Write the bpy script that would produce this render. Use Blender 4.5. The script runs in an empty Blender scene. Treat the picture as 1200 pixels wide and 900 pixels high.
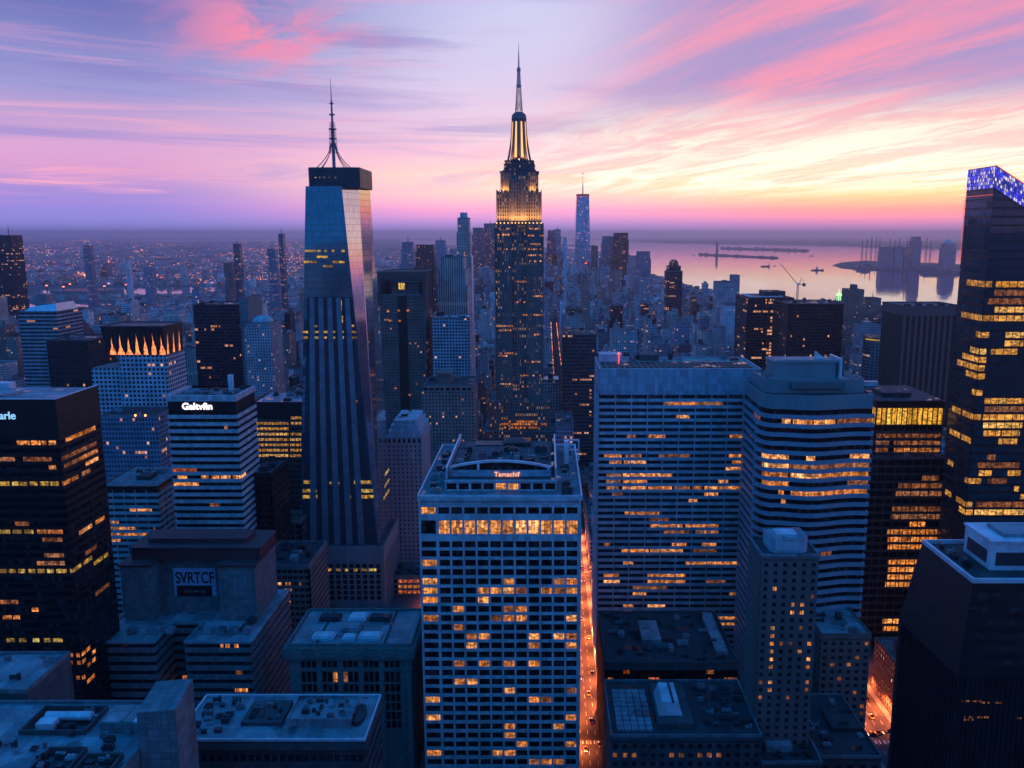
import bpy, math, random
from mathutils import Vector
R = math.radians
scene = bpy.context.scene
C = scene.collection

def srgb(r, g, b):
    f = lambda c: (c/255/12.92) if c <= 10.3 else ((c/255+.055)/1.055)**2.4
    return (f(r), f(g), f(b), 1)

# ------------------------------------------------------------------ camera
H, FPX, CX, CY = 260.0, 1000.0, 640.0, 450.0
TH = math.atan(.175)
ST, CT = math.sin(TH), math.cos(TH)
cam = bpy.data.cameras.new('camera'); co = bpy.data.objects.new('camera', cam); C.objects.link(co)
cam.sensor_width = 36; cam.lens = 36*FPX/1200; cam.shift_x = (600-CX)/1200
cam.clip_start = 1; cam.clip_end = 200000
co.location = (0, 0, H); co.rotation_euler = (math.pi/2-TH, 0, 0)
scene.camera = co
scene.render.resolution_x, scene.render.resolution_y = 1024, 768

def ratio(py):
    v = (CY-py)/FPX
    return (-ST+v*CT)/(CT+v*ST), CT+v*ST
def zat(py, D): return H+D*ratio(py)[0]
def xat(px, py, D): return (px-CX)/FPX*D/ratio(py)[1]
def at(px, py, D): return xat(px, py, D), D, zat(py, D)
def dground(py, z=0): return (z-H)/ratio(py)[0]
def proj(x, y, z):
    dz = z-H; w = y*CT-dz*ST; u = y*ST+dz*CT
    return CX+FPX*x/w, CY-FPX*u/w

# ------------------------------------------------------------------ node helpers
class NT:
    def __init__(s, tree):
        s.t = tree; s.n = tree.nodes; s.l = tree.links
    def new(s, typ, **kw):
        n = s.n.new(typ)
        for k, v in kw.items(): setattr(n, k, v)
        return n
    def put(s, sock, v):
        if hasattr(v, 'is_output') or isinstance(v, bpy.types.NodeSocket): s.l.new(v, sock)
        elif v is not None: sock.default_value = v
    def m(s, op, a, b=None, c=None, clamp=False):
        n = s.new('ShaderNodeMath', operation=op, use_clamp=clamp)
        s.put(n.inputs[0], a)
        if b is not None: s.put(n.inputs[1], b)
        if c is not None: s.put(n.inputs[2], c)
        return n.outputs[0]
    def add(s, a, b): return s.m('ADD', a, b)
    def sub(s, a, b): return s.m('SUBTRACT', a, b)
    def mul(s, a, b, clamp=False): return s.m('MULTIPLY', a, b, clamp=clamp)
    def div(s, a, b): return s.m('DIVIDE', a, b)
    def step(s, v, lo, hi, a=0., b=1.):
        n = s.new('ShaderNodeMapRange', interpolation_type='SMOOTHSTEP')
        s.put(n.inputs[0], v)
        for i, q in zip((1, 2, 3, 4), (lo, hi, a, b)): s.put(n.inputs[i], q)
        return n.outputs[0]
    def mix(s, f, a, b, blend='MIX'):
        n = s.new('ShaderNodeMix', data_type='RGBA', blend_type=blend)
        s.put(n.inputs[0], f); s.put(n.inputs[6], a); s.put(n.inputs[7], b)
        return n.outputs[2]
    def ramp(s, f, stops):
        n = s.new('ShaderNodeValToRGB'); r = n.color_ramp
        while len(r.elements) < len(stops): r.elements.new(.5)
        for e, (p, c) in zip(r.elements, stops): e.position = p; e.color = c
        s.put(n.inputs[0], f); return n.outputs[0]
    def xyz(s, x, y, z):
        n = s.new('ShaderNodeCombineXYZ')
        for i, q in enumerate((x, y, z)): s.put(n.inputs[i], q)
        return n.outputs[0]
    def sep(s, v):
        n = s.new('ShaderNodeSeparateXYZ'); s.put(n.inputs[0], v); return n.outputs
    def noise(s, vec, scale=1., detail=4., rough=.5, dist=0., color=False):
        n = s.new('ShaderNodeTexNoise')
        if vec is not None: s.put(n.inputs['Vector'], vec)
        n.inputs['Scale'].default_value = scale; n.inputs['Detail'].default_value = detail
        n.inputs['Roughness'].default_value = rough; n.inputs['Distortion'].default_value = dist
        return n.outputs[1 if color else 0]
    def white(s, x, y, z=0.):
        n = s.new('ShaderNodeTexWhiteNoise', noise_dimensions='3D'); s.put(n.inputs['Vector'], s.xyz(x, y, z))
        return n.outputs['Value']

# ------------------------------------------------------------------ world: dusk sky, sunset ahead and to the side, deep blue behind
SUN_AZ, SUN_EL = 24., 2.
world = bpy.data.worlds.new('World'); scene.world = world; world.use_nodes = True
t = NT(world.node_tree); t.n.clear()
dirv = t.new('ShaderNodeTexCoord').outputs['Generated']
nrm = t.new('ShaderNodeVectorMath', operation='NORMALIZE'); t.put(nrm.inputs[0], dirv)
x, y, z = t.sep(nrm.outputs[0])
hh = t.m('SQRT', t.add(t.mul(x, x), t.add(t.mul(y, y), 1e-6)))
sa, ca = t.div(x, hh), t.div(y, hh)
az = t.mul(t.m('ARCTAN2', x, y), 57.29578)
el = t.mul(t.m('ARCSINE', z), 57.29578)
zt = t.m('DIVIDE', el, 18., clamp=True)
P = [e/18 for e in (0, .6, 1.6, 2.6, 3.8, 5.2, 8.3, 11.4, 14.3, 18)]
Lc = [(108,104,170),(112,108,174),(126,112,180),(146,122,186),(206,146,188),(212,160,202),(160,156,212),(136,146,208),(98,122,192),(76,104,186)]
Cc = [(132,112,176),(150,116,176),(222,142,176),(252,186,176),(255,206,188),(246,192,210),(232,206,234),(214,206,240),(204,204,244),(120,140,215)]
Rc = [(140,100,160),(170,106,156),(246,132,118),(255,196,128),(255,232,196),(255,226,206),(240,176,205),(206,146,200),(170,144,206),(100,112,188)]
def rp(cs): return t.ramp(zt, [(p, srgb(*c)) for p, c in zip(P, cs)])
wL = t.step(az, -3., -27., 0., 1.); wR = t.step(az, -1., 21., 0., 1.)
base = t.mix(wR, t.mix(wL, rp(Cc), rp(Lc)), rp(Rc))
# cloud streets on a plane overhead, running towards azimuth -24
iz = t.div(1., t.add(t.m('MAXIMUM', z, 0.), .055))
px_, py_ = t.mul(x, iz), t.mul(y, iz)
al = t.add(t.mul(px_, -.407), t.mul(py_, .914)); ac = t.add(t.mul(px_, .914), t.mul(py_, .407))
cv = t.xyz(t.mul(al, .16), ac, 3.7)
n1 = t.noise(cv, .75, 8., .62, .9); n2 = t.noise(t.xyz(t.mul(al, .22), ac, 9.1), 1.7, 9., .68, .9)
n3 = t.noise(t.xyz(t.mul(al, .35), ac, 21.3), .42, 6., .55, .6)
def blob(a0, e0, sa_, se_):
    q = t.add(t.m('POWER', t.m('ABSOLUTE', t.div(t.sub(az, a0), sa_)), 2.), t.m('POWER', t.m('ABSOLUTE', t.div(t.sub(el, e0), se_)), 2.))
    return t.m('EXPONENT', t.mul(q, -1.))
upper = t.step(el, 2.2, 5.5)
gap = t.m('MULTIPLY', blob(-1.5, 13.0, 7., 5.), .9)
nogap = t.sub(1., gap)
# level bands of thin cloud, low and on the far side
lv = t.xyz(t.mul(az, .035), t.mul(el, .62), 2.2)
b1 = t.noise(lv, 1., 6., .6, .7); b2 = t.noise(t.xyz(t.mul(az, .05), t.mul(el, 1.15), 8.), 1., 6., .62, .8)
wLow = t.sub(1., t.mul(wR, t.step(el, 3., 7.)))
sky = t.mix(t.mul(t.mul(t.mul(t.step(b1, .46, .66), wLow), t.step(el, 2., 4.)), .62), base, t.mix(wR, srgb(142,134,202), srgb(236,170,190)))
sky = t.mix(t.mul(t.mul(t.mul(t.step(b2, .52, .70), t.mul(wLow, nogap)), t.step(el, 1.4, 3.)), .55), sky, t.mix(t.step(el, 3., 9.), srgb(255,168,166), srgb(240,176,214)))
# crisp streaks fanning out on the sunset side
s1 = t.step(t.noise(t.xyz(t.mul(al, .20), ac, 3.7), 1.5, 10., .64, .8), .36, .64)
s2 = t.step(t.noise(t.xyz(t.mul(al, .26), ac, 9.1), 2.4, 10., .70, .7), .41, .62)
deck = t.step(n3, .34, .54)
hiR = t.mul(t.mul(t.step(az, -6., 9.), t.step(el, 5.2, 8.6)), nogap, clamp=True)
sky = t.mix(t.mul(t.mul(hiR, deck), .9), sky, t.mix(s1, srgb(166,150,204), srgb(250,152,178)))
miR = t.mul(t.step(az, -8., 8.), t.mul(t.step(el, 2.2, 3.6), t.step(el, 9.5, 6.)))
sky = t.mix(t.mul(miR, .78), sky, t.mix(s2, t.mix(t.step(el, 2.8, 5.4), srgb(255,200,146), srgb(248,196,190)), srgb(255,247,226)))
sky = t.mix(t.mul(t.mul(miR, t.step(n1, .50, .70)), .5), sky, srgb(246,168,168))
# glow round the hidden sun
glow = t.mul(blob(18., 4.6, 16., 1.7), t.add(.15, t.mul(s2, .75)), clamp=True)
sky = t.mix(glow, sky, srgb(255,250,226))
sky = t.mix(t.mul(t.mul(gap, .55), t.sub(1., t.step(n3, .5, .7))), sky, srgb(226,222,250))
# rose puff lit from below, high over the dark cloud bank
bank = t.mul(blob(-26., 13., 12., 2.8), t.step(n3, .3, .6))
sky = t.mix(t.mul(bank, .75), sky, srgb(112,112,184))
puff = t.mul(blob(-17.3, 11.9, 4.6, 2.1), t.step(t.noise(t.xyz(t.mul(az, .22), t.mul(t.add(el, t.mul(az, -.25)), .5), 4.), 1., 7., .6, .6), .36, .62), clamp=True)
sky = t.mix(puff, sky, srgb(255,142,172))
# away from the frame: overhead and behind the camera the sky is deep dusk blue
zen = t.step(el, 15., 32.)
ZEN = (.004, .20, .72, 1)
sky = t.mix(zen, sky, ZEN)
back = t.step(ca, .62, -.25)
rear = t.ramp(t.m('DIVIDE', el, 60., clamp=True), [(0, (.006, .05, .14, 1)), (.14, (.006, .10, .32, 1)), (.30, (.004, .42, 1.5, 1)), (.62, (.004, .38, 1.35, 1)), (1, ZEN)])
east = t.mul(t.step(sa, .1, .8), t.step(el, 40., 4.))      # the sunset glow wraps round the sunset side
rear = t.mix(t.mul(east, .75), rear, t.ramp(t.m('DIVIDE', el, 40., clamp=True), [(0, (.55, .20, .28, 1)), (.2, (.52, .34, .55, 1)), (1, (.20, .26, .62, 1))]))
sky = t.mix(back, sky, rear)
boost = t.add(1., t.mul(t.m('EXPONENT', t.mul(t.m('MAXIMUM', el, 0.), -.42)), 1.9))
vm = t.new('ShaderNodeVectorMath', operation='SCALE'); t.put(vm.inputs[0], sky); t.put(vm.inputs['Scale'], boost); sky = vm.outputs[0]
sky = t.mix(t.step(el, 0., -3.), sky, (.010, .022, .060, 1))
st = t.new('ShaderNodeTexSky', sky_type='NISHITA'); st.sun_disc = False
st.sun_elevation = R(SUN_EL); st.sun_rotation = R(SUN_AZ)
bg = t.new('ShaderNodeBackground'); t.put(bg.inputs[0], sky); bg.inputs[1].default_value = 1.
bg2 = t.new('ShaderNodeBackground'); t.put(bg2.inputs[0], st.outputs[0]); bg2.inputs[1].default_value = .003
ads = t.new('ShaderNodeAddShader'); t.l.new(bg.outputs[0], ads.inputs[0]); t.l.new(bg2.outputs[0], ads.inputs[1])
wo = t.new('ShaderNodeOutputWorld'); t.l.new(ads.outputs[0], wo.inputs[0])
world.cycles.sampling_method = 'MANUAL'; world.cycles.sample_map_resolution = 1024

sl = bpy.data.lights.new('sun', 'SUN'); so = bpy.data.objects.new('sun', sl); C.objects.link(so)
sl.energy = .03; sl.angle = R(45); sl.color = (1, .5, .35)
sd = Vector((math.sin(R(SUN_AZ))*math.cos(R(SUN_EL)), math.cos(R(SUN_AZ))*math.cos(R(SUN_EL)), math.sin(R(SUN_EL))))
so.rotation_euler = (-sd).to_track_quat('-Z', 'Y').to_euler(); so.location = (300, 600, 900)

vs = scene.view_settings
vs.view_transform = 'Standard'; vs.look = 'None'; vs.exposure = 0; vs.gamma = 1; vs.use_curve_mapping = False
cy = scene.cycles
cy.use_denoising = True; cy.max_bounces = 5; cy.diffuse_bounces = 2; cy.glossy_bounces = 3; cy.volume_bounces = 0
cy.sample_clamp_indirect = 4; cy.caustics_reflective = False; cy.caustics_refractive = False
# ------------------------------------------------------------------ materials
MATS = {}
def pmat(name, col, rough=.7, metal=0., var=.25, scale=.15, spec=.5, streak=False, bump=0., cell=None, joint=.5, top=None):
    m = bpy.data.materials.new(name); m.use_nodes = True; n = NT(m.node_tree)
    b = n.n['Principled BSDF']
    tc = n.new('ShaderNodeTexCoord').outputs['Object']
    mp = n.new('ShaderNodeMapping'); n.put(mp.inputs[0], tc)
    if streak: mp.inputs['Scale'].default_value = (1, 1, .12)
    f = n.add(n.mul(n.noise(mp.outputs[0], scale, 5., .6), .7), n.mul(n.noise(mp.outputs[0], scale*9, 3.), .3))
    f = n.step(f, .3, .7)
    lo = tuple(c*(1-var) for c in col[:3])+(1,); hi = tuple(min(1, c*(1+var)) for c in col[:3])+(1,)
    bc = n.mix(f, lo, hi)
    if cell or top:            # panels or membrane sheets of slightly different tone, with joints between
        if top: u, v, _ = n.sep(tc); cell = top
        else: u, v, _ = n.sep(n.new('ShaderNodeUVMap').outputs[0])
        a_, c_ = n.div(u, cell[0]), n.div(v, cell[1]); w = n.white(n.m('FLOOR', a_), n.m('FLOOR', c_), n.mul(n.new('ShaderNodeObjectInfo').outputs['Random'], 50.))
        ed = n.m('MAXIMUM', n.step(n.m('ABSOLUTE', n.sub(n.m('FRACT', a_), .5)), .5-.06/cell[0]*2, .5-.02/cell[0]), n.step(n.m('ABSOLUTE', n.sub(n.m('FRACT', c_), .5)), .5-.06/cell[1]*2, .5-.02/cell[1]))
        sc_ = n.new('ShaderNodeVectorMath', operation='SCALE'); n.put(sc_.inputs[0], bc); n.put(sc_.inputs['Scale'], n.mul(n.add(.78, n.mul(w, .44)), n.sub(1., n.mul(ed, joint)))); bc = sc_.outputs[0]
        if top:
            pud = n.step(n.noise(tc, .11, 3., .5), .58, .64); bc = n.mix(n.mul(pud, .6), bc, tuple(q*.35 for q in col[:3])+(1,))
    n.put(b.inputs['Base Color'], bc)
    b.inputs['Metallic'].default_value = metal
    rg_ = n.step(f, 0., 1., max(.02, rough*.85), min(1, rough*1.15))
    n.put(b.inputs['Roughness'], n.mix(pud, rg_, (.12, .12, .12, 1)) if top else rg_)
    b.inputs['Specular IOR Level'].default_value = spec
    if bump:
        bp = n.new('ShaderNodeBump'); bp.inputs['Strength'].default_value = bump; bp.inputs['Distance'].default_value = .3
        n.put(bp.inputs['Height'], n.noise(tc, 1.2, 3.)); n.put(b.inputs['Normal'], bp.outputs[0])
    MATS[name] = m
    return m

def litmat(name, col, strength, cell=1.5, contrast=.75, vary=.5, blinds=True, hcell=3.4):
    """a lit room behind glass: brightness differs from pane to pane, with dark furniture and ceiling lights"""
    m = bpy.data.materials.new(name); m.use_nodes = True; n = NT(m.node_tree)
    b = n.n['Principled BSDF']; b.inputs['Base Color'].default_value = (.03, .02, .015, 1); b.inputs['Roughness'].default_value = .25
    uv = n.new('ShaderNodeUVMap'); u, v, _ = n.sep(uv.outputs[0])
    oi = n.new('ShaderNodeObjectInfo'); rnd = oi.outputs['Random']
    cu = n.m('FLOOR', n.div(u, cell)); cvv = n.m('FLOOR', n.div(v, hcell))
    fu = n.m('FRACT', n.div(u, cell))
    w = n.white(cu, cvv, n.mul(rnd, 91.))
    w2 = n.white(cu, n.add(cvv, 17.3), n.mul(rnd, 53.))
    obj = n.add(1-vary, n.mul(rnd, vary))
    nz = n.noise(n.xyz(n.add(u, n.mul(rnd, 71.)), n.mul(v, 1.6), n.mul(rnd, 13.)), .5, 3., .6)
    clutter = n.step(nz, .38, .6, .25, 1.)
    mull = n.step(n.m('ABSOLUTE', n.sub(fu, .5)), .46, .43)
    k = n.mul(n.mul(n.add(1-contrast, n.mul(w, contrast)), clutter), n.mul(obj, n.add(.12, n.mul(mull, .88))))
    c = n.mix(n.m('MINIMUM', n.add(n.mul(n.mul(w2, w2), .5), n.mul(n.m('GREATER_THAN', rnd, .8), .45)), 1.), col, (col[0], col[1]*1.45, min(1, col[2]*2.6+.02), 1))
    n.put(b.inputs['Emission Color'], c); n.put(b.inputs['Emission Strength'], n.mul(k, strength))
    m.cycles.emission_sampling = 'NONE'
    MATS[name] = m
    return m

def glow(name, col, strength):
    m = bpy.data.materials.new(name); m.use_nodes = True
    b = m.node_tree.nodes['Principled BSDF']; b.inputs['Base Color'].default_value = (.05, .05, .05, 1)
    b.inputs['Emission Color'].default_value = col; b.inputs['Emission Strength'].default_value = strength
    m.cycles.emission_sampling = 'NONE'; MATS[name] = m
    return m

def glassmat(name, col, rough=.06, metal=.0, spec=.5, panel=(1.5, 3.6), wob=.01, line=.6, blinds=False, plumb=False):
    """curtain wall glass: every pane sits at a slightly different angle; thin joints"""
    m = bpy.data.materials.new(name); m.use_nodes = True; n = NT(m.node_tree); b = n.n['Principled BSDF']
    uv = n.new('ShaderNodeUVMap'); u, v, _ = n.sep(uv.outputs[0])
    a, c = n.div(u, panel[0]), n.div(v, panel[1]); ia, ic = n.m('FLOOR', a), n.m('FLOOR', c)
    ju = n.step(n.m('ABSOLUTE', n.sub(n.m('FRACT', a), .5)), .44, .47); jv = n.step(n.m('ABSOLUTE', n.sub(n.m('FRACT', c), .5)), .43, .46)
    j = n.mul(n.m('MAXIMUM', n.mul(ju, .6), jv), line)
    w = n.white(ia, ic, 3.)
    hi = tuple(min(1, q*1.1) for q in col[:3])+(1,); lo = tuple(q*.9 for q in col[:3])+(1,)
    bl = n.mul(n.m('GREATER_THAN', n.white(ia, ic, 9.), .66), n.m('GREATER_THAN', n.m('FRACT', c), n.add(.15, n.mul(n.white(ia, ic, 5.), .6)))) if blinds else 0.
    n.put(b.inputs['Base Color'], n.mix(j, n.mix(bl, n.mix(w, lo, hi), (.04, .04, .042, 1)), (.012, .016, .022, 1)))
    n.put(b.inputs['Roughness'], n.add(rough, n.add(n.mul(w, .04), n.mul(j, .3))))
    b.inputs['Metallic'].default_value = metal; b.inputs['Specular IOR Level'].default_value = spec
    geo = n.new('ShaderNodeNewGeometry')
    wn = n.new('ShaderNodeTexWhiteNoise', noise_dimensions='3D'); n.put(wn.inputs[0], n.xyz(ia, ic, 7.))
    sub = n.new('ShaderNodeVectorMath', operation='SUBTRACT'); n.put(sub.inputs[0], wn.outputs['Color']); sub.inputs[1].default_value = (.5, .5, .5)
    sc = n.new('ShaderNodeVectorMath', operation='SCALE'); n.put(sc.inputs[0], sub.outputs[0]); sc.inputs['Scale'].default_value = wob*2
    ad = n.new('ShaderNodeVectorMath', operation='ADD'); pl = n.new('ShaderNodeVectorMath', operation='MULTIPLY'); n.put(pl.inputs[0], geo.outputs['Normal']); pl.inputs[1].default_value = (1, 1, 0 if plumb else 1)   # panes hung upright
    n.put(ad.inputs[0], pl.outputs[0]); n.put(ad.inputs[1], sc.outputs[0])
    nn = n.new('ShaderNodeVectorMath', operation='NORMALIZE'); n.put(nn.inputs[0], ad.outputs[0]); n.put(b.inputs['Normal'], nn.outputs[0])
    MATS[name] = m
    return m

def facade(name, wall, glass=(.01, .014, .02), bay=3.2, flr=3.6, wf=.55, hf=.5, lit=.05, lc=(1, .33, .10), ls=1.0, roof=(.12, .125, .13), rows=.0, var=.25, tint=True, grough=.12, metal=0.):
    """a facade whose floors and bays follow real metres in the UV map"""
    m = bpy.data.materials.new(name); m.use_nodes = True; n = NT(m.node_tree); b = n.n['Principled BSDF']
    uv = n.new('ShaderNodeUVMap'); u, v, _ = n.sep(uv.outputs[0])
    rnd = n.new('ShaderNodeObjectInfo').outputs['Random']
    geo = n.new('ShaderNodeNewGeometry'); nz = n.sep(geo.outputs['True Normal'])[2]
    wall_f = n.step(n.m('ABSOLUTE', nz), .6, .5)
    a, c = n.div(u, bay), n.div(v, flr); ia, ic = n.m('FLOOR', a), n.m('FLOOR', c)
    mu = n.m('LESS_THAN', n.m('ABSOLUTE', n.sub(n.m('FRACT', a), .5)), wf/2)
    mv = n.m('LESS_THAN', n.m('ABSOLUTE', n.sub(n.m('FRACT', c), .5)), hf/2)
    mask = n.mul(n.mul(mu, mv), wall_f)
    w = n.white(ia, ic, n.mul(rnd, 77.)); w2 = n.white(ia, n.add(ic, 31.7), n.mul(rnd, 33.))
    rowr = n.white(n.m('FLOOR', n.div(ia, 7.)), ic, n.mul(rnd, 19.))
    prob = n.mul(lit, n.add(.35, n.mul(n.m('GREATER_THAN', rowr, .82), 3.2))) if not rows else n.add(lit*.3, n.mul(n.m('GREATER_THAN', rowr, 1-rows), .75))
    on = n.mul(n.m('LESS_THAN', w, prob), mask)
    tc = n.new('ShaderNodeTexCoord').outputs['Object']
    dirt = n.step(n.noise(tc, .06, 5., .6), .3, .7)
    lo = tuple(q*(1-var) for q in wall)+(1,); hi = tuple(min(1, q*(1+var)) for q in wall)+(1,)
    wc = n.mix(dirt, lo, hi)
    if tint:
        f = n.add(.62, n.mul(rnd, .75)); vm = n.new('ShaderNodeVectorMath', operation='SCALE'); n.put(vm.inputs[0], wc); n.put(vm.inputs['Scale'], f); wc = vm.outputs[0]
    rc = n.mix(n.step(n.noise(tc, .12, 4., .6), .35, .65), tuple(q*.6 for q in roof)+(1,), tuple(min(1, q*1.5) for q in roof)+(1,))
    base = n.mix(wall_f, rc, wc)
    base = n.mix(mask, base, n.mix(w2, tuple(q*.5 for q in glass)+(1,), tuple(min(1, q*1.6) for q in glass)+(1,)))
    n.put(b.inputs['Base Color'], base); n.put(b.inputs['Roughness'], n.step(mask, 0., 1., .8, grough))
    n.put(b.inputs['Metallic'], n.mul(mask, metal))
    n.put(b.inputs['Emission Color'], n.mix(w2, lc+(1,), (lc[0], min(1, lc[1]*1.5), min(1, lc[2]*2.8), 1)))
    n.put(b.inputs['Emission Strength'], n.mul(on, n.mul(ls, n.add(.25, n.mul(w2, .75)))))
    m.cycles.emission_sampling = 'NONE'; MATS[name] = m
    return m

# ------------------------------------------------------------------ mesh builder
class MB:
    def __init__(s): s.v = []; s.f = []; s.mi = []; s.uo = 0.; s.fu = []
    def quad(s, a, b, c, d, m=0):
        i = len(s.v); s.v += [tuple(a), tuple(b), tuple(c), tuple(d)]; s.f.append((i, i+1, i+2, i+3)); s.mi.append(m); s.fu.append(s.uo)
    def poly(s, pts, m=0):
        i = len(s.v); s.v += [tuple(p) for p in pts]; s.f.append(tuple(range(i, i+len(pts)))); s.mi.append(m); s.fu.append(s.uo)
    def solid(s, verts, faces, m=0):
        i = len(s.v); s.v += [tuple(p) for p in verts]
        for f in faces: s.f.append(tuple(i+k for k in f)); s.mi.append(m); s.fu.append(s.uo)
    def box(s, x0, x1, y0, y1, z0, z1, m=0):
        s.solid([(x0,y0,z0),(x1,y0,z0),(x1,y1,z0),(x0,y1,z0),(x0,y0,z1),(x1,y0,z1),(x1,y1,z1),(x0,y1,z1)],
                [(0,3,2,1),(4,5,6,7),(0,1,5,4),(1,2,6,5),(2,3,7,6),(3,0,4,7)], m)
        return s
    def loft(s, lo, hi, m=0, cap=True, mt=None):
        """lo, hi: equal-length rings of 3D points, counter-clockwise seen from above"""
        n = len(lo); s.solid(list(lo)+list(hi), [(i, (i+1) % n, n+(i+1) % n, n+i) for i in range(n)], m)
        if cap: s.poly(hi, m if mt is None else mt); s.poly(list(lo)[::-1], m)
        return s
    def prism(s, pts, z0, z1, m=0, mt=None):
        return s.loft([(x, y, z0) for x, y in pts], [(x, y, z1) for x, y in pts], m, True, mt)
    def ring(s, x0, x1, y0, y1, z0, z1, w, m=0):
        """a closed wall (parapet) of thickness w along a rectangle"""
        o = [(x0,y0),(x1,y0),(x1,y1),(x0,y1)]; i = [(x0+w,y0+w),(x1-w,y0+w),(x1-w,y1-w),(x0+w,y1-w)]
        return s.ringpoly(o, i, z0, z1, m)
    def ringpoly(s, o, i, z0, z1, m=0):
        n = len(o); v = [(x,y,z0) for x,y in o]+[(x,y,z1) for x,y in o]+[(x,y,z0) for x,y in i]+[(x,y,z1) for x,y in i]
        f = []
        for k in range(n):
            j = (k+1) % n
            f += [(k, j, n+j, n+k), (2*n+j, 2*n+k, 3*n+k, 3*n+j), (n+k, n+j, 3*n+j, 3*n+k), (j, k, 2*n+k, 2*n+j)]
        s.solid(v, f, m); return s
    def tube(s, a, b, r0, r1=None, n=8, m=0):
        r1 = r0 if r1 is None else r1
        a, b = Vector(a), Vector(b); d = (b-a).normalized(); p = d.orthogonal().normalized(); q = d.cross(p)
        A = [a+(p*math.cos(2*math.pi*k/n)+q*math.sin(2*math.pi*k/n))*r0 for k in range(n)]
        B = [b+(p*math.cos(2*math.pi*k/n)+q*math.sin(2*math.pi*k/n))*r1 for k in range(n)]
        s.loft(A, B, m); return s
    def cyl(s, x, y, z0, z1, r, r1=None, n=16, m=0):
        r1 = r if r1 is None else r1
        c = [(math.cos(2*math.pi*k/n), math.sin(2*math.pi*k/n)) for k in range(n)]
        return s.loft([(x+r*p, y+r*q, z0) for p, q in c], [(x+r1*p, y+r1*q, z1) for p, q in c], m)
    def dome(s, x, y, z, r, hgt, n=16, k=5, m=0):
        for i in range(k):
            a0, a1 = math.pi/2*i/k, math.pi/2*(i+1)/k
            r0, r1 = r*math.cos(a0), max(.01, r*math.cos(a1)); z0, z1 = z+hgt*math.sin(a0), z+hgt*math.sin(a1)
            s.cyl(x, y, z0, z1, r0, r1, n, m)
        return s
    def build(s, name, mats, parent=None, loc=None):
        me = bpy.data.meshes.new(name); me.from_pydata(s.v, [], s.f)
        if not isinstance(mats, (list, tuple)): mats = [mats]
        for m in mats: me.materials.append(MATS[m] if isinstance(m, str) else m)
        uvl = me.uv_layers.new(name='UVMap').data
        V = s.v; uv = []
        for fi, f in enumerate(s.f):
            p0, p1, p2 = (V[f[0]], V[f[1]], V[f[2]])
            ax, ay, azz = p1[0]-p0[0], p1[1]-p0[1], p1[2]-p0[2]; bx, by, bz = p2[0]-p0[0], p2[1]-p0[1], p2[2]-p0[2]
            nx, ny, nz = ay*bz-azz*by, azz*bx-ax*bz, ax*by-ay*bx
            L = math.hypot(nx, ny); full = math.sqrt(nx*nx+ny*ny+nz*nz) or 1
            uo = s.fu[fi]
            if L/full < .35:
                for k in f: uv += [V[k][0]+uo, V[k][1]]
            else:
                tx, ty = -ny/L, nx/L
                for k in f: uv += [V[k][0]*tx+V[k][1]*ty+uo, V[k][2]]
        uvl.foreach_set('uv', uv); me.polygons.foreach_set('material_index', s.mi)
        me.update()
        o = bpy.data.objects.new(name, me); C.objects.link(o)
        if loc is not None: o.location = loc
        if parent is not None: o.parent = parent
        return o

def tag(o, label=None, cat=None, group=None, kind=None):
    if label: o['label'] = label
    if cat: o['category'] = cat
    if group: o['group'] = group
    if kind: o['kind'] = kind
    return o
def thing(name, label, cat, x, y, z=0, group=None):
    o = bpy.data.objects.new(name, None); C.objects.link(o); o.location = (x, y, z); o.empty_display_size = 5
    return tag(o, label, cat, group)
def copy_tree(o, parent=None):
    c = o.copy(); C.objects.link(c); c.parent = parent
    for ch in list(o.children): copy_tree(ch, c)
    return c

# ------------------------------------------------------------------ plan-path helpers (paths run left-back, front-left, front-right, right-back)
def offset(path, d):
    out = []
    n = len(path)
    for i in range(n):
        ns = []
        for a, b in ((i-1, i), (i, i+1)):
            if a >= 0 and b < n:
                tx, ty = path[b][0]-path[a][0], path[b][1]-path[a][1]; L = math.hypot(tx, ty) or 1
                ns.append((ty/L, -tx/L))
        if len(ns) == 2:
            mx, my = ns[0][0]+ns[1][0], ns[0][1]+ns[1][1]; q = mx*ns[0][0]+my*ns[0][1]
            q = max(q, .4)
            out.append((path[i][0]+mx/q*d, path[i][1]+my/q*d))
        else: out.append((path[i][0]+ns[0][0]*d, path[i][1]+ns[0][1]*d))
    return out
def strip(mb, path, d0, d1, z0, z1, m=0):
    """a band along the path between offsets d0 (inside) and d1 (outside)"""
    I, O = offset(path, d0), offset(path, d1)
    n = len(path)
    v = [(x,y,z0) for x,y in O]+[(x,y,z1) for x,y in O]+[(x,y,z1) for x,y in I]+[(x,y,z0) for x,y in I]
    f = []
    for i in range(n-1):
        f += [(i, i+1, n+i+1, n+i), (n+i, n+i+1, 2*n+i+1, 2*n+i), (3*n+i, 3*n+i+1, i+1, i)]
    f += [(0, n, 2*n, 3*n), (n-1, 3*n+n-1, 2*n+n-1, n+n-1)]
    mb.solid(v, f, m)
def sheet(mb, path, d, z0, z1, m=0):
    O = offset(path, d); n = len(O)
    mb.solid([(x,y,z0) for x,y in O]+[(x,y,z1) for x,y in O], [(i, i+1, n+i+1, n+i) for i in range(n-1)], m)
def plen(path): return sum(math.dist(path[i], path[i+1]) for i in range(len(path)-1))
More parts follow.
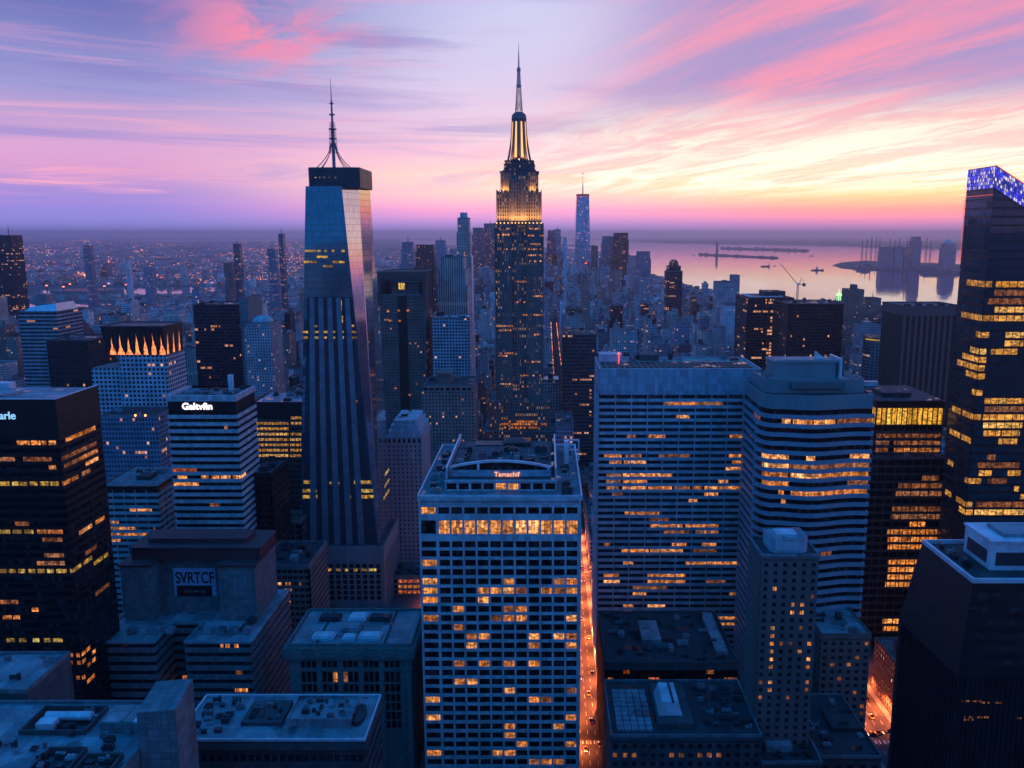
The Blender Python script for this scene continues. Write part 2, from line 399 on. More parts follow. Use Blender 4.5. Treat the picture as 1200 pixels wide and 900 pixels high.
def subpath(path, s0, s1):
    out = []; s = 0
    for i in range(len(path)-1):
        a, b = path[i], path[i+1]; L = math.dist(a, b)
        lo, hi = max(s0, s), min(s1, s+L)
        if hi > lo+1e-6:
            for q in (lo, hi):
                k = (q-s)/L; p = (a[0]+(b[0]-a[0])*k, a[1]+(b[1]-a[1])*k)
                if not out or math.dist(out[-1], p) > 1e-6: out.append(p)
        s += L
    return out

def closed(path): return [(x, y) for x, y in path]

def ribbon(T, path, z0, z1, flr, gf, wall, glass, lit=(), litm='lit_orange', proud=.45, front=(1, 2), mull=0, mullw=.35, mulld=.3, D=None, loc=(0, 0), skip_top=False, back=None):
    """ribbon-window tower: spandrel bands proud of long glass strips, one glass strip per floor; lit = (py, px0, px1[, material]) on the front"""
    n = max(1, round((z1-z0)/flr)); h = (z1-z0)/n
    W = MB()
    ring = offset(path, -.5)+([] if back is None else back)
    W.prism(ring, z0, z1)
    full = plen(path)
    for k in range(n): strip(W, path, -.45, proud, z0+k*h, z0+k*h+h*(1-gf))
    if mull:
        s = 0
        for i in range(len(path)-1):
            L = math.dist(path[i], path[i+1]); q = max(1, round(L/mull))
            for j in range(q+1):
                c = s+L*j/q; sp = subpath(path, max(0, c-mullw/2), min(full, c+mullw/2))
                if len(sp) > 1: strip(W, sp, -.4, mulld, z0, z1-.02)
            s += L
    W.build('wall', wall, T)
    # the wall starts at the top floor; floors out of sight share the strip look
    for k in range(n):
        g = MB(); sheet(g, path, .02, z0+k*h+h*(1-gf)-.06, z0+(k+1)*h+.06); g.build('window_band', glass, T)
    panes = []; s = 0; segs = []
    for i in range(len(path)-1):
        Ls = math.dist(path[i], path[i+1]); segs.append((s, path[i], path[i+1], Ls)); s += Ls
    samp = []
    for s0_, a, b, Ls in segs:
        N = max(2, int(Ls/.5))
        for q in range(N): f = q/N; samp.append((s0_+Ls*f, a[0]+(b[0]-a[0])*f+loc[0], a[1]+(b[1]-a[1])*f+loc[1]))
    samp.append((s, path[-1][0]+loc[0], path[-1][1]+loc[1]))
    zk = lambda k: z0+(k+1-gf/2)*h
    for L in lit:
        py, p0, p1 = L[:3]; mm = L[3] if len(L) > 3 else litm
        k = min(n-1, max(0, int((zat(py, D)-z0)/h)))
        for _ in range(2):
            a = min(samp, key=lambda q: abs(proj(q[1], q[2], zk(k))[0]-p0)); b = min(samp, key=lambda q: abs(proj(q[1], q[2], zk(k))[0]-p1))
            mx_, my_ = (a[1]+b[1])/2, (a[2]+b[2])/2
            k = min(range(n), key=lambda j: abs(proj(mx_, my_, zk(j))[1]-py))
        if b[0]-a[0] < .5: continue
        g = MB(); sheet(g, subpath(path, a[0], b[0]), .1, z0+k*h+h*(1-gf)+.02, z0+(k+1)*h-.12); panes.append((g, mm))
    for g, mm in panes: g.build('lit_window', mm, T)
    return n, h

def gridwall(T, face, cols, rows_z, wall, dark, lits, pier=.5, depth=.5, colx=None, spare=100, wmesh=None, thick=.5):
    """a wall of separate windows. face = (p0, p1) plan ends left to right; rows_z = list of (sill, head); lits = {(row, col): material}"""
    (xa, ya), (xb, yb) = face; L = math.dist(*face); tx, ty = (xb-xa)/L, (yb-ya)/L; nx, ny = ty, -tx
    cx_ = colx or [(L*i/cols+pier/2, L*(i+1)/cols-pier/2) for i in range(cols)]
    P = lambda u, z, d: (xa+tx*u+nx*d, ya+ty*u+ny*d, z)
    W = wmesh or MB()
    ztop, zbot = max(r[1] for r in rows_z)+thick, min(r[0] for r in rows_z)-thick
    us = [0]+[q for c in cx_ for q in c]+[L]
    def bar(u0, u1, z0, z1, d0, d1):
        v = [P(u0,z0,d1),P(u1,z0,d1),P(u1,z1,d1),P(u0,z1,d1),P(u0,z0,d0),P(u1,z0,d0),P(u1,z1,d0),P(u0,z1,d0)]
        W.solid(v, [(0,1,2,3),(3,2,6,7),(4,5,1,0),(1,5,6,2),(4,0,3,7)])
    for i in range(0, len(us), 2):
        if us[i+1]-us[i] > .01: bar(us[i], us[i+1], zbot, ztop, -depth, .0)
    zs = sorted(rows_z); edges = [zbot]+[q for r in zs for q in r]+[ztop]
    for i in range(0, len(edges), 2):
        for c in cx_: bar(c[0], c[1], edges[i], edges[i+1], -depth, -.04)
    cells = []
    for r, (za, zb) in enumerate(rows_z):
        for c, (ua, ub) in enumerate(cx_): cells.append(((r, c) not in lits, r, c, ua, ub, za, zb))
    cells.sort()
    n = 0; rest = MB()
    for dk, r, c, ua, ub, za, zb in cells:
        q = (P(ua,za,-depth*.8), P(ub,za,-depth*.8), P(ub,zb,-depth*.8), P(ua,zb,-depth*.8))
        if n < spare:
            g = MB(); g.quad(*q); g.build('lit_window' if not dk else 'window', dark if dk else lits[(r, c)], T); n += 1
        else: rest.quad(*q)
    if rest.f: tag(rest.build('dark_glazing', dark, T), kind='stuff')
    return W

def clutter(T, x0, x1, y0, y1, z, n, seed, mats=('roof_metal', 'roof_dark', 'dark_metal', 'roof_gravel'), big=1.):
    """rooftop plant: air handling boxes with louvres and fans, ducts, hatches, vents"""
    r = random.Random(seed); placed = []
    for _ in range(n*8):
        if len(placed) >= n: break
        w, d = r.uniform(2, 6)*big, r.uniform(2, 5)*big
        if w > (x1-x0)*.6 or d > (y1-y0)*.6: continue
        x, y = r.uniform(x0+.5, max(x0+.6, x1-w-.5)), r.uniform(y0+.5, max(y0+.6, y1-d-.5))
        if any(x < a[1]+.6 and x+w > a[0]-.6 and y < a[3]+.6 and y+d > a[2]-.6 for a in placed): continue
        placed.append((x, x+w, y, y+d)); k = r.random(); h = r.uniform(1.2, 3.2)*big; m = r.choice(mats); b = MB()
        if k < .5:
            b.box(x, x+w, y, y+d, z+.3, z+h)
            for q in range(3): b.box(x+w*.1, x+w*.9, y-.08, y, z+.5+q*(h-.6)/3, z+.5+(q+.6)*(h-.6)/3)
            for f in (.28, .72): b.cyl(x+w*f, y+d*.5, z+h, z+h+.5, min(w*.2, d*.35), n=12)
            for sx in (x+.2, x+w-.5):
                for sy in (y+.2, y+d-.5): b.box(sx, sx+.3, sy, sy+.3, z, z+.3)
            b.build('air_conditioner', m, T)
        elif k < .72:
            b.box(x, x+w, y+d*.35, y+d*.65, z+.4, z+1.5); b.box(x+w*.7, x+w*.95, y+d*.3, y+d*.7, z, z+2.2); b.box(x+.1, x+.5, y+d*.38, y+d*.62, z, z+.4)
            b.build('roof_duct', m, T)
        elif k < .84:
            b.box(x, x+w*.6, y, y+d*.6, z, z+h*.8); b.box(x-.15, x+w*.6+.15, y-.15, y+d*.6+.15, z+h*.8, z+h*.8+.25); b.build('stair_hatch', m, T)
        elif k > .945:
            pr_ = None
            for q in ((x, y, z+.5), (x+w, y, z+.5), (x+w, y+d, z+.5), (x+w, y+d, z+1.8)):
                if pr_: b.tube(pr_, q, .16, n=6)
                pr_ = q
            for f in (.1, .5, .9): b.box(x+w*f-.1, x+w*f+.1, y-.2, y+.2, z, z+.42)
            b.build('pipe_run', m, T)
        else:
            for f in (.2, .5, .8): b.cyl(x+w*f, y+d*.5, z, z+1.4, .35, n=8); b.cyl(x+w*f, y+d*.5, z+1.4, z+1.8, .7, .3, n=8)
            b.build('roof_vent', m, T)
    return placed

def roofset(T, x0, x1, y0, y1, z, roofm, parm, ph=1.2, pw=.5, n=6, seed=1, big=1.):
    MB().box(x0+pw*.5, x1-pw*.5, y0+pw*.5, y1-pw*.5, z-.4, z+.05).build('roof', roofm, T)
    MB().ring(x0, x1, y0, y1, z-.2, z+ph, pw).build('parapet', parm, T)
    if n: clutter(T, x0+pw+1, x1-pw-1, y0+pw+1, y1-pw-1, z+.05, n, seed, big=big)

def text(T, s, x, y, z, size, mat, name='sign_lettering', extrude=.15, align='LEFT', rot=(math.pi/2, 0, 0), bold=0., xscale=1.):
    cu = bpy.data.curves.new(name, 'FONT'); cu.body = s; cu.size = size; cu.extrude = extrude; cu.align_x = align; cu.offset = bold
    tmp = bpy.data.objects.new(name, cu); C.objects.link(tmp); bpy.context.view_layer.update()
    me = bpy.data.meshes.new_from_object(tmp.evaluated_get(bpy.context.evaluated_depsgraph_get())); bpy.data.objects.remove(tmp)
    me.materials.clear(); me.materials.append(MATS[mat]); o = bpy.data.objects.new(name, me); C.objects.link(o)
    o.parent = T; o.location = (x, y, z); o.rotation_euler = rot; o.scale = (xscale, 1, 1)
    return o

# ------------------------------------------------------------------ palette
pmat('concrete_pale', (.46, .47, .50), .75, streak=True, cell=(3.2, 3.6), joint=.35); pmat('concrete_grey', (.16, .17, .18), .8, streak=True, cell=(3., 1.8)); pmat('concrete_dark', (.065, .07, .075), .8, streak=True, cell=(4., 3.6))
pmat('precast_white', (.44, .45, .47), .6, streak=True, var=.15, cell=(2.6, 3.4), joint=.3); pmat('limestone', (.17, .165, .155), .8, streak=True, cell=(1.6, .9), joint=.3); pmat('stone_brown', (.24, .17, .145), .8, streak=True)
pmat('brick_brown', (.20, .125, .105), .85, bump=.2); pmat('brick_mauve', (.18, .125, .115), .85, streak=True); pmat('black_steel', (.011, .012, .015), .45, .1); pmat('black_panel', (.007, .0075, .009), .45, cell=(1.6, 3.6), joint=.4)
pmat('red_steel', (.10, .03, .035), .6); pmat('roof_gravel', (.17, .175, .185), .9, scale=.3, var=.4, top=(6., 9.)); pmat('roof_pale', (.36, .37, .39), .8, scale=.2, var=.3, top=(4., 7.)); pmat('roof_dark', (.035, .037, .042), .8, scale=.3, var=.4, top=(5., 8.))
pmat('roof_metal', (.24, .26, .28), .6, .15, var=.38, scale=.09, top=(5., 7.5), joint=.45); pmat('pale_metal', (.62, .64, .68), .4, .2); pmat('dark_metal', (.06, .065, .075), .45, .5); pmat('copper_green', (.12, .26, .22), .7)
pmat('spandrel_blue', (.30, .36, .42), .5, streak=True, var=.15, cell=(2.4, 4.), joint=.4); pmat('panel_grey', (.40, .42, .46), .55, streak=True, var=.12, cell=(3.2, 4.), joint=.35)
pmat('asphalt', (.05, .05, .052), .85, scale=.4, var=.35); pmat('pavement', (.22, .21, .20), .85, scale=.4); pmat('kerb_stone', (.30, .29, .28), .8); pmat('road_paint', (.75, .74, .70), .7)
pmat('yellow_paint', (.70, .42, .03), .4); pmat('car_black', (.015, .015, .018), .25, .2); pmat('car_silver', (.45, .46, .48), .3, .5); pmat('tyre', (.02, .02, .02), .9)
glassmat('glass_black', (.006, .007, .009), .05, spec=.22, panel=(1.6, 3.7), line=.3, blinds=True)
glassmat('glass_dark', (.012, .018, .026), .06, spec=.5, panel=(1.6, 3.7), line=.4, blinds=True)
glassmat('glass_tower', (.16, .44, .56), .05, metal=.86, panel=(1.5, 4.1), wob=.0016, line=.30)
glassmat('glass_flank', (.46, .44, .46), .05, metal=.86, panel=(1.5, 4.1), wob=.0016, line=.35, plumb=True); glassmat('glass_corner', (.50, .49, .64), .08, metal=.86, panel=(1.5, 4.1), wob=.002, line=.25)  # corner glass tinted lilac in place of reflected high sky
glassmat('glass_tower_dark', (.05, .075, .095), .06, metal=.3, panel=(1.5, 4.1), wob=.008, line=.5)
glassmat('glass_right', (.05, .085, .10), .05, metal=.4, panel=(6.0, 4.2), wob=.006, line=.75)
pmat('fin_blue', (.20, .28, .33), .35, .5)
litmat('lit_orange', (1, .29, .05, 1), 1.9, 1.5); litmat('lit_yellow', (1, .52, .075, 1), 1.15, 1.6); litmat('lit_warm', (1, .33, .07, 1), 2.6, 1.35, contrast=.8); litmat('lit_deep', (1, .26, .04, 1), 1.5, 2.2)
litmat('lit_dim', (1, .29, .07, 1), .65, 1.3); litmat('lit_red', (1, .16, .03, 1), 1.3, 2.); litmat('lit_big', (1, .28, .04, 1), 2.1, 5.5, contrast=.6); litmat('lit_gold', (1, .60, .10, 1), 1.5, 2.9, contrast=.35)
glow('sign_white', (1, .86, 1, 1), 2.2); glow('sign_blue', (.30, .62, 1, 1), 1.1); glow('sign_orange', (1, .42, .25, 1), 1.3); glow('lamp_orange', (1, .30, .07, 1), 9); glow('lamp_white', (1, .85, .6, 1), 9)
glow('lamp_red', (1, .04, .03, 1), 4); glow('cupola_glow', (.45, 1, .35, 1), 1.6); glow('flood_gold', (1, .55, .16, 1), 2.2); glow('led_blue', (.10, .12, 1, 1), 1.5); glow('led_white', (.75, .7, 1, 1), 1.6); glow('city_light', (1, .27, .07, 1), 5.2); glow('city_light_white', (1, .55, .35, 1), 4.); glow('city_light_pink', (1, .16, .12, 1), 4.5)
# ------------------------------------------------------------------ setting: ground, water, shores, roads, haze
def structm(name, mb, mat): return tag(mb.build(name, mat), kind='structure')
gm = pmat('ground_city', (.060, .062, .070), .9, scale=.02, var=.45)
structm('ground', MB().box(-46000, 46000, -1900, 60000, -.9, 0), 'ground_city')
wm = bpy.data.materials.new('harbour_water'); wm.use_nodes = True; n = NT(wm.node_tree); b = n.n['Principled BSDF']
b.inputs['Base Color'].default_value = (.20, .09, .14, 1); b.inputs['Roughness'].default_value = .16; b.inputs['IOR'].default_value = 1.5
tc = n.new('ShaderNodeTexCoord').outputs['Object']
mp = n.new('ShaderNodeMapping'); mp.inputs['Scale'].default_value = (1, .35, 1); n.put(mp.inputs[0], tc)
hgt = n.add(n.mul(n.noise(mp.outputs[0], .004, 5., .6), 14.), n.mul(n.noise(mp.outputs[0], .03, 3., .6), 1.2))
bp = n.new('ShaderNodeBump'); bp.inputs['Strength'].default_value = .08; bp.inputs['Distance'].default_value = 1.; n.put(bp.inputs['Height'], hgt); n.put(b.inputs['Normal'], bp.outputs[0])
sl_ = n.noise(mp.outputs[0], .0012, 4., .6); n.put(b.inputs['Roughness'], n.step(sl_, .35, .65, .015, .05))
MATS['harbour_water'] = wm
def gp(px, py, z=0.):
    D = dground(py, z); return (xat(px, py, D), D, z)
W_ = MB()
shore = [(1500, 420), (1200, 398), (1100, 388), (1000, 378), (900, 364), (800, 342), (752, 322), (728, 306), (716, 296), (660, 290.5), (575, 288), (480, 286), (470, 284.5)]
W_.poly([gp(*p, .6) for p in [(470, 281.2), (1500, 281.2)][::-1]][::-1] + [gp(*p, .6) for p in shore], 0)
W_.f[-1] = W_.f[-1]
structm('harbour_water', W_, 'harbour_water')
for nm, pts in (('river', [(40, 348.5), (140, 349), (262, 340.5), (255, 335.5), (150, 338), (45, 340.5)]), ('river', [(-60, 362), (60, 364), (130, 357), (128, 354.5), (60, 357), (-60, 355)]), ('lake', [(150, 283.2), (360, 282.2), (350, 281), (170, 281.5)])):
    m = MB(); m.poly([gp(*p, .6) for p in pts]); structm(nm, m, 'harbour_water')

def land(name, outline, hmax, seed, mat='land_dark', z0=.8):
    """low shore with an uneven top: px outline of its plan on the ground"""
    rr = random.Random(seed); pts = [gp(*p, z0) for p in outline]
    cxm = sum(p[0] for p in pts)/len(pts); cym = sum(p[1] for p in pts)/len(pts)
    m = MB(); lev = [(1., 0.), (.93, .35), (.8, .7), (.55, 1.)]
    rings = []
    for s_, q in lev: rings.append([(cxm+(p[0]-cxm)*s_, cym+(p[1]-cym)*s_, z0-.7+q*hmax*(.7+.6*rr.random())) for p in pts])
    for a, bq in zip(rings, rings[1:]): m.loft(a, bq, 0, False)
    m.poly(rings[-1]); return structm(name, m, mat)
pmat('land_dark', (.05, .055, .05), .95, scale=.01, var=.5)
def dense(pts, k=10):
    out = []
    for i in range(len(pts)):
        a, bq = pts[i], pts[(i+1) % len(pts)]
        out += [(a[0]+(bq[0]-a[0])*j/k, a[1]+(bq[1]-a[1])*j/k+(math.sin(i*7+j*3)*.12)) for j in range(k)]
    return out
land('far_shore', dense([(735, 283.6), (800, 285), (880, 286.2), (980, 288), (1060, 291), (1200, 294), (1500, 300), (1500, 283.5), (1100, 282.5), (900, 281.8), (740, 281.8)], 8), 40, 4)
land('island', dense([(974, 311), (985, 314.5), (1020, 317), (1060, 319), (1100, 321), (1180, 327), (1180, 312), (1100, 309), (1060, 307.5), (1010, 305.5), (985, 307.5)], 5), 16, 8)
land('spit', dense([(640, 287.6), (700, 289.4), (700, 288), (640, 286.4)], 4), 20, 9)

# roads: the avenues and the streets across them
AVES = [(-410, -396), (-246, -230), (-80, -63), (14, 30), (168, 186), (330, 346), (500, 514)]
STREETS = [(408, 420), (618, 630)]+[(y, y+11) for y in range(716, 2600, 88)]
m = MB()
for a in AVES: m.box(a[0], a[1], 300, 2600, 0, .02)
for s_ in STREETS:
    xs = [-900]+[q for a in AVES for q in a]+[900]
    for i in range(0, len(xs), 2): m.box(xs[i], xs[i+1], s_[0], s_[1], 0, .02)
structm('road', m, 'asphalt')
m = MB()
for a in AVES[2:5]:
    ys = [300]+[q for s_ in STREETS for q in s_]+[2600]
    for i in range(0, len(ys), 2):
        if ys[i+1]-ys[i] < 2: continue
        for x0, x1 in ((a[0]-3.2, a[0]), (a[1], a[1]+3.2)): m.box(x0, x1, ys[i], ys[i+1], 0, .14)
structm('pavement', m, 'pavement')
m = MB()
for a in AVES[2:5]:
    w = (a[1]-a[0])/4
    for k in (1, 2, 3):
        for yy in range(304, 900, 9): m.box(a[0]+w*k-.09, a[0]+w*k+.09, yy, yy+4, .018, .026)
for s_ in STREETS[:3]:
    for xx in range(-60, 330, 9):
        if not any(a[0]-5 < xx < a[1]+4 for a in AVES): m.box(xx, xx+4, (s_[0]+s_[1])/2-.09, (s_[0]+s_[1])/2+.09, .018, .026)
    for a in AVES[2:5]:
        for k in range(8): m.box(a[0]+.8+k*(a[1]-a[0]-2)/7, a[0]+1.4+k*(a[1]-a[0]-2)/7, s_[0]-4.5, s_[0]-1.5, .018, .026)
structm('road_markings', m, 'road_paint')

hz = bpy.data.materials.new('haze'); hz.use_nodes = True; n = NT(hz.node_tree); n.n.clear()
pv = n.new('ShaderNodeVolumePrincipled'); pv.inputs['Color'].default_value = (.80, .81, 1., 1); pv.inputs['Density'].default_value = 5.2e-5; pv.inputs['Anisotropy'].default_value = .72
n.l.new(pv.outputs[0], n.new('ShaderNodeOutputMaterial').inputs['Volume']); MATS['haze'] = hz
if not globals().get('NOHAZE'): tag(MB().box(-45900, 45900, -1850, 59900, -1.9, 458).build('haze', 'haze'), kind='stuff')
# ------------------------------------------------------------------ the large near buildings
def boxpath(x0, x1, y0, y1, cx, cy_): return [(x0-cx, y1-cy_), (x0-cx, y0-cy_), (x1-cx, y0-cy_), (x1-cx, y1-cy_)]
FOOT = []          # reserved footprints (x0, x1, y0, y1)
def reserve(x0, x1, y0, y1, g=6): FOOT.append((x0-g, x1+g, y0-g, y1+g))

# --- black office tower with the name in blue letters
def black_tower():
    D = 350; x1 = xat(65, 471, D); x0 = x1-100; y1 = 384; zt = zat(471, D); reserve(x0, x1, D, y1)
    T = thing('office_tower', 'black glass office tower with blue letters on its top band and rows of lit floors', 'office tower', x1, D)
    zf = zat(516, D); p = boxpath(x0, x1, D, y1, x1, D)
    L = [(512,20,24,'lit_dim'),(512,32,35),(521,20,34),(521,36,47),(521,49,55),(521,57,65,'lit_warm'),(541,0,18,'lit_dim'),(541,28,60,'lit_dim'),(551,57,66),(569,0,11,'lit_yellow'),(569,14,22,'lit_yellow'),(569,24,32,'lit_yellow'),(569,35,45,'lit_yellow'),(569,47,58,'lit_yellow'),(569,60,69,'lit_yellow'),
         (613,18,34,'lit_dim'),(622,0,12,'lit_yellow'),(622,15,26,'lit_yellow'),(622,29,40,'lit_yellow'),(622,43,54),(622,56,73),(634,50,73,'lit_dim'),(652,52,75,'lit_dim'),(661,44,76,'lit_dim'),(670,0,8,'lit_yellow'),(670,11,19,'lit_yellow'),(670,22,30,'lit_yellow'),(670,33,42,'lit_yellow'),(670,44,53,'lit_yellow'),(670,55,64,'lit_yellow'),(670,66,78,'lit_yellow'),
         (701,14,21,'lit_dim'),(709,0,12,'lit_dim'),(711,37,45),(719,4,14),(719,16,24),(751,8,17,'lit_yellow'),(751,22,31,'lit_yellow'),(751,38,47,'lit_yellow'),(751,52,60,'lit_yellow'),(751,62,73,'lit_yellow'),
         (803,36,43,'lit_deep'),(803,47,55,'lit_deep'),(803,58,66,'lit_deep'),
         (498,77,112),(505,85,110,'lit_dim'),(523,86,113,'lit_dim'),(533,72,90,'lit_dim'),(530,92,114),(543,75,98,'lit_dim'),(541,100,115),(562,73,82),(560,84,92),(556,95,106,'lit_dim'),(620,92,108),(612,112,122),(640,100,113,'lit_dim'),(668,82,95,'lit_yellow'),(660,97,108,'lit_yellow'),(654,110,120,'lit_yellow'),(652,121,126,'lit_yellow'),(690,112,128,'lit_dim')]
    for k in range(8):
        for q in (767, 777): L.append((q, k*11, k*11+8, 'lit_deep'))
    for k in range(4):
        for q in (764, 774, 795): L.append((q, 90+k*6, 94+k*6, 'lit_deep'))
    ribbon(T, p, 0, zf, 3.55, .56, 'black_panel', 'glass_black', L, proud=.12, D=D, loc=(x1, D))
    b = MB(); b.prism(offset(p, -.4), zf, zt); strip(b, p, -.4, .25, zf, zf+.7); strip(b, p, -.45, .2, zf+.75, zt+1.1); tb_ = b.build('top_band', 'black_panel', T)
    MB().prism(offset(p, -.5), zt-.2, zt+.1).build('roof', 'roof_metal', T)
    g = MB()
    for i in range(len(p)-1): pass
    strip(g, p, -.6, .3, zt+1.1, zt+1.3); g.build('coping', 'pale_metal', T)
    b = MB(); b.cyl(-34, 17, zt+.1, zt+1.2, 9, n=28); b.build('roof_drum', 'roof_metal', T)
    b = MB(); b.box(-44, -36, 27, 32, zt, zt+3.2); b.build('penthouse', 'pale_metal', T)
    text(tb_, 'arle', xat(19, 489, D)-x1, -.32, zat(491, D), 4.6, 'sign_blue', align='RIGHT', bold=.06)
black_tower()

# --- white grid building in the middle
def grid_building():
    D = 350; x0, x1 = xat(490, 583, D), xat(681.5, 583, D); y1 = 440; zt = zat(583, D); reserve(x0, x1, D, y1)
    T = thing('grid_building', 'pale office block with a white concrete grid of square windows and a curved roof screen', 'office building', (x0+x1)/2, D)
    cx = (x0+x1)/2; a, bb = x0-cx, x1-cx; w = bb-a
    yr = [(594.5,602.5),(610,626)]; y = 634.5
    while y < 905: yr.append((y-.2, y+7.4-max(0,(y-700))*.004)); y += 10.9-max(0,(y-640))*.0022
    rows = [(zat(q[1], D), zat(q[0], D)) for q in yr]
    wl = xat(513.5, 640, D)-x0                       # wide bay at one end
    cols = [(.8, wl-.8)]; nb = 11; rest = (w-wl-1.2)/nb
    cols += [(wl+rest*i+.45, wl+rest*(i+1)-.45) for i in range(nb)]
    lits = {(0,0):'lit_warm'}
    for c in range(1, 12): lits[(1, c)] = 'lit_warm'
    F = [('lit_warm', {5:[6], 6:[4,9,10], 8:[], 7:[4,5,6,7,9,10]}), ]
    S = {3:[],4:[0],6:[0,6,10,11],7:[0,4,5,6,7,9,10,11],8:[0,4],9:[2,6,7],10:[0,5,6,7,11],11:[2],12:[3,4,8,10,11],13:[3,8,11],15:[2,4,6,8],17:[2,3],18:[11,6],19:[0,8,9],21:[0,11],22:[6,10],23:[6],24:[7,11],25:[0,5,6],26:[9,10,8],27:[11],28:[9,8],29:[4,5,3]}
    rr = random.Random(5)
    for r_, cs in S.items():
        for c in cs: lits[(r_, c)] = rr.choice(['lit_warm', 'lit_orange', 'lit_orange', 'lit_dim'])
    ga = MB(); gridwall(T, ((a, 0), (bb, 0)), 12, rows, None, 'glass_black', lits, colx=cols, depth=.8, spare=100, wmesh=ga)
    # flank facing the avenue, in strong perspective
    srows = rows[::1]; gridwall(T, ((bb, .02), (bb, y1-D)), 20, srows, None, 'glass_black', {}, depth=.7, spare=0, wmesh=ga)
    dp = y1-D
    ga.box(a+.9, bb-.9, .9, dp-.5, 0, zt-.3); ga.box(a, a+.9, .02, dp, 0, zt-.3); ga.box(a+.9, bb-.9, dp-.5, dp, 0, zt-.3); ga.box(a+.02, bb-.02, .02, 1.2, 0, rows[-1][0]-.51)
    ga.box(a-.5, bb+.5, -.5, .9, zt-1.3, zt+.2); ga.box(bb-.5, bb+.5, .9, dp, zt-1.3, zt+.2); ga.box(a-.5, a+.3, .9, dp, zt-1.3, zt+.2)
    ga.build('wall', 'precast_white', T)
    MB().box(a+.4, bb-.6, 1, dp, zt-.3, zt).build('roof', 'roof_gravel', T)
    MB().ring(a-.4, bb+.4, -.4, dp, zt+.2, zt+1.1, .5).build('parapet', 'pale_metal', T)
    # set-back attic with square openings
    D2 = D+9; pa, pb = xat(522, 578, D2)-cx, xat(652, 578, D2)-cx; za = zat(563.5, D2); ha = za-zt
    m = MB(); nA = 9; ww = (pb-pa)/nA
    cols = [(ww*i+.5, ww*(i+1)-.5) for i in range(nA)]
    gridwall(T, ((pa, 9), (pb, 9)), nA, [(zt+.7, za-1.1)], None, 'glass_black', {(0,4):'lit_warm', (0,5):'lit_warm'}, colx=cols, depth=.8, wmesh=m, thick=.6)
    m.box(pa+.3, pb-.3, 9.85, 78, zt, za-.4); m.box(pa-.3, pb+.3, 8.6, 9.9, za-.35, za+.3)
    m.build('attic', 'precast_white', T)
    MB().box(pa, pb, 9.9, 78, za-.38, za).build('attic_roof', 'roof_dark', T)
    # curved screen: an arched frame over a clad base with the lettering
    D3 = D+16; c0, c1 = xat(527, 560, D3)-cx, xat(646, 560, D3)-cx; zb, zs, zm = za, zat(551, D3), zat(540.5, D3)
    b = MB(); N = 24
    arch = lambda f: zs+1.2+(zm-zs-1.2)*(1-(2*f-1)**2)
    b.box(c0, c1, 16, 17.2, zb-.1, zs); sw_ = b.build('screen_wall', 'spandrel_blue', T)
    b = MB()
    for i in range(N):
        f0, f1 = i/N, (i+1)/N; X0, X1 = c0+(c1-c0)*f0, c0+(c1-c0)*f1
        b.loft([(X0,16.,arch(f0)-.55),(X1,16.,arch(f1)-.55),(X1,17.2,arch(f1)-.55),(X0,17.2,arch(f0)-.55)], [(X0,16.,arch(f0)+.45),(X1,16.,arch(f1)+.45),(X1,17.2,arch(f1)+.45),(X0,17.2,arch(f0)+.45)])
    for f in (0., .27, .96): X = c0+(c1-c0)*f; b.box(X, X+1.1, 15.9, 17.3, zs, arch(f+.01)-.2)
    sf_ = b.build('screen_frame', 'pale_metal', T)
    b = MB()
    for i in range(N):
        f0, f1 = i/N, (i+1)/N; X0, X1 = c0+(c1-c0)*f0, c0+(c1-c0)*f1; b.quad((X0,16.6,zs),(X1,16.6,zs),(X1,16.6,arch(f1)-.5),(X0,16.6,arch(f0)-.5))
    b.build('screen_glazing', 'glass_black', sf_)
    b = MB(); b.box(c0, c1, 17.2, 70, zb, zs); b.build('crown_block', 'concrete_dark', T)
    # big dark cooling blocks behind, and the white frames at the sides
    for (pl, pr, pt, dd, nm, mt, dep) in ((556, 588, 522, 60, 'cooling_block', 'dark_metal', 10), (590, 622, 519, 58, 'cooling_block', 'roof_dark', 12), (624, 642, 530, 55, 'cooling_block', 'dark_metal', 9), (536, 553, 528, 55, 'cooling_block', 'dark_metal', 8)):
        q0, q1 = xat(pl, pt, D+dd)-cx, xat(pr, pt, D+dd)-cx; zz = zat(pt, D+dd); b = MB(); b.box(q0, q1, dd, dd+dep, zs-.2, zz)
        for k in range(4): b.box(q0+.4, q1-.4, dd-.15, dd, zs+.5+k*(zz-zs-1)/4, zs+.3+(k+.7)*(zz-zs-1)/4)
        b.build(nm, mt, T)
    for sx, w0 in ((pa-.1, 1.), (pb-.6, 1.)):
        b = MB(); b.box(sx, sx+.7, 12, 76, za, za+5.2); b.build('side_screen', 'pale_metal', T)
    b = MB(); q = xat(661, 520, D+52)-cx; b.box(q, q+2.2, 50, 53, zt, zat(516, D+52)); b.build('service_mast', 'pale_metal', T)
    for k in range(2):
        q = xat(664+k*10, 520, D+56)-cx
    b = MB(); q0, q1 = xat(664, 525, D+60)-cx, xat(679, 525, D+60)-cx
    for q in (q0, q1-.7): b.box(q, q+.7, 60, 60.8, zt, zat(517, D+60))
    b.box(q0, q1, 60, 60.8, zat(517, D+60), zat(517, D+60)+.8); b.box(q0+.7, q1-.7, 60, 60.8, zat(528, D+60), zat(528, D+60)+.6); b.build('gantry', 'pale_metal', T)
    clutter(T, a+1, pa-1, 3, 80, zt, 20, 31); clutter(T, pb+1, bb-1.5, 3, 80, zt, 16, 32); clutter(T, pa+2, pb-2, 20, 52, zs, 30, 33, mats=('roof_metal', 'roof_dark', 'dark_metal'))
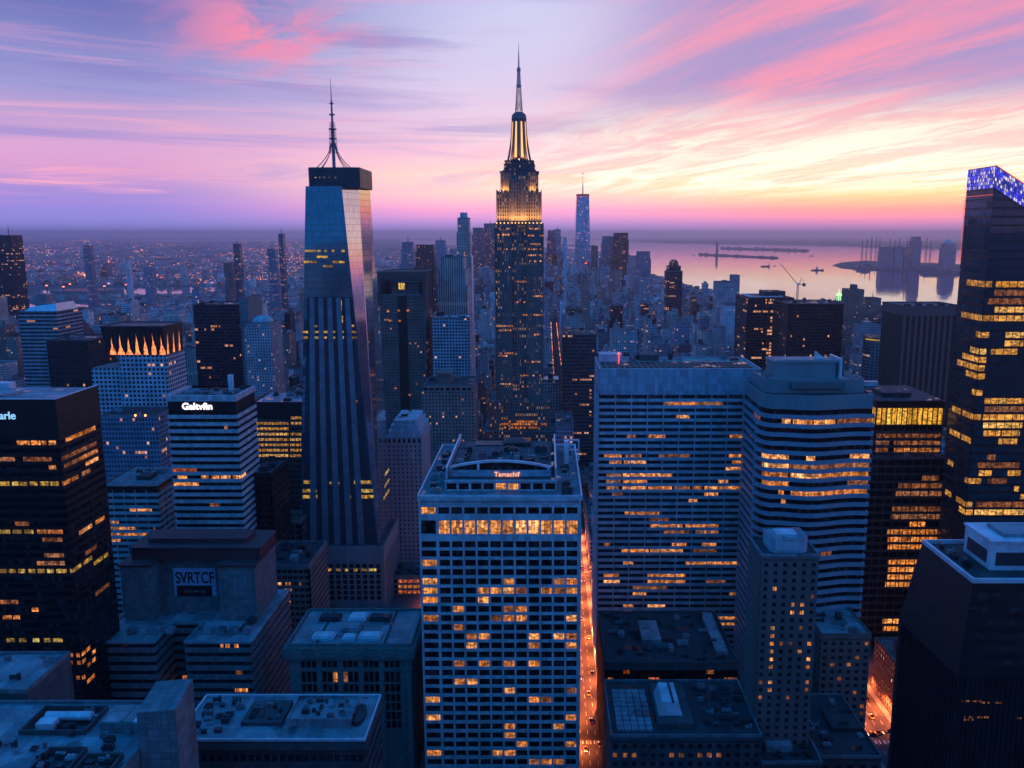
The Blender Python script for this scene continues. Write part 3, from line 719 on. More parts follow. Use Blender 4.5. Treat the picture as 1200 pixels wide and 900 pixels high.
    text(sw_, 'Tamachif', xat(594, 557, D3)-cx, 15.8, zat(558.4, D3), 3.1, 'sign_orange', align='CENTER', bold=.03)
grid_building()

# --- long banded slab
def slab_building():
    D = 480; x0, x1 = xat(703, 434, D), xat(892, 434, D); y1 = 528; zt = zat(434, D); reserve(x0, x1, D, y1)
    T = thing('slab_building', 'wide blue grey slab with ribbon windows, many lit, under a blank top band', 'office building', x0, D)
    p = boxpath(x0, x1, D, y1, x0, D); zf = zat(463, D)
    L = [(471,777,847,'lit_dim'),(471,790,815),(487,792,808),(505,855,875),(513,735,745,'lit_dim'),(513,760,780),(526,854,876),(535,708,728),(535,732,752,'lit_dim'),(536,772,808,'lit_dim'),(536,858,876),(544,714,728),(544,731,758),(545,850,874),(553,711,728,'lit_dim'),(553,730,788),(562,711,727,'lit_dim'),(562,730,758),(562,842,853),(562,858,874),(571,711,725,'lit_dim'),(571,730,758,'lit_warm'),(571,760,787),(571,790,808,'lit_dim'),(571,811,822),(571,825,842,'lit_warm'),(571,843,858),(580,718,730,'lit_dim'),(581,825,841),(588,807,817),(601,732,772),(611,760,784,'lit_dim'),(617,762,800),(617,803,842),(626,778,808,'lit_dim'),(626,815,842,'lit_dim'),(635,708,715),(635,787,804),(635,822,839),(643,729,760),(643,762,800),(643,812,840,'lit_dim'),(651,804,868),(657,730,742),(671,707,725),(671,759,803),(679,707,726,'lit_warm'),(680,759,803),(681,855,868),(681,828,850,'lit_dim'),(690,742,782,'lit_dim'),(698,742,757),(707,730,742),(707,759,780),(712,838,868),(720,730,740,'lit_dim'),(720,820,868),(729,740,760,'lit_dim')]
    ribbon(T, p, 0, zf, 3.85, .52, 'panel_grey', 'glass_dark', L, proud=.5, D=D, loc=(x0, D), mull=9.6, mullw=.55, mulld=.35)
    b = MB(); b.prism(offset(p, -.3), zf, zt); W = x1-x0; nP = 9
    for i in range(nP): b.box(W*i/nP+.06, W*(i+1)/nP-.06, -.3, .3, zf+.25, zt+1.)
    b.box(-.3, .3, .35, y1-D, zf+.25, zt+1.); b.box(W-.3, W+.3, .35, y1-D, zf+.25, zt+1.); b.box(.35, W-.35, y1-D-.6, y1-D, zt-.1, zt+1.)
    b.build('top_band', 'spandrel_blue', T)
    b = MB(); b.box(1, W-1, 1, y1-D-1, zt-.2, zt+.15); b.build('roof', 'copper_green', T)
    b = MB()
    for i in range(26): b.box(2+i*(W-4)/26, 2+(i+.75)*(W-4)/26, 8, 30, zt+.15, zt+.55)
    b.build('roof_panels', 'roof_dark', T)
    b = MB(); q = xat(712, 424, D+30)-x0; b.box(q-5, q+9, 30, 42, zt, zt+5); b.build('penthouse', 'panel_grey', T)
    b = MB(); b.cyl(q+6, 22, zt, zt+6, .25); b.dome(q+6, 22, zt+6, .9, 1.2, 10, 3); b.build('roof_lamp', 'lamp_red', T)
    b = MB(); b.box(xat(750, 420, D+36)-x0, xat(772, 420, D+36)-x0, 36, 46, zt, zt+4); b.build('lift_house', 'concrete_dark', T)
    clutter(T, 4, W-4, 31, 46, zt+.15, 9, 77)
slab_building()

# --- tower with rippling balconies of glass
def wavy_tower():
    D = 430; x0, x1 = xat(896, 480, D), xat(1024, 480, D); zt = zat(480, D); y1 = 474; reserve(x0-2, x1, D-3, y1)
    T = thing('wavy_tower', 'tower with rippling blue bands, four bright floors and stepped teal roof blocks', 'office tower', x0, D)
    W = x1-x0; path = [(0, y1-D), (0, 9)]
    for i in range(7): a = i/6*math.pi/2; path.append((7-7*math.cos(a), 9-9*math.sin(a)*.92))
    N = 44
    for i in range(1, N+1):
        f = i/N; path.append((7+(W-7)*f, .7-2.1*math.sin(f*math.pi*2.0-.6)*(.35+.65*min(1, f*3))-1.2*math.sin(f*math.pi)))
    path.append((W, y1-D))
    L = [(489,916,926),(490,929,953,'lit_warm'),(490,954,979,'lit_warm'),(490,981,997,'lit_dim'),(490,1009,1013),(532,893,924),(533,926,990,'lit_dim'),(533,945,955,'lit_warm'),(534,996,1017),(543,893,924,'lit_warm'),(545,926,988),(545,996,1018,'lit_warm'),(554,893,924),(556,927,960,'lit_warm'),(556,960,990,'lit_warm'),(555,990,1018),(564,892,924),(567,926,990),(566,993,1015,'lit_dim'),(576,994,1013),(580,912,918),(580,940,968,'lit_dim'),(588,915,921),(488,884,891,'lit_dim'),(644,980,990,'lit_warm'),(644,991,1012,'lit_warm'),(645,962,974,'lit_dim'),(692,978,990),(692,992,1007),(731,965,983)]
    n_, h_ = ribbon(T, path, 0, zt, 4.75, .54, 'spandrel_teal', 'glass_black', L, proud=1.0, D=D, loc=(x0, D))
    z1 = zat(463, D+3); b = MB(); b.prism(offset(path, -.4), zt, z1); strip(b, path, -.45, .15, zt+.1, z1+.6); b.build('crown', 'teal_panel', T)
    MB().prism(offset(path, -.55), z1-.2, z1+.05).build('roof', 'roof_dark', T)
    D2 = D+9; c0, c1 = xat(897, 446, D2)-x0, xat(1013, 446, D2)-x0; z2 = zat(446, D2)
    b = MB(); b.prism([(c0, 38), (c0, 13), (c0+4, 9), (c1, 9), (c1, 38)], z1, z2); b.ringpoly([(c0,38),(c0,13),(c0+4,9),(c1,9),(c1,38)], [(c0+.5,37.5),(c0+.5,13.2),(c0+4.2,9.5),(c1-.5,9.5),(c1-.5,37.5)], z2, z2+.8); b.build('upper_block', 'teal_panel', T)
    b = MB(); d0, d1 = xat(927, 450, D2-1.5)-x0, xat(990, 450, D2-1.5)-x0; b.box(d0, d1, 6.5, 9, z1+2.6, z2-.3)
    for k in range(12): b.box(d0+(d1-d0)*k/12+.1, d0+(d1-d0)*(k+1)/12-.1, 6.3, 6.5, z1+2.9, z2-.6)
    b.build('louvre_screen', 'dark_teal', T)
    D3 = D+18; e0, e1 = xat(907, 425, D3)-x0, xat(980, 425, D3)-x0; z3 = zat(423, D3)
    b = MB(); b.box(e0, e1, 18, 34, z2, z3-1.1); b.box(e0-.6, e1+.6, 17.4, 34.6, z3-1.1, z3); b.build('penthouse', 'teal_panel', T)
    b = MB(); b.box(e0+1, e1-1, 19, 33, z3, z3+.3); b.build('penthouse_roof', 'roof_metal', T)
    b = MB(); q = xat(972, 420, D3)-x0; b.loft([(q-5,24,z3+.3),(q,24,z3+.3),(q,28,z3+.3),(q-5,28,z3+.3)], [(q-4.9,24,z3+4.2),(q-3.5,24,z3+2.8),(q-3.5,28,z3+2.8),(q-4.9,28,z3+4.2)]); b.box(e1+1.4, e1+2.6, 16, 34, z2, z3+1.5); b.build('roof_fin', 'pale_metal', T)
    clutter(T, c0+1, e0-1, 14, 36, z2, 4, 51); clutter(T, e1+3, c1-1, 12, 36, z2, 5, 52)
pmat('spandrel_teal', (.19, .28, .33), .5, streak=True, var=.15); pmat('teal_panel', (.115, .22, .23), .5, streak=True, var=.15); pmat('dark_teal', (.07, .14, .15), .5)
wavy_tower()

# --- faceted glass tower with the guyed mast
def glass_tower():
    D = 560; zb = zat(640, D); zt = zat(218, D); cx = -141.
    X = lambda px, py, d=0: xat(px, py, D+d)-cx
    lo = [(X(352,640), 50, zb), (X(352,640), 0, zb), (X(444,640), 0, zb), (X(444,640)+.8, 1.2, zb), (X(444,640)+.8, 50, zb)]
    hi = [(X(357,218), 50, zt), (X(357,218), 2, zt), (X(399.5,218), 2, zt), (X(420,218,24), 24, zt), (X(433.5,218,47), 47, zt)]
    reserve(-176, -108, D-6, D+60)
    T = thing('glass_tower', 'tall tapering glass tower with a pale slanting corner facet and a guyed mast', 'skyscraper', cx, D)
    n = 5; b = MB(); b.solid(lo+hi, [(i, (i+1) % n, n+(i+1) % n, n+i) for i in (0, 1, 4)]); b.poly(hi); b.build('curtain_wall', 'glass_tower', T)
    b = MB(); b.quad(lo[2], lo[3], hi[3], hi[2]); b.build('corner_glazing', 'glass_corner', T); b = MB(); b.quad(lo[3], lo[4], hi[4], hi[3]); b.build('flank_glazing', 'glass_flank', T)
    def P(px, py, d=0.):      # on the front plane, d metres proud
        f = None; yy = 0.
        for _ in range(4):
            z = zat(py, D+yy); f = (z-zb)/(zt-zb); yy = 2*f
        return (xat(px, py, D+yy)-cx, yy-d, z)
    # edge trims, the dark lower glass with pale fins
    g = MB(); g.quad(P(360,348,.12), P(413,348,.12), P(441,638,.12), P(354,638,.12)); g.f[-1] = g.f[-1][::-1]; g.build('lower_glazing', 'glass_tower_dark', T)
    for k in range(5):
        t0, t1 = 363+k*10.3, 364+k*13.2
        b = MB(); A = P(t0, 349, .1), P(t0+5.6, 349, .1), P(t1+7.2+k*.9, 639, .1), P(t1+k*.9, 639, .1)
        F = [(v[0], v[1]-.7, v[2]) for v in A]; b.solid(list(A)+F, [(7,6,5,4), (0,4,5,1), (1,5,6,2), (2,6,7,3), (3,7,4,0)]); b.build('fin', 'fin_blue', T)
    def lit(py, a, c, mt='lit_yellow', hpx=2.7):
        g = MB(); g.quad(P(a, py+hpx/2, .25), P(c, py+hpx/2, .25), P(c, py-hpx/2, .25), P(a, py-hpx/2, .25)); g.build('lit_window', mt, T)
    for py, s in ((294, [(357,370),(371,376),(380,384),(389,392),(400,404)]), (301, [(371,384)]), (307, [(356,362),(363,371),(390,404)]), (312, [(379,390)]),
                  (389, [(355,361),(369,374),(379,384),(390,393),(399,403),(412,417)]), (395.5, [(355,361),(369,373),(379,383),(390,393),(400,403),(412,418)]), (382, [(369,372),(412,415)]),
                  (565, [(356,370),(415,435)]), (575, [(355,371),(417,437)]), (582, [(355,372),(408,411),(417,438)]), (566, [(378,381),(386,389),(395,398)])):
        for a, c in s: lit(py, a, c, hpx=4. if py > 560 and a in (356, 355, 415, 417) else 2.6)
    lit(360, 398.5, 400.5, hpx=18); lit(374, 399.5, 402, hpx=8)
    for py, a, c in ((438,412,413),(452,413,416),(470,417,419),(430,365,366),(480,388,389)): lit(py, a, c, 'lit_dim')
    # lit floors round the flank
    def Q(f, py):             # flank: f 0..1 from the bevel to the back
        z = zat(py, D+25); k = (z-zb)/(zt-zb)
        A = Vector(lo[3]).lerp(Vector(hi[3]), k); B = Vector(lo[4]).lerp(Vector(hi[4]), k); v = A.lerp(B, f); v.x += .2; return v
    for py, f0, f1 in ((296,.1,.9),(304,.15,.95),(388,.1,.7),(393,.2,.98),(399,.05,.6),(560,.1,.95),(572,.1,.95),(583,.05,.9)):
        g = MB(); g.quad(Q(f0,py+1.6), Q(f1,py+1.6), Q(f1,py-1.4), Q(f0,py-1.4)); g.build('lit_window', 'lit_yellow' if py != 296 else 'lit_dim', T)
    # louvred crown box
    d0 = 5; u0, u1 = X(362,205,d0), X(406,205,d0); zc = zat(196, D+d0); b = MB(); b.box(u0, u1+8.5, d0, 44, zt-.5, zc)
    for k in range(7):
        q = zt+.4+(zc-zt-.6)*k/7; b.box(u0-.35, u1+8.85, d0-.35, d0, q, q+.9); b.box(u1+8.5, u1+8.85, d0, 44, q, q+.9)
    lc_ = b.build('louvred_crown', 'dark_metal', T)
    for k, (a, c) in enumerate(((369,371),(374,375.5),(379,381),(386,387),(392,394))):
        g = MB(); g.quad((X(a,208,d0),d0-.4,zat(208.6,D+d0)), (X(c,208,d0),d0-.4,zat(208.6,D+d0)), (X(c,208,d0),d0-.4,zat(207.4,D+d0)), (X(a,208,d0),d0-.4,zat(207.4,D+d0))); g.build('crown_lamp', 'lit_yellow', lc_)
    mx, my = X(391.5, 195, 18), 18.; z0 = zc
    zz = lambda py: zat(py, D+my)
    b = MB(); b.tube((mx,my,z0), (mx,my,zz(150)), 1.1, .95, 10); b.tube((mx,my,zz(150)), (mx,my,zz(118)), .8, .5, 8); b.tube((mx,my,zz(118)), (mx,my,zz(92)), .4, .1, 6)
    for py, r in ((122,1.3),(135,1.9),(152,2.6),(163,2.5),(170,1.6)): b.cyl(mx, my, zz(py), zz(py)+.7, r, n=10)
    for sx in (-1, 1):
        for sy in (-1, 1):
            b.tube((mx+sx*2.2,my+sy*2.2,z0+10), (mx+sx*1.3,my+sy*1.3,zz(143)), .18, .12, 5)
            for k in range(9):
                q = z0+10+(zz(143)-z0-10)*k/9; r0 = 2.2-.9*k/9; b.tube((mx+sx*r0,my+sy*r0,q), (mx-sx*r0*.9,my+sy*r0*.9,q+2.2), .1, .1, 4)
    ms_ = b.build('mast', 'steel_mast', T)
    for k in range(8):
        a = 2*math.pi*k/8+.3; r0, r1 = 11.5, 1.6; b = MB(); pr = None
        for i in range(9):
            f = i/8; r_ = r1+(r0-r1)*(1-f)**1.9; q = z0+(zz(168)-z0)*f
            pt = (mx+math.cos(a)*r_, my+math.sin(a)*r_*1.1, q)
            if pr: b.tube(pr, pt, .3, .3, 5)
            pr = pt
        b.build('guy_strut', 'steel_mast', ms_)
    # stone-clad podium
    pd0 = D-4; q0, q1 = xat(350, 640, pd0)-cx, xat(449, 640, pd0)-cx; zp = zat(640, pd0)
    b = MB(); b.box(q0, q1, -3.4, 54, 0, zp-.2)
    strip(b, [(q0,54),(q0,-3.4),(q1,-3.4),(q1,54)], -.3, .5, zp-4.5, zp-.1); strip(b, [(q0,54),(q0,-3.4),(q1,-3.4),(q1,54)], -.3, .4, zp-11.5, zp-10.6)
    k = 0; xx = q0
    while xx < q1-2: b.box(xx, xx+1.5, -3.9, -3.3, 0, zp-11.6); xx += 4.6
    yy = 0
    while yy < 52: b.box(q1-.1, q1+.5, yy, yy+1.4, 0, zp-11.6); yy += 4.6
    b.build('podium', 'stone_dark', T)
    for k in range(int((q1-q0)/4.6)):
        for j in range(7):
            za = zp-15.8-j*3.9; g = MB(); g.quad((q0+1.6+k*4.6,-3.44,za), (q0+4.5+k*4.6,-3.44,za), (q0+4.5+k*4.6,-3.44,za+2.7), (q0+1.6+k*4.6,-3.44,za+2.7)); g.build('window', 'glass_black', T)
    for a, c in ((372,376),(383,388),(394,399),(404,408),(414,419),(423,430),(432,441)):
        g = MB(); y_ = -3.95; g.quad((xat(a,668,D-4.2)-cx,y_,zat(669.4,D-4)), (xat(c,668,D-4.2)-cx,y_,zat(669.4,D-4)), (xat(c,668,D-4.2)-cx,y_,zat(666.4,D-4)), (xat(a,668,D-4.2)-cx,y_,zat(666.4,D-4))); g.build('lit_window', 'lit_yellow', T)
    MB().box(q0+.3, q1-.3, -3, 53.6, zp-.2, zp).build('podium_roof', 'roof_dark', T)
pmat('steel_mast', (.16, .16, .2), .5, .4); pmat('stone_dark', (.20, .215, .235), .8, streak=True)
glass_tower()

# --- the great stone skyscraper with the floodlit crown
facade('stone_shaft', (.16, .135, .12), bay=2.4, flr=3.7, wf=.42, hf=.62, lit=.6, lc=(1, .40, .12), ls=.42, rows=.05, tint=False)
def stone_skyscraper():
    D = 870; cx = xat(608, 300, D); reserve(cx-62, cx+62, D-10, D+62)
    T = thing('stone_skyscraper', 'tallest stone skyscraper with golden floodlit setbacks, ribbed shaft and lattice spire', 'skyscraper', cx, D)
    X = lambda px, py, d=0: xat(px, py, D+d)-cx
    Z = lambda py, d=0: zat(py, D+d)
    b = MB(); R_ = MB()
    def tier(px0, px1, pt, pb, y0, y1, ribs=True, rw=.8, rs=2.4, hi=0.):
        a, c = X(px0, pt, y0), X(px1, pt, y0); zt, zb = Z(pt, y0), Z(pb, y0)
        b.box(a, c, y0, y1, zb, zt)
        if ribs:
            k = max(2, round((c-a)/rs))
            for i in range(k+1):
                q = a+(c-a)*i/k; R_.box(max(a, q-rw/2), min(c, q+rw/2), y0-.55, y0-.01, zb, zt+hi)
            k = max(2, round((y1-y0)/rs))
            for i in range(k+1):
                q = y0+(y1-y0)*i/k; R_.box(c+.01, c+.5, max(y0, q-rw/2), min(y1, q+rw/2), zb, zt+hi); R_.box(a-.5, a-.01, max(y0, q-rw/2), min(y1, q+rw/2), zb, zt+hi)
        return a, c, zt
    z0 = 0
    tier(566, 652, 506, 900, -6, 60, rs=4.8); tier(573, 645, 470, 506, -3, 54, rs=4.8, hi=1)
    tier(579.5, 598, 262, 470, 0, 46, hi=.8); tier(618, 636.5, 262, 470, 0, 46, hi=.8); tier(598.2, 617.8, 258, 470, 3.2, 44, rs=3.2)
    tier(582, 597, 225, 262, 3.5, 42, hi=2.2); tier(619, 634, 225, 262, 3.5, 42, hi=2.2); tier(597.2, 618.8, 212, 262, 2.2, 42, rs=3.2, hi=2.5)
    tier(587, 630, 201, 226, 7, 38, hi=.0); tier(591.5, 625.5, 188, 201, 10, 35, ribs=False)
    b.build('wall', 'stone_shaft', T); R_.build('ribs', 'limestone_dark', T)
    g = MB()
    for (p0, p1, py, y0, y1, e) in ((586.4, 630.6, 201, 7, 38, .8), (591, 626, 196.5, 10, 35, .7), (591, 626, 192.5, 10, 35, .7), (592, 625, 188.2, 10, 35, .7), (590, 627, 199.5, 10, 35, .9)):
        a, c, z = X(p0, py, y0), X(p1, py, y0), Z(py, y0); g.box(a-e, c+e, y0-e, y1+e, z-.9, z+.4)
    g.build('cornice', 'dark_metal', T)
    # mooring mast with flared wings
    mx, my = X(608.3, 160, 22), 22.
    mz = lambda py: Z(py, my)
    b = MB(); b.cyl(mx, my, mz(188), mz(172), 8.6, 7.3, 16); b.cyl(mx, my, mz(172), mz(138), 7.3, 6.3, 16); b.cyl(mx, my, mz(140), mz(134.5), 7.6, 7.0, 16); b.dome(mx, my, mz(134.5), 6.2, 3.0, 16, 4); mm_ = b.build('mast', 'limestone_dark', T)
    for k in range(8):
        a = math.pi*2*k/8; b = MB(); pr = None
        for i in range(9):
            f = i/8; r_ = 6.7+4.6*(1-f)**2.0; q = mz(188)+(mz(139)-mz(188))*f; pt = (mx+math.cos(a)*r_, my+math.sin(a)*r_, q)
            if pr: b.tube(pr, pt, 1.15-.4*f, 1.1-.4*f, 6)
            pr = pt
        b.build('mast_wing', 'limestone_dark', mm_)
    for k in range(8):
        a = math.pi*2*(k+.5)/8; b = MB(); c_, s_ = math.cos(a), math.sin(a); r0, r1 = 8.75, 6.75
        zz0, zz1 = mz(185), mz(143)
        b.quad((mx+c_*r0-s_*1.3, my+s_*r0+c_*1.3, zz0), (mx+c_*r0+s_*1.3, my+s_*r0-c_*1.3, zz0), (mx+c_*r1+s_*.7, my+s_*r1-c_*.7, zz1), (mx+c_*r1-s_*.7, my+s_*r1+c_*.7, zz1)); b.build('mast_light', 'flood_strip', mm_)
    # lattice spire
    b = MB(); zz = mz
    def latt(pa, pb, ra, rb, n):
        za, zb = zz(pa), zz(pb)
        for sx, sy in ((1,1),(1,-1),(-1,-1),(-1,1)):
            b.tube((mx+sx*ra,my+sy*ra,za), (mx+sx*rb,my+sy*rb,zb), .42, .34, 5)
        for i in range(n):
            f, g_ = i/n, (i+1)/n; r0, r1 = ra+(rb-ra)*f, ra+(rb-ra)*g_; q0, q1 = za+(zb-za)*f, za+(zb-za)*g_
            cs = [(1,1),(1,-1),(-1,-1),(-1,1)]
            for j in range(4):
                p_, q_ = cs[j], cs[(j+1) % 4]
                b.tube((mx+p_[0]*r0,my+p_[1]*r0,q0), (mx+q_[0]*r1,my+q_[1]*r1,q1), .26, .26, 4)
                b.tube((mx+q_[0]*r0,my+q_[1]*r0,q0), (mx+p_[0]*r1,my+p_[1]*r1,q1), .26, .26, 4)
                b.tube((mx+p_[0]*r1,my+p_[1]*r1,q1), (mx+q_[0]*r1,my+q_[1]*r1,q1), .24, .24, 4)
    latt(131, 102, 3.4, 1.9, 9); latt(100, 84, 1.7, 1.2, 6); b.cyl(mx, my, zz(102), zz(99.5), 2.5, n=10); b.cyl(mx, my, zz(84), zz(79.5), 1.9, n=10)
    b.tube((mx,my,zz(80)), (mx,my,zz(62)), .8, .45, 8); b.tube((mx,my,zz(62)), (mx,my,zz(48)), .35, .08, 6); sp_ = b.build('spire', 'spire_steel', T)
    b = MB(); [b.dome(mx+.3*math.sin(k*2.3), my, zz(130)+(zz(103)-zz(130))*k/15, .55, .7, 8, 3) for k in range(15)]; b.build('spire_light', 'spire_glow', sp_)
    # floodlights standing on the setbacks: fitting and lamp
    fl = [(x_, 226, -.4, 0) for x_ in (590, 594.5, 621.5, 626)]+[(x_, 262, -1., 1) for x_ in (582, 586.5, 591, 595.5, 600, 604, 608, 612, 616, 620.5, 625, 629.5, 634)]+[(x_, 189.5, 14, 2) for x_ in (600.5, 608, 615.5)]
    for px, py, dy, kind in fl:
        q = MB(); yy = {0: 5.2, 1: -1.6, 2: 11.}[kind]; x_, z_ = X(px, py, yy), Z(py, yy)
        q.box(-.5, .5, -.5, .3, 0, .6); q.box(-.7, .7, -.3, .1, .6, 1.1); o = q.build('floodlight', 'flood_gold', T, (x_, yy, z_))
        L = bpy.data.lights.new('floodlamp', 'SPOT'); L.energy = {0: 9000, 1: 11500, 2: 22000}[kind]; L.color = (1, .44, .11); L.spot_size = R(115); L.spot_blend = .9; L.shadow_soft_size = .4
        lo_ = bpy.data.objects.new('floodlamp', L); C.objects.link(lo_); lo_.parent = o; lo_.location = (0, -.9, 1.3); lo_.rotation_euler = (R(158), 0, 0)
    for py, a, c in ((497,584,640),(501,590,632),(494,596,626)):
        xx = a
        rr = random.Random(py)
        while xx < c:
            w = rr.uniform(1.6, 3.4); g = MB(); g.quad((X(xx,py,-6.6),-6.65,Z(py+1.2,-6.6)), (X(xx+w,py,-6.6),-6.65,Z(py+1.2,-6.6)), (X(xx+w,py,-6.6),-6.65,Z(py-1,-6.6)), (X(xx,py,-6.6),-6.65,Z(py-1,-6.6)))
            if rr.random() < .75: g.build('lit_window', 'lit_deep', T)
            xx += w+.7
    rr = random.Random(11)
    for py, a, c in ((292,583,600),(292,619,634),(268,585,597),(275,583,598),(268,620,633),(276,619,635),(286,622,634),(299,619,634),(330,604,617),(347,621,636),(354,605,616),(369,613,636),(382,583,600),(387,582,602),(392,626,635),(414,583,600),(417,584,598),(424,618,634),(440,605,634),(450,583,601),(453,612,618),(340,620,632),(306,620,635),(313,596,598)):
        xx = a
        while xx < c:
            w = rr.uniform(1.2, 2.4); inn = 598.2 < xx < 617; yy = (3.2 if inn else 0)-.6
            if rr.random() < .8:
                g = MB(); g.quad((X(xx,py,yy),yy,Z(py+.9,yy)), (X(xx+w,py,yy),yy,Z(py+.9,yy)), (X(xx+w,py,yy),yy,Z(py-.8,yy)), (X(xx,py,yy),yy,Z(py-.8,yy))); g.build('lit_window', rr.choice(['lit_warm', 'lit_orange', 'lit_deep']), T)
            xx += w+.9
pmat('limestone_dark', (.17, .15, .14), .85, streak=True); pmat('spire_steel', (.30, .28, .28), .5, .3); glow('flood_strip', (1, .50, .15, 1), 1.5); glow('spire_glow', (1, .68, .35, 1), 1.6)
stone_skyscraper()
# ------------------------------------------------------------------ the other buildings one can name
def span(pxl, pxr, py, D, y1): x0, x1 = xat(pxl, py, D), xat(pxr, py, D); reserve(x0, x1, D, y1); return x0, x1, zat(py, D)

# --- black tower with a slanted glowing top
def slanted_tower():
    D = 450; x0 = xat(1167, 194, D); x1 = x0+92; y1 = 479; reserve(x0, x1, D, y1)
    T = thing('slanted_tower', 'dark glass tower with amber floors and a slanted top edged in blue and red lights', 'skyscraper', x0, D)
    W, dp = x1-x0, y1-D; zl = zat(194, D); slope = .60; zr = lambda x: zl-slope*x; zf = zat(222, D)-3
    p = [(0, dp), (0, 0), (W, 0), (W, dp)]
    ztop = zr(W)-12; ztop = 236.
    L = []
    for q in '''320,1167,1200;331,1167,1195;341,1165,1200,d;353,1157,1200,d;364,1166,1200;374,1165,1200;395,1178,1200;405,1178,1200;415,1161,1192;467,1154,1200;478,1154,1200,d;488,1152,1200;498,1152,1198;507,1152,1172;507,1174,1195;520,1170,1192;536,1156,1166,d;547,1146,1194,d;555,1147,1162;556,1181,1196;565,1158,1180,d;575,1188,1194;584,1195,1200;594,1144,1200,d;603,1142,1200;620,1141,1147;372,1127,1163;391,1144,1160;408,1137,1156;416,1128,1156;430,1122,1154;440,1132,1154;463,1139,1151;480,1116,1126;490,1128,1150;505,1113,1125;515,1127,1138;543,1111,1117;567,1130,1149;575,1108,1115;590,1121,1140;600,1124,1140;318,1133,1163'''.split(';'):
        q = q.split(','); L.append((float(q[0]), float(q[1]), float(q[2]), 'lit_dim' if len(q) > 3 else 'lit_tower'))
    ribbon(T, p, 0, ztop, 4.45, .72, 'black_steel', 'glass_right', L, proud=.12, D=D, loc=(x0, D), mull=11, mullw=.3, mulld=.1)
    b = MB(); lo = [(0,0,ztop), (W,0,ztop), (W,dp,ztop), (0,dp,ztop)]; lo = [(0,0),(W,0),(W,dp),(0,dp)]
    xs = W*.62                                       # the slope ends on a lower flat shoulder
    zb_ = lambda x: max(ztop+.5, zr(x)-11.5)
    b.loft([(x, y, ztop) for x, y in lo], [(x, y, zb_(x)) for x, y in lo]); b.build('slanted_wall', 'glass_right', T)
    b = MB(); zc = ztop+2
    while zc < zl-12:
        xe = min(W, (zl-11.5-zc)/slope); strip(b, [(0,dp),(0,0),(xe,0)], -.05, .15, zc, zc+.5); zc += 4.45
    b.build('floor_edges', 'black_steel', T)
    b = MB(); b.loft([(x, y, zb_(x)) for x, y in [(0,0),(xs,0),(xs,dp),(0,dp)]], [(x, y, zr(x)) for x, y in [(0,0),(xs,0),(xs,dp),(0,dp)]]); cr_ = b.build('crown', 'black_steel', T)
    # lit crown band on two sides, of panels
    for side in (0, 1):
        Ln = dp if side == 0 else xs; n = max(6, int(Ln/1.5))
        for r_ in range(6):
            b = MB(); q0, q1 = 11.-r_*1.8, 11.-(r_+.86)*1.8
            pts = [(-.2, dp-.1), (-.2, .1)] if side == 0 else [(.1, -.2), (xs-.1, -.2)]
            za = [zl, zl] if side == 0 else [zr(.1), zr(xs-.1)]
            b.quad((pts[0][0],pts[0][1],za[0]-q0), (pts[1][0],pts[1][1],za[1]-q0), (pts[1][0],pts[1][1],za[1]-q1), (pts[0][0],pts[0][1],za[0]-q1)); b.build('led_row', 'led_panel', cr_)
    b = MB(); b.tube((-.4,dp,zf+.4), (-.4,-.4,zf+.4), .16, n=6); b.tube((-.4,dp,zf), (-.4,dp+.2,zf-34), .14, n=6); b.tube((-.4,-.4,zl+.3), (xs,-.4,zr(xs)+.3), .18, n=6); b.build('edge_light', 'edge_red', T)
def ledmat():
    m = bpy.data.materials.new('led_panel'); m.use_nodes = True; n = NT(m.node_tree); b = n.n['Principled BSDF']; b.inputs['Base Color'].default_value = (.02, .02, .04, 1)
    u, v, _ = n.sep(n.new('ShaderNodeUVMap').outputs[0]); rnd = n.new('ShaderNodeObjectInfo').outputs['Random']
    c = n.m('FLOOR', n.div(u, 1.05)); w = n.white(c, n.mul(rnd, 40.)); gapm = n.m('LESS_THAN', n.m('ABSOLUTE', n.sub(n.m('FRACT', n.div(u, 1.05)), .5)), .38)
    n.put(b.inputs['Emission Color'], n.mix(n.m('GREATER_THAN', w, .66), (.07, .07, .95, 1), (.75, .66, 1, 1))); n.put(b.inputs['Emission Strength'], n.mul(gapm, n.add(.35, n.mul(n.white(c, n.mul(rnd, 91.)), 1.1))))
    m.cycles.emission_sampling = 'NONE'; MATS['led_panel'] = m
ledmat()
glow('edge_red', (1, .10, .05, 1), .9); litmat('lit_tower', (1, .40, .055, 1), 1.55, 4.2, contrast=.55)
slanted_tower()

# --- brown ribbed tower beside it
def ribbed_tower():
    D = 900; x0, x1, zt = span(1060, 1131, 360, D, 960)
    T = thing('ribbed_tower', 'brown tower of tall close ribs with dark window slots, beside the slanted glass tower', 'office tower', x0, D)
    W = x1-x0; b = MB(); b.box(.6, W-.6, .6, 59.4, 0, zt-.3); b.build('window_slots', 'black_panel', T); b = MB()
    for i in range(11): q = (W-2.6)*i/10; b.box(q, q+2.6, 0, .7, 0, zt-9)
    for i in range(10): q = 57*i/9; b.box(0, .7, q+.71, q+2.8, 0, zt-9)
    b.box(0, W, 0, 60, zt-9, zt); b.build('wall', 'stone_rust', T)
    for i in range(5): MB().box(5+i*12, 10+i*12, 8, 14, zt, zt+2.5+i % 2).build('roof_box', 'roof_dark', T)
    MB().ring(-.3, W+.3, -.3, 60.3, zt-.6, zt+1.4, .8).build('parapet', 'stone_rust', T)
pmat('stone_rust', (.15, .085, .075), .8, streak=True)
ribbed_tower()

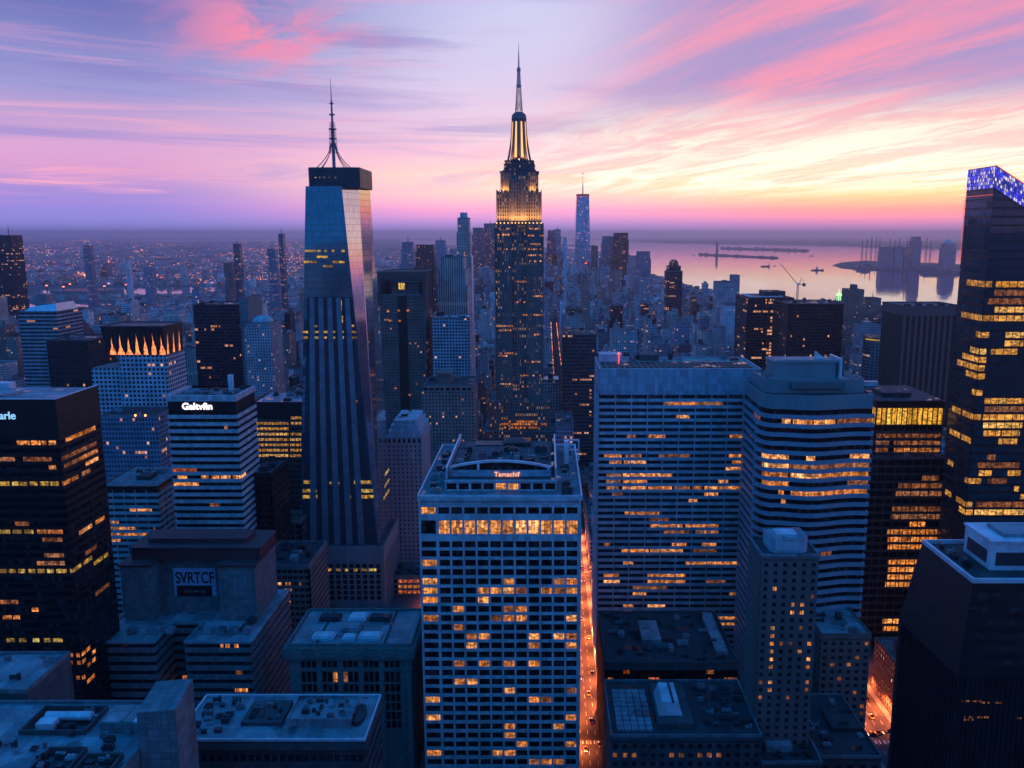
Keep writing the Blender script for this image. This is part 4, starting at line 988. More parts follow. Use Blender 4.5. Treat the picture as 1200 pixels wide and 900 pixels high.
# --- amber-crowned dark tower
def amber_tower():
    D = 520; x0, x1, zt = span(1028, 1106, 470, D, 575)
    T = thing('amber_crown_tower', 'dark tower with one bright amber strip of tall windows under its flat roof', 'office tower', x0, D)
    W = x1-x0; dp = 55; zs = zat(478, D); zb = zat(498, D); zsh = zat(533, D); p = [(0,dp),(0,0),(W,0),(W,dp)]
    b = MB(); b.box(-.7, W+.7, -.7, dp, zs, zt); b.build('top_band', 'black_panel', T)
    MB().box(.2, W-.2, .2, dp-.5, zt, zt+.3).build('roof', 'roof_dark', T); b = MB(); b.box(8, 26, 12, 30, zt+.3, zt+3); b.build('penthouse', 'roof_dark', T); b = MB(); b.box(0, 20, dp-4, dp-1, zt+.3, zt+3.6); b.build('roof_fin', 'pale_metal', T)
    b = MB(); b.box(.2, W-.2, .2, dp-.5, 0, zs); b.build('core_wall', 'black_panel', T)
    for i in range(13):
        a, c = W*i/13+.35, W*(i+1)/13-.35; g = MB(); g.quad((a,-.3,zb+.4), (c,-.3,zb+.4), (c,-.3,zs-.1), (a,-.3,zs-.1)); g.build('lit_window', 'lit_amber', T)
    for i in range(16):
        a, c = dp*i/16+.3, dp*(i+1)/16-.3; g = MB(); g.quad((-.3,c,zb+.4), (-.3,a,zb+.4), (-.3,a,zs-.1), (-.3,c,zs-.1)); g.build('lit_window', 'lit_amber', T)
    b = MB(); strip(b, p, -.1, .6, zb-.8, zb+.3)
    for i in range(14): q = W*i/13; b.box(q-.25, q+.25, -.6, -.01, zb, zs)
    for i in range(17): q = dp*i/16; b.box(-.6, -.01, q-.25, q+.25, zb, zs)
    b.build('strip_frame', 'black_steel', T)
    L = [(507,1045,1085,'lit_dim'),(507,1027,1044,'lit_dim'),(516,1047,1080,'lit_dim'),(516,1026,1043,'lit_dim'),(525,1048,1062,'lit_orange'),(525,1066,1084,'lit_dim'),(525,1025,1040,'lit_dim')]
    T2 = T
    ribbon(T, p, zsh, zb-.8, 4.4, .6, 'stone_brown_dark', 'glass_black', L, proud=.35, D=D, loc=(x0, D), mull=4.5, mullw=.5, mulld=.35)
    # wider lower shaft
    D2 = 508; u0, u1 = xat(1018, 540, D2)-x0, xat(1112, 540, D2)-x0; dd = D2-D; reserve(x0+u0, x0+u1, D2, 580); p2 = [(u0,62),(u0,dd),(u1,dd),(u1,62)]
    L = [(557,1052,1070,'lit_dim'),(557,1080,1100,'lit_dim'),(565,1050,1062,'lit_dim'),(580,1045,1070,'lit_dim'),(597,1044,1095,'lit_dim')]
    for y in (607,618,629,640,650,661,672): L += [(y,1040,1064,'lit_big'),(y,1066,1084,'lit_big'),(y,1086,1103,'lit_big' if y < 640 else 'lit_orange')]
    for y in (683,): L += [(y,1036,1062,'lit_big'),(y,1053,1062)]
    L += [(711,1052,1060),(720,1034,1062,'lit_big'),(730,1032,1060,'lit_big'),(602,1066,1090)]
    ribbon(T, p2, 0, zsh, 4.9, .66, 'stone_brown_dark', 'glass_black', L, proud=.3, D=D2, loc=(x0, D), mull=5.5, mullw=.55, mulld=.3)
    MB().prism(offset(p2, -.3), zsh-.2, zsh+.1).build('shoulder_roof', 'roof_dark', T); b = MB(); strip(b, p2, -.5, .3, zsh, zsh+1.2); b.build('parapet', 'concrete_dark', T)
    clutter(T, 2, W-2, dd+1, -1, zsh+.1, 5, 61, big=.8)
    b = MB(); b.box(u0+2, u1-3, dd-5, dd-.4, zat(772, D2), zat(762, D2)); b.build('entrance_canopy', 'black_steel', T)
    for i in range(4):
        g = MB(); a = u0+3+i*6; g.quad((a,dd-5.1,zat(780,D2)), (a+5,dd-5.1,zat(780,D2)), (a+5,dd-5.1,zat(766,D2)), (a,dd-5.1,zat(766,D2))); g.build('lit_window', 'lit_gold', T)
pmat('stone_brown_dark', (.085, .062, .055), .7); litmat('lit_amber', (1, .43, .03, 1), 1.7, 2.9, contrast=.25)
amber_tower()

# --- black slab near the bottom corner, wider at the foot
def dark_slab():
    D = 230; x0, x1 = xat(1140, 683, D), xat(1140, 683, D)+60; y1 = 262; zt = zat(683, D); reserve(x0-6, x1, D, y1+8)
    T = thing('black_slab', 'black windowless looking slab with a flared flank and a pale box on its roof', 'office tower', x0, D)
    W = x1-x0; dp = y1-D; zc = zt-28
    b = MB(); lo = [(-2.5,-1,zc),(W,-1,zc),(W,dp,zc),(-4.5,dp+4,zc)]; hi = [(0,0,zt),(W,0,zt),(W,dp,zt),(-.5,dp,zt)]
    b.loft(lo, hi); b.loft([(x, y, 0) for x, y, z in lo], lo, cap=False); b.build('wall', 'black_slab_panel', T)
    b = MB()
    for i in range(int(W/1.5)): q = i*1.5; b.box(q-1.6, q-1.3, -1.25, -1.0, 0, zc-.5)
    for i in range(22): q = i*1.6; b.box(-2.8-q*.056, -2.4-q*.056, q-.6, q-.3, 0, zc-.5)
    b.box(-2.7, W, -1.3, -1, zc-.6, zc); b.build('fins', 'black_steel', T)
    for k in range(6):
        g = MB(); z = zc+3+k*4; f = (z-zc)/28; g.quad((-2.3+2.3*f,-1.08+f,z), (W,-1.08+f,z), (W,-1.03+f+.08,z+1.9), (-2.3+2.3*f,-1.03+f+.08,z+1.9)); g.build('window_band', 'glass_dark', T)
    b = MB(); b.prism([(1,1),(W-1,1),(W-1,dp-1),(.6,dp-1)], zt-.2, zt+.1); b.build('roof', 'roof_dark', T)
    b = MB(); b.ringpoly([(-.1,-.1),(W,-.1),(W,dp),(-.6,dp)], [(.7,.7),(W-.7,.7),(W-.7,dp-.7),(.2,dp-.7)], zt-.1, zt+1.2); b.build('parapet', 'pale_metal', T)
    q = xat(1158, 660, D+10)-x0; b = MB(); b.box(q, q+26, 9, 25, zt, zt+8.5); b.box(q-.4, q+26, 8.6, 25.4, zt+8.5, zt+9.2); ph_ = b.build('penthouse', 'pale_metal', T)
    b = MB(); b.quad((q+1.5,8.96,zt+1.5),(q+20,8.96,zt+1.5),(q+20,8.96,zt+5.6),(q+1.5,8.96,zt+5.6)); b.quad((q-.04,23,zt+1.5),(q-.04,11,zt+1.5),(q-.04,11,zt+5.6),(q-.04,23,zt+5.6)); b.build('louvre', 'dark_metal', ph_)
    b = MB(); b.box(q+5, q+22, 12, 22, zt+9.2, zt+10.2); b.build('roof_duct', 'roof_metal', T)
    clutter(T, 2, q-1, 3, dp-3, zt+.1, 5, 71, big=.6)
    rr = random.Random(9)
    for py, a, c in ((821,1127,1152),(840,1125,1158),(843,1127,1140),(841,1192,1200),(823,1150,1176)):
        xx = a
        while xx < c:
            w = rr.uniform(1, 2.5); g = MB(); yy = -1.3
            if rr.random() < .6: g.quad((xat(xx,py,D-1.3)-x0,yy,zat(py+1.6,D-1.3)), (xat(xx+w,py,D-1.3)-x0,yy,zat(py+1.6,D-1.3)), (xat(xx+w,py,D-1.3)-x0,yy,zat(py-.4,D-1.3)), (xat(xx,py,D-1.3)-x0,yy,zat(py-.4,D-1.3))); g.build('lit_window', 'lit_dim', T)
            xx += w+1
pmat('black_slab_panel', (.012, .015, .019), .42, var=.3, cell=(1.5, 4.), joint=.6)
dark_slab()

def punched(T, face, cols, rows, z_hi, z_lo, wall, lits, ww=.5, wh=.55, depth=.5, spare=100, glass='glass_dark', wmesh=None):
    h = (z_hi-z_lo)/rows; L = math.dist(*face); cw = L/cols
    rz = [(z_hi-h*(r+.5+wh/2), z_hi-h*(r+.5-wh/2)) for r in range(rows)]
    cx_ = [(cw*(c+.5-ww/2), cw*(c+.5+ww/2)) for c in range(cols)]
    return gridwall(T, face, cols, rz, wall, glass, lits, colx=cx_, depth=depth, spare=spare, wmesh=wmesh, thick=h*(1-wh)/2)

# --- brown brick tower block in front of the rippling tower
def brick_tower():
    D = 330; x0, x1, zt = span(893, 960, 652, D, 352)
    T = thing('brick_tower', 'mauve brick tower block with small square windows, some lit, and a boxed roof', 'apartment tower', x0, D)
    W = x1-x0; dp = 22; b = MB(); R_ = {3:[(1,'lit_orange')],4:[(5,'lit_dim')],5:[(4,'lit_warm'),(3,'lit_dim')],6:[(3,'lit_orange'),(4,'lit_warm')],8:[(1,'lit_warm'),(4,'lit_dim')],9:[(1,'lit_orange')],10:[(1,'lit_warm'),(2,'lit_dim'),(3,'lit_dim'),(5,'lit_orange')],11:[(1,'lit_warm'),(4,'lit_orange')],12:[(1,'lit_warm'),(5,'lit_warm')],13:[(1,'lit_orange'),(5,'lit_orange')],15:[(1,'lit_orange'),(0,'lit_dim'),(5,'lit_dim')],16:[(1,'lit_orange'),(5,'lit_dim')],17:[(0,'lit_dim'),(3,'lit_dim')]}
    lits = {(r, c): m for r, cs in R_.items() for c, m in cs}
    zlo = zt-2-26*3.45
    punched(T, ((0, 0), (W, 0)), 6, 26, zt-2, zlo, None, lits, ww=.42, wh=.5, wmesh=b)
    punched(T, ((0, dp), (0, .02)), 7, 26, zt-2, zlo, None, {}, ww=.4, wh=.5, spare=0, wmesh=b)
    b.box(.5, W, .5, dp-.5, 0, zt-.3); b.box(.5, W, dp-.5, dp, 0, zt-.3); b.box(-.01, W, -.01, 3, 0, zlo-1.2); b.box(-.01, .5, 3, dp, 0, zlo-1.2); b.box(-.2, W+.2, -.2, .4, zt-1.2, zt); b.box(-.2, .4, .4, dp, zt-1.2, zt)
    b.build('wall', 'brick_mauve', T)
    MB().box(.4, W-.4, .4, dp-.4, zt-.3, zt-.05).build('roof', 'roof_dark', T); MB().ring(-.2, W+.2, -.2, dp+.2, zt, zt+1, .5).build('parapet', 'roof_metal', T)
    b = MB(); c0, c1 = 4.5, W-3.2; pts = [(c0,6),(c0+2,4),(c1-2,4),(c1,6),(c1,17),(c0,17)]; b.prism(pts, zt-.1, zt+6.2); ph_ = b.build('penthouse', 'panel_grey', T)
    MB().prism([(x, y) for x, y in offset(pts, -.5)], zt+6.2, zt+6.5).build('penthouse_roof', 'roof_metal', ph_)
    b = MB(); b.box(c0+3, c1-4, 7, 14, zt+6.5, zt+6.9); b.build('skylight', 'pale_metal', ph_)
brick_tower()

def brick_block():
    D = 400; x0, x1, zt = span(963, 1021, 745, D, 440)
    T = thing('brick_block', 'low reddish brick block with dim windows under a plain roof, beside the mauve brick tower', 'apartment block', x0, D)
    W = x1-x0; b = MB(); rr = random.Random(3); lits = {(r, c): rr.choice(['lit_dim', 'lit_red', 'lit_dim', 'lit_orange']) for r in range(14) for c in range(6) if rr.random() < .16}
    punched(T, ((0, 0), (W, 0)), 6, 14, zt-2.4, 6, None, lits, ww=.5, wh=.5, wmesh=b)
    punched(T, ((0, 40), (0, .02)), 9, 14, zt-2.4, 6, None, {}, ww=.4, wh=.5, wmesh=b, spare=0)
    b.box(.5, W, .5, 40, 0, zt-.3); b.box(0, W, 0, .45, 0, 5); b.box(-.3, W+.3, -.3, .5, zt-1.6, zt-.1); b.build('wall', 'brick_brown', T)
    roofset(T, 0, W, 0, 40, zt, 'roof_metal', 'brick_brown', n=7, seed=21)
brick_block()

# --- dark low blocks by the avenue
def dark_block():
    D = 380; x0, x1, zt = span(709, 865, 778, D, 436)
    T = thing('dark_block', 'low black office block with a cluttered dark roof at the foot of the wide slab', 'office block', x0, D)
    W = x1-x0; p = [(0,56),(0,0),(W,0),(W,56)]
    L = [(786,731,738,'lit_red'),(786,828,836,'lit_dim'),(786,848,856,'lit_dim'),(793,713,719,'lit_dim'),(793,760,772,'lit_red'),(793,848,856,'lit_orange'),(793,830,834,'lit_dim'),(801,714,721,'lit_orange'),(801,770,778,'lit_dim'),(812,733,738,'lit_red')]
    ribbon(T, p, 0, zt-3, 3.9, .55, 'black_panel', 'glass_black', L, proud=.25, D=D, loc=(x0, D), mull=4.8, mullw=.5, mulld=.25)
    b = MB(); b.prism(offset(p, -.3), zt-3, zt-.2); strip(b, p, -.4, .4, zt-3, zt-1.9); b.build('cornice', 'concrete_dark', T)
    roofset(T, 0, W, 0, 56, zt, 'roof_dark', 'concrete_dark', n=34, seed=22)
    b = MB(); b.box(W*.31, W*.46, 18, 40, zt, zt+3.4); b.build('penthouse', 'roof_metal', T); b = MB(); b.box(W*.86, W*.95, 8, 52, zt, zt+2.2); b.build('skylight', 'roof_metal', T)
dark_block()
def stone_block():
    D = 318; x0, x1, zt = span(716, 893, 864, D, 362)
    T = thing('stone_block', 'low stone block with a row of small square windows and a tall white roof hood', 'office block', x0, D)
    W = x1-x0; b = MB(); rr = random.Random(4)
    lits = {(1, c): 'lit_dim' for c in (0,1,2,6,7,9,10,11)}
    punched(T, ((0, 0), (W, 0)), 16, 5, zt-2.2, zt-22, None, lits, ww=.5, wh=.55, wmesh=b)
    b.box(.5, W, .5, 44, 0, zt-.3); b.box(0, W, 0, .45, 0, zt-22.5); b.box(-.4, W+.4, -.5, .45, zt-1.5, zt-.1); b.box(0, .5, .46, 44, 0, zt-.3); b.build('wall', 'concrete_dark', T)
    roofset(T, 0, W, 0, 44, zt, 'roof_dark', 'concrete_grey', n=0)
    b = MB()
    for i in range(5):
        for j in range(9): b.box(3+i*3.0, 5.6+i*3.0, 4+j*3.6, 7+j*3.6, zt+.05, zt+.9)
    b.build('roof_panels', 'roof_metal', T)
    b = MB(); b.box(20, 35, 6, 38, zt, zt+2.4); b.build('plant_platform', 'concrete_dark', T)
    b = MB(); q = [(21,10),(24,10)]; b.loft([(21,12,zt+2.4),(31,12,zt+2.4),(31,30,zt+2.4),(21,30,zt+2.4)], [(22.6,13,zt+8),(29.4,13,zt+8),(29.4,29,zt+8),(22.6,29,zt+8)]); rh_ = b.build('roof_hood', 'pale_metal', T); b = MB(); b.box(26.6, 27.4, 12.4, 29.6, zt+8, zt+8.7); b.build('hood_ridge', 'dark_metal', rh_)
    clutter(T, 38, W-2, 4, 40, zt, 34, 24, big=.75)
stone_block()
def corner_block(x0, x1, D, y1, zt, label, seed, n=12):
    reserve(x0, x1, D, y1); T = thing('low_block', label, 'office block', x0, D); W, dp = x1-x0, y1-D; b = MB(); lits = {(2, 2): 'lit_dim'}
    punched(T, ((0, 0), (W, 0)), max(4, int(W/5)), 6, zt-2.5, zt-25, None, lits, ww=.5, wh=.5, wmesh=b, spare=40); b.box(.5, W, .5, dp, 0, zt-.3); b.box(0, W, 0, .45, 0, zt-25.5); b.box(0, .5, .46, dp, 0, zt-.3); b.build('wall', 'concrete_dark', T)
    roofset(T, 0, W, 0, dp, zt, 'roof_dark', 'concrete_grey', n=n, seed=seed); return T
T = corner_block(xat(893, 850, 352), xat(955, 850, 352), 352, 385, 40, 'small low block with a pale roof deck, wedged below the mauve brick tower', 41, 8)
T = corner_block(xat(893, 880, 318), xat(965, 880, 318), 318, 348, 46, 'cluttered low roof next to the stone block with the white hood', 42, 10)
b = MB(); b.box(4, 15, 8, 26, 46.05, 49); b.build('penthouse', 'roof_metal', T)
T = corner_block(xat(962, 865, 340), xat(1040, 880, 335), 340, 392, 34, 'dark flat roof in front of the reddish brick block', 43, 9)
b = MB(); b.box(12, 26, 20, 36, 34.05, 36.2); b.build('penthouse', 'roof_dark', T)

# --- building with the big lettered recess
def lettered_building():
    D = 372; zt = zat(752, D); x0, x1 = xat(110, 752, D), xat(293, 752, D); y1 = 432; reserve(x0, x1, D, y1)
    T = thing('lettered_building', 'terraced building whose tall block carries dark capital letters between two piers', 'office building', (x0+x1)/2, D)
    cx = (x0+x1)/2; a, c = x0-cx, x1-cx; dp = y1-D
    wl = xat(180, 752, D)-cx; wr = xat(219, 752, D)-cx; nd = 20
    p = [(a,dp),(a,0),(wl,0),(wl,nd),(wr,nd),(wr,0),(c,0),(c,dp)]
    L = [(759,258,262,'lit_orange'),(759,265,269,'lit_orange'),(759,275,280,'lit_orange'),(792,276,284,'lit_dim'),(806,276,290,'lit_orange'),(805,214,225,'lit_orange')]
    ribbon(T, p, 0, zt-.6, 4.6, .5, 'precast_mid', 'glass_dark', L, proud=.9, D=D, loc=(cx, D), mull=3.3, mullw=.3, mulld=-.0)
    b = MB(); b.prism(offset(p, -.6), zt-1, zt); strip(b, p, -.6, 1.2, zt-.6, zt+.5); b.build('terrace', 'roof_metal', T)
    for k in range(4):
        for s0 in (a+12, wr+5): b = MB(); q = s0+k*6.2; b.box(q, q+3.4, 7, 11, zt+.3, zt+2.6); b.cyl(q+1.7, 9, zt+2.6, zt+3.3, 1.2, n=12); b.build('air_conditioner', 'roof_metal', T)
    for k in range(6): b = MB(); q = 10+k*7.5; b.box(c-8, c-4, q, q+4, zt+.3, zt+2.4); b.cyl(c-6, q+2, zt+2.4, zt+3, 1.3, n=12); b.build('air_conditioner', 'roof_dark', T)
    D2 = D+22; X = lambda px, py, d=22: xat(px, py, D+d)-cx; Z = lambda py, d=22: zat(py, D+d)
    u0, u1 = X(141, 665), X(298, 665); v0, v1 = X(176, 665), X(255, 665); zp = Z(664); dB = 54
    b = MB(); b.box(u0, v0, 22, dB, zt-.5, zp); b.box(v1, u1, 22, dB, zt-.5, zp); b.box(v0+.01, v1-.01, 36, dB, zt-.5, zp); b.build('upper_block', 'precast_mid', T)
    zc = Z(641, 30); MB().box(u0-1, v0+.8, 21, dB+1, zp, zp+1.1).build('pier_cap', 'red_steel', T); MB().box(v1-.8, u1+1, 21, dB+1, zp, zp+1.1).build('pier_cap', 'red_steel', T)
    b = MB(); b.box(u0+2, u1+.5, 30, dB, zp+1.1, zc-1); b.box(v0+.8, v1-.8, 30, 36, zp+.05, zp+1.1); b.box(u0+1.2, u1+1.2, 29.2, dB+.8, zc-1, zc); b.build('top_slab', 'red_steel', T)
    b = MB(); b.box(u0+8, u1-8, 36, dB-4, zc, zc+2.2); b.build('penthouse', 'red_steel', T)
    b = MB(); b.box(v0+.4, v1-.4, 33, 36, zt, zt+7); b.build('recess_step', 'precast_mid', T)
    s0, s1 = X(204, 680, 35.6), X(253, 680, 35.6); sz0, sz1 = Z(699, 35.6), Z(666, 35.6)
    b = MB(); b.box(s0, s1, 35.5, 35.98, sz0-.3, sz1); sb = b.build('sign_board', 'sign_panel', T)
    b = MB(); b.box(s0+1.2, s1-2.2, 35.2, 35.49, sz0, Z(686, 35.6)); b.build('sign_plate', 'black_panel', sb)
    text(sb, 'SVRTCF', (s0+s1)/2, 35.4, Z(683, 35.6), 8.4, 'black_panel', align='CENTER', bold=.14, extrude=.1, xscale=.68)
    text(sb, 'Solrew ay', (s0+s1)/2-.4, 35.1, Z(694, 35.6), 2.8, 'roof_metal', align='CENTER', extrude=.05)
pmat('precast_mid', (.155, .155, .16), .75, streak=True, cell=(2.4, 2.2), joint=.35); pmat('sign_panel', (.34, .44, .60), .6)
lettered_building()

# --- stone palazzo block with cornice
def cornice_building():
    D = 370; x0, x1, zt = span(338, 481, 757, D, 408)
    T = thing('cornice_building', 'square stone block with a heavy cornice, tall window bays and pale skylights on the roof', 'office building', x0, D)
    W = x1-x0; dp = 38; b = MB(); zr = zat(766, D); zc = zr
    lits = {(1, 5): 'lit_orange', (1, 6): 'lit_dim'}
    cols = []; nb = 5; bw = (W-8)/nb
    for i in range(nb):
        for j in range(3): q = 4+bw*i+1.1+j*(bw-2.2)/3; cols.append((q+.25, q+(bw-2.2)/3-.25))
    rows = [(zc-7.2, zc-3.8), (zc-14.6, zc-9.2), (zc-19.6, zc-15.4), (zc-24.4, zc-20.4), (zc-29, zc-25), (zc-33.6, zc-29.6), (zc-38.2, zc-34.2)]
    gridwall(T, ((0, 0), (W, 0)), 15, rows, None, 'glass_black', lits, colx=cols, depth=.9, wmesh=b)
    srows = rows; gridwall(T, ((W, .02), (W, dp)), 10, srows, None, 'glass_black', {(4, 2): 'lit_orange'}, depth=.7, spare=0, wmesh=b)
    b.box(.95, W-.95, .95, dp, 0, zt-.5); b.box(0, .94, .02, dp, 0, zt-.5); b.box(0, W, 0, .9, 0, zc-38.8); b.box(W-.9, W, .92, dp, 0, zc-38.8)
    for i in range(nb+1): q = 4+bw*i-1.0; b.box(max(0, q), min(W, q+2.0), -.45, -.01, 0, zc-8)
    b.build('wall', 'limestone', T)
    b = MB()
    for k, (o_, z0_, z1_) in enumerate(((.5, zc-8.4, zc-7.8), (.8, zc-3.2, zc-2.2), (1.6, zc-2.2, zc-.9), (2.2, zc-.9, zt-.3))): b.box(-o_, W+o_, -o_, dp+.2, z0_, z1_)
    for i in range(46): q = -.8+(W+1.6)*i/45; b.box(q-.3, q+.3, -1.6, -.82, zc-2.9, zc-2.21)
    b.build('cornice', 'limestone', T)
    MB().box(.3, W-.3, .3, dp-.3, zt-.35, zt+.1).build('roof', 'roof_metal', T); MB().ring(-.6, W+.6, -.6, dp, zt-.3, zt+1.3, .7).build('parapet', 'limestone', T)
    for px, py, w, d, nm, mt in ((16, 5, 11, 6, 'skylight', 'pale_metal'), (40, 5, 11, 6, 'skylight', 'pale_metal'), (29.5, 4, 6, 5, 'skylight', 'pale_metal'), (29, 24, 9, 8, 'lift_house', 'pale_metal'), (14, 25, 11, 6, 'roof_hatch', 'roof_dark'), (41, 25, 11, 6, 'roof_hatch', 'roof_dark'), (28, 13, 10, 8, 'lift_house', 'roof_metal')):
        px *= W/62; w *= W/62; q = MB(); q.box(px-w/2, px+w/2, py, py+d, zt+.1, zt+1.2); q.box(px-w/2-.3, px+w/2+.3, py-.3, py+d+.3, zt+1.2, zt+1.5); q.box(px-w/2+.5, px+w/2-.5, py+.5, py+d-.5, zt+1.5, zt+2.2); q.build(nm, mt, T)
    b = MB()
    for q in (.22, .78): b.box(W*q-.3, W*q+.3, 1.5, dp-1.5, zt+.1, zt+.8)
    b.build('roof_kerb', 'roof_dark', T)
cornice_building()

# --- long flat-roofed block at the bottom
def long_block():
    D = 270; x0, x1, zt = span(205, 427, 868, D, 299)
    T = thing('long_block', 'long flat roofed block with a raised railed deck, next to the concrete shaft', 'office block', x0, D)
    W = x1-x0; dp = 29; b = MB(); rows = [(zt-8.2, zt-5.2), (zt-13.6, zt-10.6), (zt-19, zt-16), (zt-24.4, zt-21.4)]
    gridwall(T, ((0, 0), (W, 0)), 24, rows, None, 'glass_dark', {(1, 7): 'lit_orange', (2, 14): 'lit_dim'}, depth=.5, wmesh=b)
    gridwall(T, ((W, .02), (W, dp)), 9, rows, None, 'glass_dark', {}, depth=.5, spare=20, wmesh=b)
    b.box(.55, W-.55, .55, dp, 0, zt-.4); b.box(0, W, 0, .5, 0, zt-25); b.box(W-.5, W, .52, dp, 0, zt-25); b.box(-.8, W+.8, -.8, .5, zt-3.2, zt-1.8); b.box(-.5, W+.5, -.5, .52, zt-1.8, zt); b.box(W-.5, W+.8, .52, dp, zt-3.2, zt); b.build('wall', 'concrete_dark', T)
    MB().box(0, W-.5, .55, dp, zt-.4, zt-.05).build('roof', 'roof_metal', T)
    MB().ring(-.4, W+.4, -.4, dp, zt, zt+.9, .5).build('parapet', 'pale_metal', T)
    b = MB(); b.box(W*.56, W*.90, 8, 23, zt-.05, zt+2.6); b.ring(W*.56-.2, W*.90+.2, 7.8, 23.2, zt+2.6, zt+3.6, .25); b.build('roof_deck', 'roof_metal', T); clutter(T, W*.57, W*.89, 9, 22, zt+2.6, 14, 82, big=.5)
    b = MB(); b.box(W*.30, W*.52, 9, 24, zt-.05, zt+1.4); b.build('roof_deck', 'concrete_dark', T); clutter(T, W*.31, W*.51, 10, 23, zt+1.4, 10, 83, big=.5)
    b = MB(); b.prism([(W*.925+2.5*math.cos(k*.524), 15+6*math.sin(k*.524)) for k in range(12)], zt-.05, zt+1.6); b.build('roof_drum', 'roof_dark', T)
    clutter(T, 2, W*.28, 2, dp-2, zt, 18, 84, big=.7)
long_block()
# --- nearest roofs in the bottom corner
def corner_roofs():
    z = 112.; x0, x1 = xat(-120, 850, 225), xat(170, 815, 232); D, y1 = 196, 252; reserve(x0, x1+14, D, y1)
    T = thing('roof_terrace_block', 'cluttered roof terrace with dark sunken plant wells beside a tall concrete shaft', 'office block', x1, D)
    W = x1-x0; b = MB(); b.box(-W, 0, 0, y1-D, 0, z-.4); b.build('wall', 'concrete_grey', T)
    MB().box(-W+.4, -.4, .4, y1-D-.4, z-.4, z).build('roof', 'roof_metal', T); MB().ring(-W, 0, 0, y1-D, z-.4, z+1.1, .6).build('parapet', 'concrete_grey', T)
    for (a, c, d0, d1) in ((-26, -15, 17, 30), (-13.5, -3, 15, 27), (-40, -20, 38, 52)):
        q = MB(); q.ring(a, c, d0, d1, z, z+1.6, .5); q.build('well_wall', 'concrete_dark', T); q = MB(); q.box(a+.5, c-.5, d0+.5, d1-.5, z, z+.15); q.build('plant_well', 'roof_dark', T); clutter(T, a+.6, c-.6, d0+.6, d1-.6, z+.15, 4, int(d0), big=.6)
    clutter(T, -W+2, -2, 3, 50, z, 46, 91, big=.6)
    q = MB(); q.box(-36, -31, 40, 44, z, z+2.5); q.tube((-36,46,z+1.6), (-22,46,z+1.6), 1.4, n=12); q.build('air_duct', 'pale_metal', T)
    q = MB(); q.box(-16, -2.2, 39, 49, z, z+3.2); q.build('skylight_base', 'concrete_grey', T)
    for k, (a, c, m_) in enumerate(((-15.6, -9.5, 'roof_metal'), (-9.2, -6.6, 'teal_panel'), (-6.3, -2.6, 'pale_metal'))): q = MB(); q.box(a, c, 39.5, 48.5, z+3.2, z+3.6); q.build('skylight_pane', m_, T)
    T2 = thing('concrete_shaft', 'tall blank concrete shaft standing over the cluttered terrace roof', 'tower', x1+.1, 226); zt = zat(797, 238)
    q = MB(); q.loft([(0,0,0),(11.2,0,0),(11.2,13,0),(0,13,0)], [(0,0,zt-3.5),(11.2,0,zt-2.5),(11.2,13,zt),(0,13,zt-1)]); q.build('wall', 'concrete_grey', T2)
    q = MB()
    for i in range(5):
        for j in range(7): q.box(.15+i*2.22, 2.25+i*2.22, -.12, -.02, zt-8-j*5, zt-3.4-j*5)
    q.build('cladding', 'concrete_grey', T2); q = MB(); q.box(-.25, -.02, 3, 10, 96, 103); q.build('window', 'glass_black', T2)
    reserve(-262, -205, 255, 290); T3 = thing('parapet_block', 'dark parapeted block directly behind the cluttered roof terrace', 'office block', xat(30, 800, 258), 258); zt = zat(812, 258)
    q = MB(); q.box(-40, 0, 0, 26, 0, zt); q.build('wall', 'concrete_dark', T3); q = MB(); q.box(-39.5, -.5, .5, 25.5, zt, zt+.3); q.build('roof', 'roof_metal', T3); MB().ring(-40.1, .1, -.1, 26.1, zt-.2, zt+1.2, .5).build('parapet', 'concrete_grey', T3); clutter(T3, -38, -2, 2, 24, zt+.3, 6, 97)
corner_roofs()

# --- white banded tower with the lit name
def banded_tower():
    D = 480; x0, x1, zt = span(196, 276, 465, D, 512)
    T = thing('banded_tower', 'white banded tower with a glowing white name on its dark top band', 'office tower', x0, D)
    W = x1-x0; dp = 32; p = [(0,dp),(0,0),(W,0),(W,dp)]; z1 = zat(482, D)
    L = [(562,209,220,'lit_warm'),(562,223,233,'lit_warm'),(562,236,245,'lit_warm'),(562,248,257,'lit_warm'),(562,259,270,'lit_warm'),(559,273,279,'lit_warm'),(556,280,288,'lit_warm'),(589,246,258,'lit_dim'),(626,270,281,'lit_dim'),(629,282,293,'lit_orange'),(633,260,272,'lit_dim'),(497,263,267,'lit_dim'),(543,228,231,'lit_red')]
    ribbon(T, p, 0, z1, 4.25, .5, 'precast_white', 'glass_black', L, proud=.7, D=D, loc=(x0, D), mull=0)
    b = MB(); b.prism(offset(p, -.2), z1, zat(470, D)); strip(b, p, -.4, .0, z1, zat(470, D)); sb = b.build('sign_band', 'black_panel', T)
    zz = zat(470, D); b = MB(); b.ringpoly(offset(p, .5), offset(p, -.9), zz-.1, zt+.8); b.prism(offset(p, -.8), zz-1, zt-1); b.build('parapet', 'precast_white', T)
    MB().prism(offset(p, -.95), zt-1, zt-.6).build('roof', 'roof_gravel', T); clutter(T, 2, W-2, 2, dp-2, zt-.6, 14, 101, big=.8)
    b = MB(); b.box(W*.66, W*.66+2.6, dp-7, dp-4.4, zt-.6, zt+8.4); b.build('chimney', 'pale_metal', T)
    text(sb, 'Galtvfin', W*.43, -.25, zat(479.6, D), 5.3, 'sign_white', align='CENTER', bold=.13, xscale=1.06)
banded_tower()

